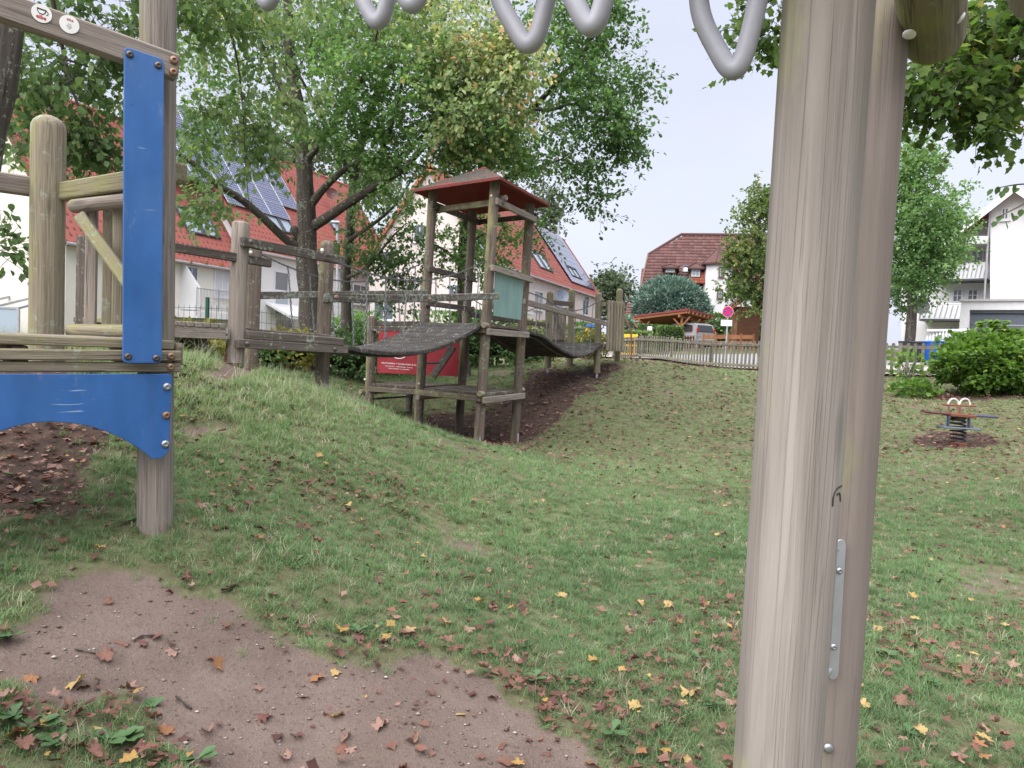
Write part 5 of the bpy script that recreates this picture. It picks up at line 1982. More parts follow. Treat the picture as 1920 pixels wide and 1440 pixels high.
# garage
ga0 = W(1802, 566, 30.0)
root = thing('garage', 'white garage with a wide dark grey sectional door', 'garage', Vector((ga0.x, ga0.y, 1.3)))
wG, hG = 7.0, ga0.z - 1.3
o_ = Vector((ga0.x, ga0.y, 1.3))
MB().prism([(0, 0), (.32, 0), (.32, hG - .32), (wG, hG - .32), (wG, hG), (0, hG)], o_ + GB * 5, GU, UP, 5.0).build('wall', MATS['wall_white'], root)
MB().beam(o_ - GU * .06 + GB * 2.45 + UP * (hG + .05), o_ + GU * wG + GB * 2.45 + UP * (hG + .05), 5.1, .09).build('roof_edge', MATS['concrete'], root)
dz_ = (hG - .44) / 5
MB().beam(o_ + GU * .33 + GB * .12 + UP * (hG - .39), o_ + GU * wG + GB * .12 + UP * (hG - .39), .1, .12).build('door_frame', MATS['dark_frame'], root)
for i in range(5):
    z_ = dz_ * (i + .5)
    MB().beam(o_ + GU * .34 + GB * .2 + UP * z_, o_ + GU * wG + GB * .2 + UP * z_, .05, dz_ - .015, ch=.012).build('door_panel', MATS['garage_grey'], root)

# ------------------------------------------------------------------ road, pavement, kerb
FL = [Vector((4.55, 34.0, 0)), Vector((6.2, 28.5, 0)), Vector((7.95, 24.0, 0)), Vector((9.7, 21.8, 0)), Vector((12.2, 20.0, 0)), Vector((15.5, 18.6, 0))]
fpath = smoothpath(FL, 8)


def off_path(d_):
    res = []
    for i, p in enumerate(fpath):
        t = fpath[min(i + 1, len(fpath) - 1)] - fpath[max(i - 1, 0)]
        t.normalize()
        res.append(p + Vector((-t.y, t.x, 0)) * d_)
    ext0 = res[0] + (res[0] - res[1]).normalized() * 22
    ext1 = res[-1] + (res[-1] - res[-2]).normalized() * 25
    return [ext0] + res + [ext1]


def strip(name, d0_, d1_, mat, dz, nn=6):
    rows = [off_path(lerp(d0_, d1_, j / nn)) for j in range(nn + 1)]
    V = np.array([[p.x, p.y] for r_ in rows for p in r_])
    z = gz(V[:, 0], V[:, 1]) + dz
    n = len(rows[0])
    F_ = np.array([(j * n + i, j * n + i + 1, (j + 1) * n + i + 1, (j + 1) * n + i) for j in range(nn) for i in range(n - 1)])
    return np_mesh(name, np.c_[V, z], F_, MATS[mat], smooth=True)


structure(strip('pavement', .35, 2.3, 'paving', .075))
structure(strip('road', 2.42, 9.5, 'asphalt', .06, 14))
kp = off_path(2.36)
m_ = MB()
kz = gz([p.x for p in kp], [p.y for p in kp])
for i in range(len(kp) - 1):
    m_.beam(Vector((kp[i].x, kp[i].y, kz[i] + .07)), Vector((kp[i + 1].x, kp[i + 1].y, kz[i + 1] + .07)), .12, .2)
structure(m_.build('kerb', MATS['kerb_stone']))

# ------------------------------------------------------------------ picket fence along the playground
def picket_fence(label, path, step, hgt, pw, mat, rail_mat, post_every=14, group=None, rail_w=.05, top_rail=True, nail=True):
    pts = [Vector(p) for p in path]
    acc = [0]
    for i in range(len(pts) - 1):
        acc.append(acc[-1] + (pts[i + 1] - pts[i]).length)
    n = int(acc[-1] / step)
    root = thing('picket_fence', label, 'fence', (pts[0].x, pts[0].y, gz1(pts[0].x, pts[0].y)), group)

    def at(s_):
        i = max(j for j in range(len(acc) - 1) if acc[j] <= s_ + 1e-9)
        return pts[i].lerp(pts[i + 1], (s_ - acc[i]) / (acc[i + 1] - acc[i])), (pts[i + 1] - pts[i]).normalized()
    me = None
    P_ = []
    zs_ = gz([at(i * step)[0].x for i in range(n + 1)], [at(i * step)[0].y for i in range(n + 1)])
    for i in range(n + 1):
        p, d_ = at(i * step)
        z = zs_[i]
        if me is None:
            o_ = MB().prism([(-pw / 2, .08), (pw / 2, .08), (pw / 2, hgt - .02), (pw * .2, hgt), (-pw * .2, hgt), (-pw / 2, hgt - .02)], root.location, (1, 0, 0), UP, .025, .004).build('picket', MATS[mat], root)
            me = o_
        else:
            o_ = me.copy()
            COL.objects.link(o_)
            o_.parent = root
        o_.location = Vector((p.x, p.y, z)) - root.location
        o_.rotation_euler = (random.uniform(-.02, .02), random.uniform(-.025, .025), math.atan2(d_.y, d_.x))
        nrm = Vector((d_.y, -d_.x, 0))
        P_.append((p, z, nrm))
    for k_ in range(0, n, post_every):
        a_, b_ = P_[k_], P_[min(k_ + post_every, n)]
        for h_ in ((.86 * hgt, .17 * hgt) if top_rail else (.75 * hgt, .3 * hgt)):
            MB().beam(Vector((a_[0].x, a_[0].y, a_[1] + h_)) + a_[2] * (.045 if top_rail else -.045), Vector((b_[0].x, b_[0].y, b_[1] + h_)) + b_[2] * (.045 if top_rail else -.045), rail_w, .085).build('rail', MATS[rail_mat], root)
        p = a_[0]
        MB().beam(Vector((p.x, p.y, a_[1] - .2)) - a_[2] * .06, Vector((p.x, p.y, a_[1] + hgt + .03)) - a_[2] * .06, .08, .08, up=a_[2]).build('post', MATS[rail_mat], root)
    return root


# rails are on the viewer's side: path direction runs so that its right-hand normal looks to the playground
pth = [p for p in smoothpath(FL[::-1], 4)]
picket_fence('long grey picket fence with a rail along the playground bank', pth[::-1], .19, .98, .085, 'wood_fence', 'wood_fence')
# far brown and grey fences across the road
bf = [ongr(1195, 44.0), ongr(1250, 43.5), ongr(1300, 43)]
picket_fence('low brown picket fence below the trimmed hedge', bf, .16, .85, .09, 'wood_brown', 'wood_brown', 10, rail_w=.04)
gf = [ongr(1164, 42.0), ongr(1196, 42.5)]
picket_fence('short grey picket fence beside the yellow barrier', gf, .16, .95, .09, 'wood_fence', 'wood_fence', 10, rail_w=.04)
wf = [W(1738, 632, 26.5), W(1830, 632, 25.5)]
wz = wf[0].z
root = thing('white_picket_gate', 'white picket gate with pointed tops behind the blue bins', 'gate', (wf[0].x, wf[0].y, gz1(wf[0].x, wf[0].y)))
for i in range(16):
    p = wf[0].lerp(wf[1], i / 15)
    z0_ = gz1(p.x, p.y)
    hh = W(1738 + i * 6.1, 628 - 8 * math.sin(math.pi * i / 15), 26.3).z - z0_
    MB().prism([(-.04, .05), (.04, .05), (.04, hh - .1), (0, hh), (-.04, hh - .1)], Vector((p.x, p.y, z0_)), (1, -.1, 0), UP, .025).build('picket', MATS['pvc_white'], root)
for h_ in (.35, 1.2):
    MB().beam(Vector((wf[0].x, wf[0].y + .03, gz1(wf[0].x, wf[0].y) + h_)), Vector((wf[1].x, wf[1].y + .03, gz1(wf[1].x, wf[1].y) + h_)), .04, .08).build('rail', MATS['pvc_white'], root)
# low orange rail fence in front of the carport garden
of = [ongr(1318, 43.0), ongr(1365, 42.0), ongr(1412, 41.0)]
root = thing('rail_fence', 'low orange-brown board fence behind the traffic sign', 'fence', of[0])
for i in range(2):
    MB().beam(of[i] + UP * .75, of[i + 1] + UP * .75, .04, .22).build('board', MATS['wood_orange'], root)
    MB().beam(of[i] + UP * .4, of[i + 1] + UP * .4, .04, .2).build('board', MATS['wood_orange'], root)
for p in (of[0], mid(of[0], of[1]), of[1], mid(of[1], of[2]), of[2]):
    MB().beam(p - UP * .1, p + UP * .95, .1, .1, up=(1, 0, 0)).build('post', MATS['wood_orange'], root)

# ------------------------------------------------------------------ carport and car
cN_, cL_, cR_ = W(1290, 583, 46), W(1188, 594.5, 48.3), W(1339, 594.5, 47.8)
cN_.z += .05
cB_ = cL_ + cR_ - cN_
zc = gz1(cN_.x, cN_.y)
root = thing('carport', 'orange timber carport with braced posts and a dark red sloping roof', 'carport', Vector((cN_.x, cN_.y, zc)))
m_ = MB()
q = [cN_, cR_, cB_, cL_]
m_.add([p + UP * .10 for p in q] + [p - UP * .02 for p in q], [(0, 1, 2, 3), (4, 5, 1, 0), (5, 6, 2, 1), (6, 7, 3, 2), (7, 4, 0, 3), (7, 6, 5, 4)], None, 0, False)
m_.build('roof', MATS['red_brown_felt'], root)
MB().beam(cN_ - UP * .10 + Vector((0, .1, 0)), cL_ - UP * .10 + Vector((0, .1, 0)), .05, .16).build('fascia', MATS['wood_orange'], root)
for i in range(7):
    p0 = cN_.lerp(cR_, (i + .4) / 7) - UP * .10
    p1 = cL_.lerp(cB_, (i + .4) / 7) - UP * .10
    MB().beam(p0 + (p1 - p0) * -.01, p1, .09, .16).build('rafter', MATS['wood_orange'], root)
for t, s_ in ((.12, .16), (.85, .16), (.12, .9), (.85, .9), (.5, .16)):
    tp = cN_.lerp(cR_, t).lerp(cL_.lerp(cB_, t), s_) - UP * .36
    MB().beam(Vector((tp.x, tp.y, gz1(tp.x, tp.y) - .1)), tp, .13, .13, up=(1, 0, 0)).build('post', MATS['wood_orange'], root)
    dr = (cL_ - cN_).normalized()
    for sg in (1, -1):
        MB().beam(tp - UP * .55, tp + dr * sg * .55 + UP * .02, .09, .09).build('brace', MATS['wood_orange'], root)
for s_ in (.16, .9):
    a_, b_ = cN_.lerp(cL_, s_) - UP * .28, cR_.lerp(cB_, s_) - UP * .28
    MB().beam(a_, b_, .12, .18).build('purlin', MATS['wood_orange'], root)


def car(label, p, ang, mat, gm='car_glass'):
    """compact hatchback, front along +x of its own axes"""
    root = thing('parked_car', label, 'car', p)
    fx = Vector((math.cos(ang), math.sin(ang), 0))
    fy = Vector((-fx.y, fx.x, 0))
    O = Vector(p)
    prof = [(-1.86, .32), (-1.90, .62), (-1.84, .95), (-1.66, 1.36), (-1.35, 1.48), (-.3, 1.50), (.35, 1.42), (1.0, 1.02), (1.72, .84), (1.88, .62), (1.86, .3), (1.5, .24), (-1.5, .24)]
    m_ = MB()
    vs_, n = [], len(prof)
    for yy, k_ in ((-.80, 0), (-.84, 1), (.84, 1), (.80, 0)):
        for x, z in prof:
            inw = 1 if z < 1.0 else 1 - .22 * (z - 1.0) / .5
            zz = z if k_ else z * .985 + .006
            vs_.append(O + fx * (x * (1 if k_ else .985)) + fy * (yy * inw) + UP * zz)
    fs_ = [tuple(range(n)), tuple(3 * n + i for i in range(n - 1, -1, -1))]
    for r_ in range(3):
        for i in range(n):
            j = (i + 1) % n
            fs_.append((r_ * n + i, (r_ + 1) * n + i, (r_ + 1) * n + j, r_ * n + j))
    m_.add(vs_, fs_, None, 0, True)
    body = m_.build('body', MATS[mat], root, ang=35)
    for sg in (1, -1):
        for poly in ([(-1.5, .98), (-1.42, 1.34), (-.62, 1.40), (-.62, .98)], [(-.54, .98), (-.54, 1.40), (.25, 1.34), (.82, 1.0)]):
            q_ = [O + fx * x + fy * sg * (.845 * (1 - .22 * max(0, z - 1.0) / .5)) + UP * z for x, z in poly]
            MB().add(q_ if sg < 0 else q_[::-1], [(0, 1, 2, 3)], None, 0, False).build('window', MATS[gm], root)
        MB().box(O - fx * 1.845 + fy * sg * .68 + UP * 1.0, (.08, .11, .36), ux=fx, ch=.03).build('tail_light', MATS['tail_red'], root)
        for x in (-1.15, 1.2):
            c = O + fx * x + fy * sg * .72 + UP * .3
            wh = MB().log(c - fy * .1, c + fy * .1, .3, seg=20).build('wheel', MATS['tyre'], root)
            MB().log(c - fy * .11, c + fy * .11, .19, seg=14).build('rim', MATS['galv'], wh)
    q_ = [O - fx * 1.875 + fy * y * .62 + UP * .98 for y in (-1, 1)] + [O - fx * 1.69 + fy * y * .56 + UP * 1.36 for y in (1, -1)]
    MB().add([x - fx * .02 for x in q_[::-1]], [(0, 1, 2, 3)], None, 0, False).build('rear_window', MATS[gm], root)
    q_ = [O + fx * .95 + fy * y * .66 + UP * 1.07 for y in (1, -1)] + [O + fx * .40 + fy * y * .58 + UP * 1.40 for y in (-1, 1)]
    MB().add([x + fx * .03 + UP * .02 for x in q_[::-1]], [(0, 1, 2, 3)], None, 0, False).build('windscreen', MATS[gm], root)
    MB().box(O - fx * 1.91 + UP * .72, (.03, .5, .11), ux=fx).build('number_plate', MATS['pvc_white'], root)
    MB().box(O - fx * 1.88 + UP * .42, (.12, 1.55, .2), ux=fx, ch=.04).build('bumper', MATS[mat], root)
    return root


cp_ = ongr(1284, 47.6)
car('silver hatchback parked under the timber carport', cp_ + UP * .08, R(118), 'car_silver')

# ------------------------------------------------------------------ no-stopping sign
sg_ = ongr(1359, 29.0)
root = thing('traffic_sign', 'round no-stopping sign with blue centre above a small white plate', 'sign', sg_)
dc = W(1364, 584.5, 29.0)
dtop = W(1366, 571, 29.0)
pd = (dtop - sg_).normalized()
MB().tube([sg_ - UP * .2, dtop], .032, 10).build('pole', MATS['galv'], root)
sx_, sy_ = Vector((1, 0, 0)), UP
so_ = dc + Vector((0, -.05, 0))
disc = MB().prism(disc_poly(.215, 36), so_, sx_, sy_, .006).build('sign_disc', MATS['white_paint'], root)
MB().prism(disc_poly(.205, 36), so_ - Vector((0, .008, 0)), sx_, sy_, .003).build('red_field', MATS['sign_red'], disc)
for k_ in range(4):
    a0_ = R(45 + 90 * k_ + 17)
    a1_ = R(135 + 90 * k_ - 17)
    arc = [(.155 * math.cos(lerp(a0_, a1_, i / 8)), .155 * math.sin(lerp(a0_, a1_, i / 8))) for i in range(9)]
    ci = (.055 * math.cos((a0_ + a1_) / 2), .055 * math.sin((a0_ + a1_) / 2))
    MB().prism(arc + [ci], so_ - Vector((0, .012, 0)), sx_, sy_, .003).build('blue_field', MATS['sign_blue'], disc)
pc = W(1362, 605.5, 28.96)
plate = MB().prism([(-.215, -.115), (.215, -.115), (.215, .115), (-.215, .115)], pc, sx_, sy_, .006).build('plate', MATS['white_paint'], root)
for i, s_ in enumerate(('auf dem gesamten', 'Wendeplatz')):
    text_mesh('lettering', s_, .052, pc + Vector((0, -.007, .022 - .075 * i)), sx_, sy_, 'ink_black', plate)

# ------------------------------------------------------------------ small street and garden objects
bn = [(1747, 25.5, 'blue_plastic'), (1768, 25.3, 'blue_plastic'), (1706, 25.8, 'black_plastic')]
for i, (px_, Y_, mt_) in enumerate(bn):
    g_ = ongr(px_, Y_)
    root = thing('wheelie_bin', ('blue wheelie bin behind the fence, beside the shrub', 'blue wheelie bin in front of the white picket gate', 'dark wheelie bin behind the thin shrub at the fence')[i], 'bin', g_, 'wheelie bins behind the fence')
    m_ = MB()
    lo_ = [(-.22, -.25), (.22, -.25), (.22, .25), (-.22, .25)]
    vs_ = [g_ + Vector((x, y, .06)) for x, y in lo_] + [g_ + Vector((x * 1.25, y * 1.3, .72)) for x, y in lo_]
    m_.add(vs_, [(3, 2, 1, 0), (4, 5, 6, 7)] + [(i_, (i_ + 1) % 4, 4 + (i_ + 1) % 4, 4 + i_) for i_ in range(4)], None, 0, False)
    m_.build('body', MATS[mt_], root)
    MB().box(g_ + UP * .76, (.6, .7, .07), ch=.03).build('lid', MATS[mt_], root)
    for sx in (-.22, .22):
        MB().log(g_ + Vector((sx - .03, .26, .1)), g_ + Vector((sx + .03, .26, .1)), .1, seg=12).build('wheel', MATS['tyre'], root)
g_ = ongr(1182, 36.0)
root = thing('plastic_barrier', 'yellow plastic barrier with slots beside the grey fence', 'barrier', g_)
bA, bB = W(1166, 655, 36), W(1194, 656, 36)
hb = 1.0
bA.z = bB.z = gz1(bA.x, bA.y) + .12
bu = (bB - bA).normalized()
wB = (bB - bA).length
for z_ in (.05, .5, .95):
    MB().beam(bA + UP * z_, bB + UP * z_, .06, .16 if z_ != .5 else .08).build('bar', MATS['yellow_plastic'], root)
for i in range(6):
    p = bA.lerp(bB, i / 5)
    MB().beam(p - UP * .1, p + UP * 1.0, .055, .05, up=(1, 0, 0)).build('upright', MATS['yellow_plastic'], root)
for i in (0, 5):
    p = bA.lerp(bB, i / 5) - UP * .12
    MB().box(p, (.08, .6, .1)).build('foot', MATS['black_plastic'], root)
# toy slide frame, yellow and blue
g_ = ongr(1098, 34.0)
root = thing('garden_toy_frame', 'small yellow and orange garden toy frame with a blue roof', 'toy', g_)
for px0, py0, px1, py1, mt_ in ((1090, 640, 1104, 612, 'yellow_plastic'), (1098, 642, 1110, 613, 'yellow_plastic'), (1088, 630, 1100, 634, 'orange_paint'), (1094, 622, 1108, 625, 'orange_paint'), (1090, 636, 1096, 640, 'orange_paint')):
    MB().beam(W(px0, py0, 34), W(px1, py1, 34), .1, .12).build('strut', MATS[mt_], root)
MB().beam(W(1099, 611, 34), W(1114, 611, 34), .5, .1).build('toy_roof', MATS['blue_plastic'], root)
MB().beam(W(1092, 642, 34), W(1098, 637, 34), .3, .2).build('step', MATS['blue_plastic'], root)
# red curved pole
MB().tube(smoothpath([ongr(1183, 30.0) - UP * .1, W(1184, 640, 30), W(1181, 615, 30), W(1172, 600, 30)], 5), .035, 8).build('bent_pole', MATS['rust_pole'])
tag(bpy.data.objects['bent_pole'], 'thin rust red bent pole rising beside the yellow barrier', 'pole')
# white pillar box by the hedge
g_ = ongr(1216, 41.5)
root = thing('meter_box', 'white utility box on a post by the trimmed hedge', 'utility box', g_)
MB().box(g_ + UP * .35, (.12, .1, .7)).build('post', MATS['pvc_white'], root)
MB().box(g_ + UP * 1.05, (.26, .2, .75), ch=.02).build('box', MATS['pvc_white'], root)
# bird house / feeder hut
g_ = ongr(1395, 44.0)
root = thing('garden_hut', 'small dark wooden garden hut with orange roof edge behind the sign', 'hut', g_)
MB().box(g_ + UP * 1.2, (1.3, 1.2, 2.4)).build('wall', MATS['wood_brown'], root)
for sg in (1, -1):
    MB().beam(g_ + Vector((0, -.75, 3.2)), g_ + Vector((sg * 1.0, -.75, 2.3)), .06, .14).build('verge_board', MATS['wood_orange'], root)
    MB().beam(g_ + Vector((0, 0, 3.25)), g_ + Vector((sg * 1.0, 0, 2.35)), 1.5, .06).build('roof', MATS['tile_brown'], root)
# street lamp behind the tree
g_ = ongr(634, 27.0)
root = thing('street_lamp', 'slim grey street lamp with a flat head behind the tree', 'street lamp', g_)
lt = W(632, 417, 27.0)
MB().tube([g_ - UP * .1, lt], .05, 10).build('pole', MATS['galv'], root)
MB().beam(lt + Vector((.1, 0, .0)), lt + Vector((-.55, -.2, -.04)), .2, .09, ch=.03).build('lamp_head', MATS['galv'], root)
# green welded mesh fence behind the mound
mA, mB_ = ongr(300, 13.2), ongr(700, 16.5)
root = thing('mesh_fence', 'dark green welded mesh fence behind the landing', 'fence', mA)
ln2 = (mB_ - mA).length
m_ = MB()
for i in range(int(ln2 / .1)):
    p = mA.lerp(mB_, i * .1 / ln2)
    z_ = gz1(p.x, p.y)
    m_.tube([Vector((p.x, p.y, z_ + .03)), Vector((p.x, p.y, z_ + 1.15))], .0035, 4, cap=False)
for h_ in np.arange(.1, 1.2, .2):
    m_.tube([Vector((p.x, p.y, gz1(p.x, p.y) + h_)) for p in [mA.lerp(mB_, t) for t in np.linspace(0, 1, 12)]], .005, 4, cap=False)
w_ = m_.build('mesh_panel', MATS['green_metal'], root)
for px_, Y_ in ((393, 13.7), (573, 15.3), (690, 16.5), (300, 13.2)):
    t = (ongr(px_, Y_) - mA).dot((mB_ - mA).normalized()) / ln2
    p = mA.lerp(mB_, min(1, max(0, t)))
    z_ = gz1(p.x, p.y)
    MB().beam(Vector((p.x, p.y, z_ - .1)), Vector((p.x, p.y, z_ + 1.3)), .06, .06, up=(1, 0, 0)).build('post', MATS['green_metal'], root)
# ------------------------------------------------------------------ foliage helpers
# leaf outlines: vertices and quads, length 1 along +y
LEAF_OVAL = (np.array([(0, 0, 0), (.30, .22, .07), (.33, .58, .05), (0, 1, -.10), (-.33, .58, .05), (-.30, .22, .07)]), np.array([(0, 1, 2, 3), (0, 3, 4, 5)]))
LEAF_DIAMOND = (np.array([(0, 0, 0), (.36, .5, .06), (0, 1, -.06), (-.36, .5, .06)]), np.array([(0, 1, 2, 3)]))
LEAF_LOBED = (np.array([(0, 0, 0), (.42, .14, .05), (.31, .36, .02), (.50, .62, .06), (.27, .70, .0), (0, 1, -.08), (-.27, .70, 0), (-.50, .62, .06), (-.31, .36, .02), (-.42, .14, .05), (0, .42, -.03)]),
              np.array([(0, 1, 2, 10), (10, 2, 3, 4), (10, 4, 5, 6), (10, 6, 7, 8), (10, 8, 9, 0)]))
LEAF_OAK = (np.array([(0, 0, 0), (.20, .30, .03), (.34, .48, .05), (.24, .62, .03), (.30, .82, .05), (0, 1, -.05), (-.30, .82, .05), (-.24, .62, .03), (-.34, .48, .05), (-.20, .30, .03), (0, .5, -.03)]),
            np.array([(0, 1, 2, 10), (10, 2, 3, 4), (10, 4, 5, 6), (10, 6, 7, 8), (10, 8, 9, 0)]))
LEAF_NEEDLE = (np.array([(0, 0, 0), (.13, .45, .03), (0, 1, 0), (-.13, .45, .03)]), np.array([(0, 1, 2, 3)]))


def place_leaves(cen, size, dirs, norm, tmpl):
    """oriented copies of a leaf template; dirs = length axis, norm = rough normal"""
    d = dirs / (np.linalg.norm(dirs, axis=1, keepdims=True) + 1e-9)
    n = norm - d * (norm * d).sum(1, keepdims=True)
    n /= np.linalg.norm(n, axis=1, keepdims=True) + 1e-9
    s = np.cross(d, n)
    T, Q = tmpl
    V = cen[:, None, :] + size[:, None, None] * (T[None, :, 0, None] * s[:, None, :] + T[None, :, 1, None] * d[:, None, :] + T[None, :, 2, None] * n[:, None, :])
    F_ = (np.arange(len(cen))[:, None, None] * len(T) + Q[None]).reshape(-1, 4)
    return V.reshape(-1, 3), F_


TWIGLETS = []


def leaf_cloud(centers, per, spread, size, tint, tmpl, droop=.35, flat=.75, tj=.16, ntw=6):
    """sprays: short twiglets round each cluster centre with leaves set along them"""
    C_ = len(centers)
    M_ = C_ * ntw
    td = rng.normal(0, 1, (M_, 3))
    td[:, 2] = td[:, 2] * flat - droop * .35
    td /= np.linalg.norm(td, axis=1, keepdims=True) + 1e-9
    tl_ = spread * rng.uniform(1.0, 2.3, M_)
    st = np.repeat(centers, ntw, 0) + rng.normal(0, spread * .25, (M_, 3))
    TWIGLETS.append((st, td, tl_))
    k_ = max(1, per // ntw)
    N = M_ * k_
    u_ = rng.uniform(.12, 1.05, N)
    T_ = np.repeat(td, k_, 0)
    c = np.repeat(st, k_, 0) + T_ * (np.repeat(tl_, k_) * u_)[:, None]
    c[:, 2] -= droop * .18 * spread * u_ ** 2
    c += rng.normal(0, .035, (N, 3))
    dirs = T_ * .7 + rng.normal(0, .65, (N, 3))
    dirs[:, 2] -= droop
    norm = rng.normal(0, .55, (N, 3))
    norm[:, 2] += 1.0
    t = np.repeat(np.repeat(tint, ntw) + rng.normal(0, tj * .6, M_), k_) + rng.normal(0, tj * .7, N)
    return c, size * rng.uniform(.65, 1.25, N), dirs, norm, np.clip(t, 0, 1)


def twiglet_mesh(mb, loc, r=.0035):
    st, td, tl_ = TWIGLETS[-1]
    for s_, d_, l_ in zip(st, td, tl_):
        a_, d_ = Vector(s_), Vector(d_)
        mb.tube([a_, a_ + d_ * l_ * .5, a_ + d_ * l_ - UP * .02], [r, r * .8, r * .4], 3, cap=False)


def foliage(name, parent, cen, sz, dirs, norm, tint, tmpl, mat):
    root = parent
    while root is not None and root.parent is not None:
        root = root.parent
    V, F_ = place_leaves(cen - (np.array(root.location) if root is not None else 0), sz, dirs, norm, tmpl)
    o = np_mesh(name, V, F_, MATS[mat], parent, {'tint': np.repeat(tint, len(tmpl[0]))})
    o['kind'] = 'stuff'
    return o


def blob_points(blobs, n):
    """cluster centres in ellipsoids given by photo place, distance and size"""
    wts = np.array([b[6] if len(b) > 6 else b[3] * b[4] * b[5] for b in blobs], float)
    wts /= wts.sum()
    P, T = [], []
    for b, k_ in zip(blobs, rng.multinomial(n, wts)):
        c = W(b[0], b[1], b[2])
        rx, rz, ry = b[3] * b[2] / FPX, b[4] * b[2] / FPX, b[5]
        q = rng.normal(0, 1, (k_, 3))
        q /= np.linalg.norm(q, axis=1, keepdims=True) + 1e-9
        q *= (rng.random((k_, 1)) ** .45)
        P.append(np.array(c) + q * np.array([rx, ry, rz]))
        T.append(np.full(k_, b[7] if len(b) > 7 else .4) + .22 * (rng.random(k_) - .5))
    return np.concatenate(P), np.concatenate(T)


def tree(name, label, limbs, blobs, n, per, spread, size, tmpl, mat, bark='bark', cat='tree', droop=.35, twig=.012, group=None, seg=10, nleaf_parts=0):
    """tapered trunk and limbs, twigs grown to every spray, leaves"""
    L3 = [[(W(*q[:3]), q[3]) for q in l] for l in limbs]
    b0 = L3[0][0][0]
    gz0 = gz1(b0.x, b0.y)
    root = thing(name, label, cat, (b0.x, b0.y, min(gz0, b0.z)), group)
    m_ = MB()
    nodes, nrad = [], []
    for i, l in enumerate(L3):
        pts = smoothpath([p for p, r in l], 4)
        rs = np.interp(np.linspace(0, 1, len(pts)), np.linspace(0, 1, len(l)), [r for p, r in l])
        if i == 0:
            pts = [Vector((pts[0].x, pts[0].y, gz0 - .2))] + pts
            rs = np.r_[rs[0] * 1.25, rs]
        rs2 = [float(r * (1 + .10 * mnoise.noise((p.x * 3, p.y * 3, p.z * 2.5)))) for r, p in zip(rs, pts)]
        pts = [p + Vector((mnoise.noise((p.z * .9, i, 0)), mnoise.noise((p.z * .9, i, 5)), 0)) * r * .35 for p, r in zip(pts, rs)]
        m_.tube(pts, rs2, seg if i == 0 else 8)
        for p, r in zip(pts[1:], rs[1:]):
            nodes.append(np.array(p))
            nrad.append(float(r))
    m_.build('trunk', MATS[bark], root, ang=180)
    cen, tint = blob_points(blobs, n)
    nodes = nodes[max(2, len(nodes) // 40):]
    nrad = nrad[-len(nodes):]
    order = np.argsort([min(np.linalg.norm(np.array(nodes) - c, axis=1)) for c in cen])
    NP = np.zeros((len(nodes) + 4 * n, 3))
    NP[:len(nodes)] = nodes
    cnt = len(nodes)
    NR = list(nrad)
    m_ = MB()
    for k_ in order:
        c = cen[k_]
        dd_ = np.linalg.norm(NP[:cnt] - c, axis=1)
        j = int(np.argmin(dd_))
        a_ = Vector(NP[j])
        b_ = Vector(c)
        r0 = min(NR[j] * .7, twig * (1 + .5 * dd_[j]))
        bend = Vector((random.uniform(-1, 1), random.uniform(-1, 1), random.uniform(-.2, .9))) * dd_[j] * .14
        pts = [a_, a_.lerp(b_, .35) + bend, a_.lerp(b_, .7) + bend * .8, b_]
        rr = [r0, r0 * .8, r0 * .55, r0 * .3]
        m_.tube(pts, rr, 5, cap=False)
        for p, r in zip(pts[1:], rr[1:]):
            NP[cnt] = p
            NR.append(max(r, .004))
            cnt += 1
    a4 = leaf_cloud(cen, per, spread, size, tint, tmpl, droop)
    if twig < .02:
        twiglet_mesh(m_, root.location)
    m_.build('branches', MATS[bark], root, ang=180)['kind'] = 'stuff'
    if nleaf_parts:
        sel = rng.permutation(len(a4[0]))[:nleaf_parts]
        keep = np.ones(len(a4[0]), bool)
        keep[sel] = False
        me = None
        for s_ in sel:
            V, F_ = place_leaves(np.zeros((1, 3)), a4[1][s_:s_ + 1], a4[2][s_:s_ + 1], a4[3][s_:s_ + 1], tmpl)
            o = np_mesh('leaf', V, F_, MATS[mat], root, {'tint': np.full(len(V), a4[4][s_])})
            o.location = Vector(a4[0][s_]) - root.location
        a4 = tuple(x[keep] for x in a4)
    foliage('crown', root, *a4, tmpl, mat)
    return root


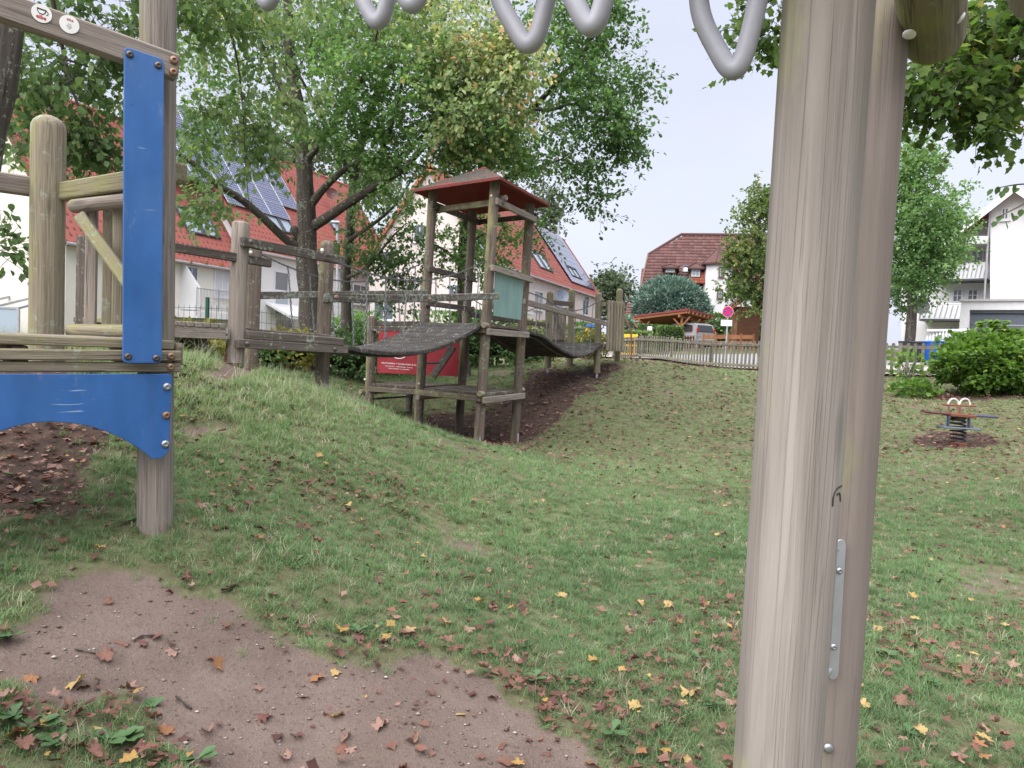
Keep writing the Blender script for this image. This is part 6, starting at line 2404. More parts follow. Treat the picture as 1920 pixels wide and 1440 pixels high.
# big oak behind the landing
tree('oak_tree', 'big tree with forked dark trunk rising behind the mesh fence and landing',
     [[(592, 700, 15, .28), (586, 620, 15, .235), (579, 540, 15, .215), (574, 450, 15, .20), (572, 380, 15, .175), (571, 300, 15, .155), (562, 230, 15, .15), (549, 150, 15, .12), (541, 60, 15, .10), (538, -80, 15, .07)],
      [(586, 425, 15, 0.117), (618, 405, 14.8, 0.101), (660, 376, 14.5, 0.090), (715, 342, 14.2, 0.078), (755, 318, 14, 0.062), (800, 270, 13.6, 0.039)],
      [(583, 385, 15, 0.094), (612, 348, 14.8, 0.070), (650, 315, 14.6, 0.058), (700, 297, 14.4, 0.047), (728, 255, 14.2, 0.039), (745, 200, 14, 0.027), (760, 120, 13.8, 0.020)],
      [(700, 297, 14.4, 0.039), (760, 305, 14.2, 0.031), (820, 318, 14, 0.020), (860, 330, 13.8, 0.012)],
      [(572, 468, 15, 0.094), (540, 452, 14.8, 0.086), (500, 415, 14.4, 0.078), (455, 376, 14, 0.070), (405, 345, 13.5, 0.058), (370, 312, 13.2, 0.047), (335, 288, 13, 0.039), (260, 230, 12.6, 0.023)],
      [(558, 448, 15, 0.109), (551, 430, 14.9, 0.094), (547, 425, 14.9, 0.016)],
      [(572, 305, 15, 0.078), (598, 275, 14.8, 0.062), (632, 225, 14.4, 0.047), (672, 160, 14, 0.039), (700, 90, 13.6, 0.027), (715, 10, 13.4, 0.016)],
      [(560, 225, 15, 0.070), (535, 180, 15.2, 0.055), (505, 120, 15.4, 0.039), (480, 50, 15.6, 0.023)],
      [(559, 282, 15, 0.023), (525, 262, 14.8, 0.017), (495, 258, 14.7, 0.009)], [(557, 283, 15, 0.016), (530, 322, 14.8, 0.008)]],
     [(660, 120, 14.5, 190, 95, 1.8, 5.5, .48), (520, 50, 15.5, 200, 80, 2.0, 4.5, .42), (740, 175, 14, 150, 75, 1.6, 5.5, .5), (640, 235, 14.0, 110, 45, 1.0, 2.4, .45), (840, 205, 14, 100, 65, 1.5, 4, .5),
      (420, 160, 15.5, 110, 110, 1.5, 2.5, .4), (360, 260, 13.5, 80, 55, 1.0, 1.5, .4), (380, 390, 13.4, 50, 30, .6, .8, .35), (720, 300, 14, 60, 40, .8, 1.2, .5), (910, 270, 13.8, 100, 38, 1.2, 2.6, .45), (650, -120, 15, 330, 160, 3.5, 9, .3)],
     350, 72, .34, .092, LEAF_OAK, 'leaf_oak')
# oak whose crown fills the right of the canopy
tree('oak_tree', 'slender oak behind the roofed tower, its crown hanging over the open sky',
     [[(872, 705, 17, .13), (868, 620, 17, .11), (866, 520, 17, .10), (868, 440, 17, .09), (885, 360, 16.7, .085), (925, 280, 16.2, .075), (985, 215, 15.7, .065), (1050, 150, 15.3, .05), (1110, 70, 15, .035), (1140, -40, 15, .02)],
      [(925, 280, 16.2, .05), (985, 212, 15.6, .045), (1035, 205, 15.2, .04), (1078, 195, 15, .03), (1130, 225, 14.8, .02), (1165, 280, 14.6, .012)],
      [(985, 215, 15.7, .04), (1060, 140, 15, .03), (1095, 108, 14.8, .02)], [(868, 470, 17, .05), (905, 440, 16.6, .03), (940, 450, 16.4, .015)], [(868, 500, 17, .045), (835, 470, 17, .03), (805, 455, 17, .015)],
      [(1060, 300, 14.8, .016), (1090, 345, 14.7, .012), (1125, 375, 14.6, .008)], [(885, 360, 16.7, .05), (960, 330, 15.6, .035), (1050, 300, 15, .02)]],
     [(1010, 140, 15.5, 130, 120, 1.5, 4.4, .5), (1110, 130, 15, 80, 110, 1.2, 3.4, .38), (1150, 230, 14.8, 65, 60, .9, 2.3, .32), (1190, 180, 14.8, 30, 55, .7, 1.2, .15), (1085, 300, 14.8, 55, 50, .9, 1.7, .2), (1128, 372, 14.6, 22, 26, .4, .55, .1),
      (1180, 268, 14.8, 26, 34, .5, .7, .12), (985, 285, 15.3, 90, 50, 1.1, 2.2, .5), (900, 450, 16.8, 70, 70, 1.2, 2.6, .5), (810, 460, 17.2, 45, 55, .9, 1.3, .4), (1000, 430, 16.5, 30, 60, .6, .6, .5), (1050, -60, 15.5, 170, 110, 2.5, 3, .3), (1105, 30, 15.3, 70, 60, 1, 2, .25)],
     265, 72, .33, .09, LEAF_OAK, 'leaf_oak')
# limes
tree('lime_tree', 'thin trunked lime tree with yellowing leaves behind the forked tree',
     [[(655, 700, 17.5, .15), (650, 600, 17.5, .13), (648, 520, 17.5, .12), (655, 430, 17.3, .11), (664, 340, 17, .10), (690, 220, 16.4, .085), (740, 110, 15.6, .07), (800, 20, 14.8, .05), (840, -60, 14.5, .03)],
      [(740, 110, 15.6, .05), (800, 130, 14.6, .04), (860, 120, 13.8, .03), (930, 110, 13.2, .015)], [(655, 450, 17.3, .06), (700, 420, 17, .045), (740, 385, 16.8, .03), (775, 330, 16.6, .02)],
      [(652, 520, 17.4, .05), (690, 500, 17, .035), (730, 450, 16.8, .025), (760, 420, 16.6, .012)], [(664, 340, 17, .05), (620, 250, 16, .04), (560, 140, 14.8, .03)]],
     [(880, 170, 13.4, 110, 130, 1.2, 8, .66), (960, 120, 13, 60, 90, 1.0, 3, .72), (800, 60, 14, 140, 80, 1.3, 3.6, .62), (700, 470, 17, 75, 60, 1.0, 2.6, .12), (740, 540, 17, 50, 45, .8, 1.2, .1), (660, 60, 14.5, 120, 70, 1.4, 3, .45), (720, 380, 16.8, 70, 40, .9, 1.5, .35), (850, 290, 13.6, 60, 40, .8, 1.2, .6)],
     230, 66, .32, .09, LEAF_OVAL, 'leaf_linden', 'bark_pale', droop=.7)
tree('lime_tree', 'leaning lime tree with rough bark and drooping heart-shaped leaves beside the play platform',
     [[(-95, 640, 6.2, .19), (-62, 420, 6.1, .18), (-38, 300, 6.05, .17), (-22, 200, 6, .165), (-8, 100, 6, .16), (2, 20, 6, .155), (10, -120, 6, .14), (20, -320, 6.2, .11)],
      [(-8, 90, 6, .06), (40, -10, 6.3, .05), (120, -60, 6.8, .04), (220, -110, 7.4, .03), (360, -120, 8.2, .02)], [(95, -20, 6.8, .022), (118, 90, 7, .018), (140, 180, 7.1, .014), (175, 260, 7.2, .009), (196, 315, 7.3, .005)],
      [(118, 110, 7, .012), (165, 125, 7.2, .009), (225, 150, 7.4, .006)], [(10, -100, 6, .07), (150, -160, 7, .055), (330, -150, 8.2, .04), (480, -70, 9, .02)], [(330, -150, 8.2, .03), (400, -20, 8.6, .02), (440, 90, 8.8, .014), (455, 200, 9, .009), (462, 330, 9, .006), (470, 400, 9, .004)],
      [(-22, 210, 6, .03), (30, 180, 6.5, .022), (60, 170, 7, .015), (110, 215, 7.4, .008)]],
     [(130, 140, 7.2, 130, 90, .9, 3.6, .3), (60, 230, 7.4, 80, 80, .8, 2.2, .3), (170, 270, 7.4, 60, 45, .5, 2, .22), (200, 60, 7.4, 110, 60, .8, 2.5, .25), (440, 110, 9, 120, 130, .9, 3.2, .5), (410, 270, 9, 70, 70, .6, 1.5, .4), (370, 390, 9.2, 40, 35, .4, .5, .45), (500, 290, 9.2, 55, 45, .5, .8, .3),
      (560, 40, 9.5, 120, 60, .9, 2.5, .45), (6, 455, 6.6, 16, 45, .3, .35, .1), (380, 20, 8.6, 100, 70, .8, 2.5, .4), (250, -120, 7.5, 280, 110, 1.5, 4, .3), (530, 190, 9.6, 70, 60, .6, 1.0, .5)],
     225, 42, .21, .080, LEAF_OVAL, 'leaf_linden', 'bark_pale', droop=.75, twig=.007)
# maple overhanging from beyond the frame
tree('maple_tree', 'maple tree with lobed leaves overhanging the monkey bars',
     [[(2260, 900, 7.5, .22), (2250, 500, 7.5, .2), (2230, 200, 7.4, .18), (2200, -100, 7.3, .15), (2150, -400, 7.2, .1)],
      [(2220, 130, 7.4, .08), (2080, 40, 7.1, .06), (1960, 20, 6.9, .045), (1870, 60, 6.7, .03), (1790, 110, 6.6, .018), (1730, 160, 6.5, .008)],
      [(1960, 20, 6.9, .03), (1910, 120, 6.5, .02), (1880, 200, 6.4, .01)], [(2200, -100, 7.3, .08), (2000, -160, 7.2, .06), (1760, -150, 7.4, .045), (1560, -80, 7.6, .03), (1430, 10, 7.7, .015)],
      [(2240, 380, 7.4, .04), (2080, 350, 6.3, .02), (1980, 350, 5.7, .012), (1915, 385, 5.5, .006), (1868, 408, 5.5, .003)], [(1980, 350, 5.7, .01), (1920, 345, 5.6, .006), (1872, 352, 5.5, .003)]],
     [(1800, 60, 6.7, 105, 60, .7, 4.4, .5), (1880, 140, 6.5, 55, 60, .6, 2.6, .55), (1745, 165, 6.6, 55, 34, .45, 3.2, .45), (1850, 205, 6.4, 55, 26, .4, 2.0, .5), (1425, 30, 7.7, 60, 40, .5, 1.7, .4), (1440, 80, 7.6, 25, 25, .3, .4, .4), (1900, 30, 6.6, 60, 50, .6, 2.0, .4), (1700, -120, 7.2, 300, 70, 1.0, 3, .4), (2050, 100, 6.8, 110, 140, 1.0, 3, .4)],
     135, 42, .20, .080, LEAF_LOBED, 'leaf_maple', droop=.5, twig=.007, nleaf_parts=270)
mroot = bpy.data.objects['maple_tree']
for px_, py_ in ((1862, 354), (1872, 349), (1880, 358), (1890, 350), (1902, 345), (1912, 352), (1868, 415), (1878, 404), (1885, 416), (1896, 398), (1907, 404), (1916, 392)):
    V, F_ = place_leaves(np.zeros((1, 3)), np.array([.062]), np.array([[random.uniform(-.8, .4), random.uniform(-.4, .4), -.6]]), np.array([[random.uniform(-.4, .4), -.5, .8]]), LEAF_OVAL)
    o = np_mesh('leaf', V, F_, MATS['leaf_maple'], mroot, {'tint': np.full(len(V), random.uniform(.05, .35))})
    o.location = W(px_, py_, 5.5) - mroot.location



# background trees
def simple_tree(label, px, Y, pybase, blobs, n, per, spread, size, mat, tmpl=LEAF_DIAMOND, tr=.16, name='tree', group=None):
    top = min(b[1] - b[4] * .3 for b in blobs)
    bx = blobs[0][0]
    return tree(name, label, [[(px, pybase, Y, tr), (lerp(px, bx, .4), lerp(pybase, top, .35), Y, tr * .85), (lerp(px, bx, .8), lerp(pybase, top, .7), Y, tr * .5), (bx, top, Y, tr * .12)]], blobs, n, per, spread, size, tmpl, mat, 'bark', group=group, twig=.03)


simple_tree('fresh green leafy tree in front of the white apartment block', 1704, 29, 680, [(1722, 440, 29, 62, 130, 1.8, 9, .5), (1762, 440, 28.6, 45, 80, 1.4, 4, .55), (1700, 330, 29, 38, 75, 1.3, 3, .5), (1735, 300, 29, 22, 35, .8, 1, .55), (1700, 520, 29, 50, 80, 1.6, 4, .25), (1790, 370, 28.6, 22, 30, .7, .8, .6), (1640, 440, 29, 70, 130, 1.8, 4, .4)], 420, 60, .40, .13, 'leaf_fresh', tr=.2, name='ash_tree')
simple_tree('chestnut tree turning yellow and orange behind the sign', 1450, 40, 650, [(1420, 450, 40, 55, 95, 2.2, 8, .5), (1405, 530, 39.6, 48, 60, 1.8, 5, .4), (1440, 385, 40, 45, 40, 1.6, 3, .55), (1500, 470, 40, 60, 120, 2.2, 5, .5), (1385, 465, 39.8, 22, 40, 1.0, 1.2, .6)], 210, 60, .42, .17, 'leaf_chestnut', LEAF_OVAL, tr=.22, name='chestnut_tree')
simple_tree('hazy round tree on the skyline between the solar house and the villa', 1150, 75, 640, [(1150, 535, 75, 36, 38, 2.4, 6, .3), (1128, 560, 75, 30, 40, 2.2, 4, .25), (1172, 570, 75, 22, 34, 1.8, 3, .3)], 130, 40, .75, .36, 'leaf_far', name='skyline_tree')
simple_tree('tall pale tree rising behind the solar house', 1010, 78, 600, [(1020, 380, 78, 32, 55, 2.4, 5, .35), (1005, 440, 78, 35, 60, 2.4, 5, .3), (1040, 405, 78, 18, 45, 1.6, 2, .35), (990, 330, 78, 30, 50, 2, 3, .35)], 120, 40, .8, .36, 'leaf_far', name='poplar_tree')
simple_tree('pale green tree behind the ridge of the solar roofed terrace', 620, 66, 600, [(560, 285, 66, 80, 36, 3, 6, .6), (660, 300, 66, 60, 45, 3, 5, .65), (700, 340, 66, 40, 40, 2.5, 3, .7), (480, 270, 66, 60, 30, 2.5, 3, .55)], 170, 40, .9, .36, 'leaf_far', name='skyline_tree')
simple_tree('dense dark tree far behind the terrace gable', 180, 48, 620, [(120, 250, 48, 120, 60, 3, 5, .3), (260, 260, 48, 90, 40, 2.5, 3, .3)], 120, 36, .9, .32, 'leaf_far', name='skyline_tree')


# ------------------------------------------------------------------ shrubs and hedges
def shrub(name, label, c, rad, n, size, mat, tmpl=LEAF_OVAL, tint=.45, core=True, shell=.75, cat='shrub', stems=7, updir=.2, boxy=False, group=None, core_mat=None, tj=.18, lump=.12):
    """leafy bush: woody stems, leaves through the outer volume; boxy for clipped hedges"""
    c = Vector(c)
    root = thing(name, label, cat, c, group)
    rx, ry, rz = rad
    m_ = MB()
    for i in range(stems):
        a_ = 2 * math.pi * i / stems + random.random()
        e_ = c + Vector((rx * .6 * math.cos(a_), ry * .6 * math.sin(a_), rz * random.uniform(1.0, 1.7)))
        m_.tube(smoothpath([c + Vector((.15 * rx * math.cos(a_), .15 * ry * math.sin(a_), -.1)), c.lerp(e_, .5) + Vector((random.uniform(-.1, .1), 0, .1)), e_], 3), [.02, .018, .016, .013, .011, .008, .004], 5)
    m_.build('stems', MATS['bark'], root)
    if boxy:
        q = rng.uniform(-1, 1, (n, 3))
        ax_ = rng.integers(0, 3, n)
        sgn = np.where(rng.random(n) < .5, -1, 1)
        sgn[ax_ == 2] = 1
        q[np.arange(n), ax_] = sgn * (1 - .14 * rng.random(n) ** 1.5)
        out_ = np.zeros((n, 3))
        out_[np.arange(n), ax_] = sgn
    else:
        q = rng.normal(0, 1, (n, 3))
        q /= np.linalg.norm(q, axis=1, keepdims=True)
        out_ = q.copy()
        lum = 1 + lump * (hnoise(q[:, 0] * 2 + 5, q[:, 1] * 2 + q[:, 2] * 3, 1.6, 21) - .5) * 2 + lump * (hnoise(q[:, 0] * 5 + q[:, 2] * 4, q[:, 1] * 5, 1.3, 22) - .5)
        q *= ((shell + (1 - shell) * rng.random(n) ** .6) * lum)[:, None]
        q[:, 2] = np.maximum(q[:, 2], -.98)
    cen = np.array(c) + q * np.array([rx, ry, rz]) + np.array([0, 0, rz])
    dirs = out_ * .9 + rng.normal(0, .5, (n, 3)) + np.array([0, 0, updir])
    norm = rng.normal(0, .45, (n, 3)) + out_ * .5
    norm[:, 2] += .8
    t = np.clip(tint + rng.normal(0, tj, n) + .15 * (hnoise(cen[:, 0] * 2.1, cen[:, 2] * 2.1 + cen[:, 1], 1.2, 5) - .5), 0, 1)
    foliage('leaves', root, cen, size * rng.uniform(.6, 1.25, n), dirs, norm, t, tmpl, mat)
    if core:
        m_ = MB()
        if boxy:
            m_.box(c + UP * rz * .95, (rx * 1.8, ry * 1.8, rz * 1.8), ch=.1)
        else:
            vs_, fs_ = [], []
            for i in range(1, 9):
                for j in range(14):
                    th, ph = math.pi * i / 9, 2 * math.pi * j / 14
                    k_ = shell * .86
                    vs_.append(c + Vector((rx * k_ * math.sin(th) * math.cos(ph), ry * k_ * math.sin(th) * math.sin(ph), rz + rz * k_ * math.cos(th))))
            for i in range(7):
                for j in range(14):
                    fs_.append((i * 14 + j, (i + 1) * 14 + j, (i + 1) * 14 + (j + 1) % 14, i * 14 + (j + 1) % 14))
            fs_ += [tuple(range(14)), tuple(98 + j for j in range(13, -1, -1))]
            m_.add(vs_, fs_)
        m_.build('shade_core', MATS[core_mat or 'hedge_core'], root)  # added solid core; its dark colour stands in for shade inside the bush
    return root


plain('hedge_core', (.03, .045, .02), .9, .1, 0, .3, 5)  # darker than the leaves, inner shade put into the core colour
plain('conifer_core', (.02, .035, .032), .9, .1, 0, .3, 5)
shrub('maple_sapling_shrub', 'large bright green maple shrub growing at the fence', ongr(1845, 17.6), (1.05, .8, .72), 5200, .115, 'leaf_shrub', LEAF_LOBED, .45, True, .62, lump=.3)
shrub('maple_sapling_shrub', 'bushy green maple shrub beside the garage door, rightmost along the fence', ongr(1935, 17.4), (.8, .7, .68), 3200, .115, 'leaf_shrub', LEAF_LOBED, .5, True, .62, lump=.3)
for px_, Y_, hh, lb in ((1838, 17.9, 1.66, 'tall upright maple shoot standing out of the large green shrub'), (1866, 17.7, 1.66, 'upright maple shoot in front of the dark garage door'), (1900, 17.6, 1.45, 'short maple shoot at the edge of the garage door'), (1795, 18.2, 1.40, 'slim maple shoot in front of the white picket gate')):
    g_ = ongr(px_, Y_)
    root = thing('maple_shoot', lb, 'sapling', g_, 'maple shoots along the fence')
    MB().tube([g_ - UP * .05, g_ + Vector((.03, 0, hh * .5)), g_ + UP * hh], [.014, .011, .005], 6).build('stem', MATS['bark'], root)
    n = 170
    z = rng.random(n) ** .7
    a_ = rng.uniform(0, 2 * math.pi, n)
    rr = .22 * (1.15 - z) * rng.random(n) ** .5 + .04
    cen = np.array(g_) + np.c_[rr * np.cos(a_), rr * np.sin(a_), hh * (.45 + .58 * z)]
    foliage('leaves', root, cen, .15 * rng.uniform(.6, 1.2, n), np.c_[np.cos(a_), np.sin(a_), rng.normal(-.1, .3, n)], np.c_[rng.normal(0, .3, (n, 2)), np.ones(n)], np.clip(rng.normal(.65, .15, n), 0, 1), LEAF_LOBED, 'leaf_shrub')
shrub('thin_shrub', 'loose shrub with a few yellow leaves beside the monkey bar post', ongr(1700, 18.6), (.5, .4, .55), 230, .11, 'leaf_shrub', LEAF_LOBED, .5, False, .35, lump=.3, tj=.22)
shrub('thin_shrub', 'low leafy shrub hugging the fence foot beside the bins', ongr(1715, 17.6), (.55, .4, .2), 300, .12, 'leaf_shrub', LEAF_LOBED, .35, False, .4)
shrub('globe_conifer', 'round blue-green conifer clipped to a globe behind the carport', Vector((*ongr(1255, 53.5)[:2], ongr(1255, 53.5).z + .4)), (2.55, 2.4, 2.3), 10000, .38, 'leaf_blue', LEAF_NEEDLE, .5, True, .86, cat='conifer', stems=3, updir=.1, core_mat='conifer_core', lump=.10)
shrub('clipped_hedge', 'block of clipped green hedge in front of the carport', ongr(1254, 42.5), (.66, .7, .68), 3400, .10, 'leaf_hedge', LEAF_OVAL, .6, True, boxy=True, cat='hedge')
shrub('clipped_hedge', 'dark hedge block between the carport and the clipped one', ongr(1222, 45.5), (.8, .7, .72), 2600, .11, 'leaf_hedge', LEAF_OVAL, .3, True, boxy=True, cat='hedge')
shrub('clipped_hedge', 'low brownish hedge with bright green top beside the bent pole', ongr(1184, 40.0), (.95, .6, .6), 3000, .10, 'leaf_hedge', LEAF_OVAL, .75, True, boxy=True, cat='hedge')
shrub('garden_bush', 'bluish bush behind the low hedge', ongr(1180, 52), (1.5, 1.2, 1.15), 1600, .2, 'leaf_blue', LEAF_OVAL, .7)
shrub('garden_bush', 'green bush filling the corner beside the villa wall', ongr(1345, 50), (1.5, 1.2, 1.15), 1800, .2, 'leaf_hedge', LEAF_OVAL, .5)
shrub('garden_bush', 'light green bush behind the small garden hut', ongr(1425, 47), (1.2, 1.2, 1.2), 1500, .2, 'leaf_fresh', LEAF_OVAL, .5)
shrub('garden_bush', 'brown-green clipped bush behind the end platform', ongr(1108, 31), (.75, .6, .62), 1400, .10, 'leaf_yellow', LEAF_OVAL, .25)
shrub('garden_bush', 'dark green bush on the far side of the hanging bridge', ongr(1085, 38), (1.2, 1.0, .9), 1500, .15, 'leaf_hedge', LEAF_OVAL, .45)
for i, (px_, Y_, rd, mt_, ti, lb) in enumerate((
        (648, 15.2, (.75, .6, .52), 'leaf_hedge', .35, 'dense laurel bush between the landing and the low platform'),
        (905, 19.0, (1.15, .8, .75), 'leaf_hedge', .4, 'broad leafy bush behind the tower legs'),
        (985, 21.5, (.9, .8, .55), 'leaf_hedge', .4, 'leafy bush below the second hanging bridge'),
        (345, 12.6, (.7, .6, .42), 'leaf_yellow', .5, 'yellowing bush under the gangway'),
        (545, 14.2, (.55, .5, .40), 'leaf_yellow', .6, 'small yellow-green bush against the mesh fence'),
        (490, 13.8, (.5, .45, .30), 'leaf_hedge', .55, 'low bush below the seat planks'),
        (720, 17.2, (.9, .7, .62), 'leaf_fresh', .5, 'light green bush behind the red board'),
        (665, 19.5, (.9, .8, .85), 'leaf_fresh', .6, 'pale green bush behind the lime trunk'),
        (835, 22.5, (1.3, .9, .95), 'leaf_fresh', .5, 'light green bush in front of the pink house'),
        (760, 22.0, (1.2, .9, .70), 'leaf_hedge', .45, 'dark bush behind the low platform rails'),
        (1000, 26.0, (1.4, .9, .85), 'leaf_yellow', .35, 'yellow-green bush seen through the bridge chains'),
        (430, 16.5, (1.2, .8, .35), 'leaf_yellow', .45, 'low yellow-green hedge behind the mesh fence'))):
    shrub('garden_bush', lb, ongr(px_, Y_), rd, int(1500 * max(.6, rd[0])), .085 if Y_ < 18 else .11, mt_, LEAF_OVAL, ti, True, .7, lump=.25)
# ------------------------------------------------------------------ lawn surface exactly as built
def gsurf(x, y):
    x, y = np.asarray(x, float), np.asarray(y, float)
    nr = np.clip(1 - y / 22, 0, 1)
    d_, s_ = dirt_at(x, y), soil_at(x, y)
    return gz(x, y) + d_ * nr * ((hnoise(x, y, 3.3, 14) - .5) * .05 + (hnoise(x, y, 9, 15) - .5) * .022) + nr * ((hnoise(x, y, 1.6, 11) - .5) * .05 + (hnoise(x, y, 5, 12) - .5) * .022 + (hnoise(x, y, 14, 13) - .5) * .008 * (1 + d_)) - d_ * .03 - .04 * s_ * nr


# ------------------------------------------------------------------ grass
tuft_col = bpy.data.collections.new('grass_tufts')


def tuft(i, n, rad, hmin, hmax, wid, lean, straw=0):
    V, F_ = [], []
    for k_ in range(n):
        a_, r_ = random.uniform(0, 6.283), rad * math.sqrt(random.random())
        bx, by = r_ * math.cos(a_), r_ * math.sin(a_)
        h_ = random.uniform(hmin, hmax)
        la = random.uniform(0, 6.283)
        l_ = h_ * lean * random.uniform(.25, 1.2)
        w_ = wid * random.uniform(.7, 1.3)
        px_, py_ = -math.sin(la) * w_, math.cos(la) * w_
        pts = []
        for t, wf in ((0, 1), (.45, .85), (.8, .5), (1, .06)):
            x = bx + math.cos(la) * l_ * t * t
            y = by + math.sin(la) * l_ * t * t
            z = h_ * (t - .28 * lean * t * t) - .008
            pts += [(x - px_ * wf, y - py_ * wf, z), (x + px_ * wf, y + py_ * wf, z)]
        b_ = len(V)
        V += pts
        for q in range(3):
            F_.append((b_ + 2 * q, b_ + 2 * q + 1, b_ + 2 * q + 3, b_ + 2 * q + 2))
    me = bpy.data.meshes.new('grass_tuft')
    me.from_pydata(V, [], F_)
    me.polygons.foreach_set('use_smooth', [True] * len(F_))
    me.materials.append(MATS['grass_blade'])
    o = bpy.data.objects.new('tuft_%02d' % i, me)
    tuft_col.objects.link(o)


tuft(0, 20, .050, .035, .085, .0017, 1.0)
tuft(1, 16, .045, .045, .105, .0018, .8)
tuft(2, 24, .060, .025, .065, .0018, 1.3)
tuft(3, 13, .035, .05, .120, .0022, .9)
tuft(4, 22, .055, .02, .055, .0024, 1.5)
tuft(5, 4, .040, .12, .24, .0009, .9)          # thin dry stalks
NT_ = 130000
yy = np.r_[1.5 + 3.9 * rng.random(26000) ** .85, 5.2 + 21 * rng.random(NT_ - 26000) ** 1.25]
xx = (rng.random(NT_) * 2 - 1) * (.80 * yy + 1.6)
dm, sm = dirt_at(xx, yy), soil_at(xx, yy)
pk = (hnoise(xx, yy, 3.1, 31) * .6 + hnoise(xx, yy, 9, 32) * .4)
keep = (rng.random(NT_) > np.clip((dm - .08) * 1.7, 0, .99)) & (rng.random(NT_) > np.clip(sm * 1.15 - .05, 0, .93)) & (pk + rng.random(NT_) * .45 > .38 + .22 * (litter_at(xx, yy) - .3))
FLx = np.interp(yy, [p.y for p in fpath[::-1]], [p.x for p in fpath[::-1]], left=99, right=4.5)
keep &= ~((yy > 18.6) & (xx > FLx + .15))
xx, yy, dm, sm = xx[keep], yy[keep], dm[keep], sm[keep]
zz = gsurf(xx, yy)
crest = sstep(zz, .45, 1.0) * sstep(-xx, -.2, 1.0) * sstep(yy, 3.6, 5.5)
lush = hnoise(xx, yy, 1.1, 41) * .6 + hnoise(xx, yy, 3.7, 42) * .4
valley = sstep(xx, -.4, 1.5) * sstep(yy, 7, 11)
scl = .68 * (.72 + .5 * lush) * (1 + .55 * crest) * np.interp(yy, [1.5, 5, 12, 26], [.95, 1.0, 1.35, 1.9]) * (1 - .25 * valley) * (1 - .3 * sm) * np.where(dm > .1, .75, 1) * rng.uniform(.8, 1.2, len(xx))
tint = .40 + .24 * (hnoise(xx, yy, .8, 43) - .5) + .14 * (hnoise(xx, yy, 4, 44) - .5) + .22 * crest + .14 * valley + rng.normal(0, .09, len(xx)) + .12 * (dm > .05)
tint = np.where(rng.random(len(xx)) < .035 + .07 * valley, .95, tint)
idx = rng.choice(5, len(xx), p=[.26, .22, .22, .12, .18])
st_ = rng.random(len(xx)) < .012 + .10 * crest
idx[st_] = 5
tint[st_] = rng.uniform(.86, 1.0, st_.sum())
me = bpy.data.meshes.new('grass')
me.vertices.add(len(xx))
me.vertices.foreach_set('co', np.c_[xx, yy, zz].astype(np.float32).ravel())
for an, ty, av in (('scl', 'FLOAT', scl), ('tint', 'FLOAT', np.clip(tint, 0, 1)), ('idx', 'INT', idx), ('rot', 'FLOAT_VECTOR', np.c_[rng.normal(0, .12, len(xx)), rng.normal(0, .12, len(xx)), rng.uniform(0, 6.283, len(xx))])):
    q = me.attributes.new(an, ty, 'POINT')
    q.data.foreach_set('vector' if ty == 'FLOAT_VECTOR' else 'value', np.ascontiguousarray(av, dtype=np.int32 if ty == 'INT' else np.float32).ravel())
grass = bpy.data.objects.new('grass', me)
COL.objects.link(grass)
grass['kind'] = 'stuff'
grass['label'] = 'short damp grass with dry stalks covering the playground'
ng = bpy.data.node_groups.new('scatter_grass', 'GeometryNodeTree')
ng.interface.new_socket('Geometry', in_out='INPUT', socket_type='NodeSocketGeometry')
ng.interface.new_socket('Geometry', in_out='OUTPUT', socket_type='NodeSocketGeometry')
gi, go = ng.nodes.new('NodeGroupInput'), ng.nodes.new('NodeGroupOutput')
ci = ng.nodes.new('GeometryNodeCollectionInfo')
ci.inputs['Collection'].default_value = tuft_col
ci.inputs['Separate Children'].default_value = True
ci.inputs['Reset Children'].default_value = True
ip = ng.nodes.new('GeometryNodeInstanceOnPoints')
ip.inputs['Pick Instance'].default_value = True


def named(nm, ty):
    q = ng.nodes.new('GeometryNodeInputNamedAttribute')
    q.data_type = ty
    q.inputs[0].default_value = nm
    return q.outputs[0]


ng.links.new(gi.outputs[0], ip.inputs['Points'])
ng.links.new(ci.outputs[0], ip.inputs['Instance'])
ng.links.new(named('idx', 'INT'), ip.inputs['Instance Index'])
ng.links.new(named('rot', 'FLOAT_VECTOR'), ip.inputs['Rotation'])
ng.links.new(named('scl', 'FLOAT'), ip.inputs['Scale'])
ng.links.new(ip.outputs[0], go.inputs[0])
md = grass.modifiers.new('scatter', 'NODES')
md.node_group = ng

# ------------------------------------------------------------------ fallen leaves: a mass of small ones
NL = 80000
yy = np.r_[1.6 + 4.4 * rng.random(26000), 5.5 + 17 * rng.random(NL - 26000) ** 1.15]
xx = (rng.random(NL) * 2 - 1) * (.78 * yy + 1.0)
lit = litter_at(xx, yy)
kp_ = rng.random(NL) < np.clip(lit + .06, 0, 1) ** 1.1 * np.where(dirt_at(xx, yy) > .4, .10, 1.0)
kp_ &= ~((yy > 18.6) & (xx > np.interp(yy, [p.y for p in fpath[::-1]], [p.x for p in fpath[::-1]], left=99, right=4.5)))
xx, yy = xx[kp_], yy[kp_]
n = len(xx)
zz = gsurf(xx, yy) + np.where(dirt_at(xx, yy) > .5, .006, rng.uniform(.002, .03, n) * np.interp(yy, [4, 10, 20], [1, 1.7, 2.6])) 
dirs = np.c_[rng.normal(0, 1, (n, 2)), rng.normal(0, .15, n)]
norm = np.c_[rng.normal(0, .32, (n, 2)), np.ones(n)]
tl_ = np.clip(.32 + .22 * soil_at(xx, yy) + rng.normal(0, .17, n), 0, .74)
tl_ = np.where(rng.random(n) < .025, rng.uniform(.8, 1, n), tl_)
sz = np.where(rng.random(n) < .62, rng.uniform(.012, .032, n), rng.uniform(.03, .06, n)) * np.interp(yy, [2, 7, 12, 22], [1, 1.15, 1.6, 2.0])
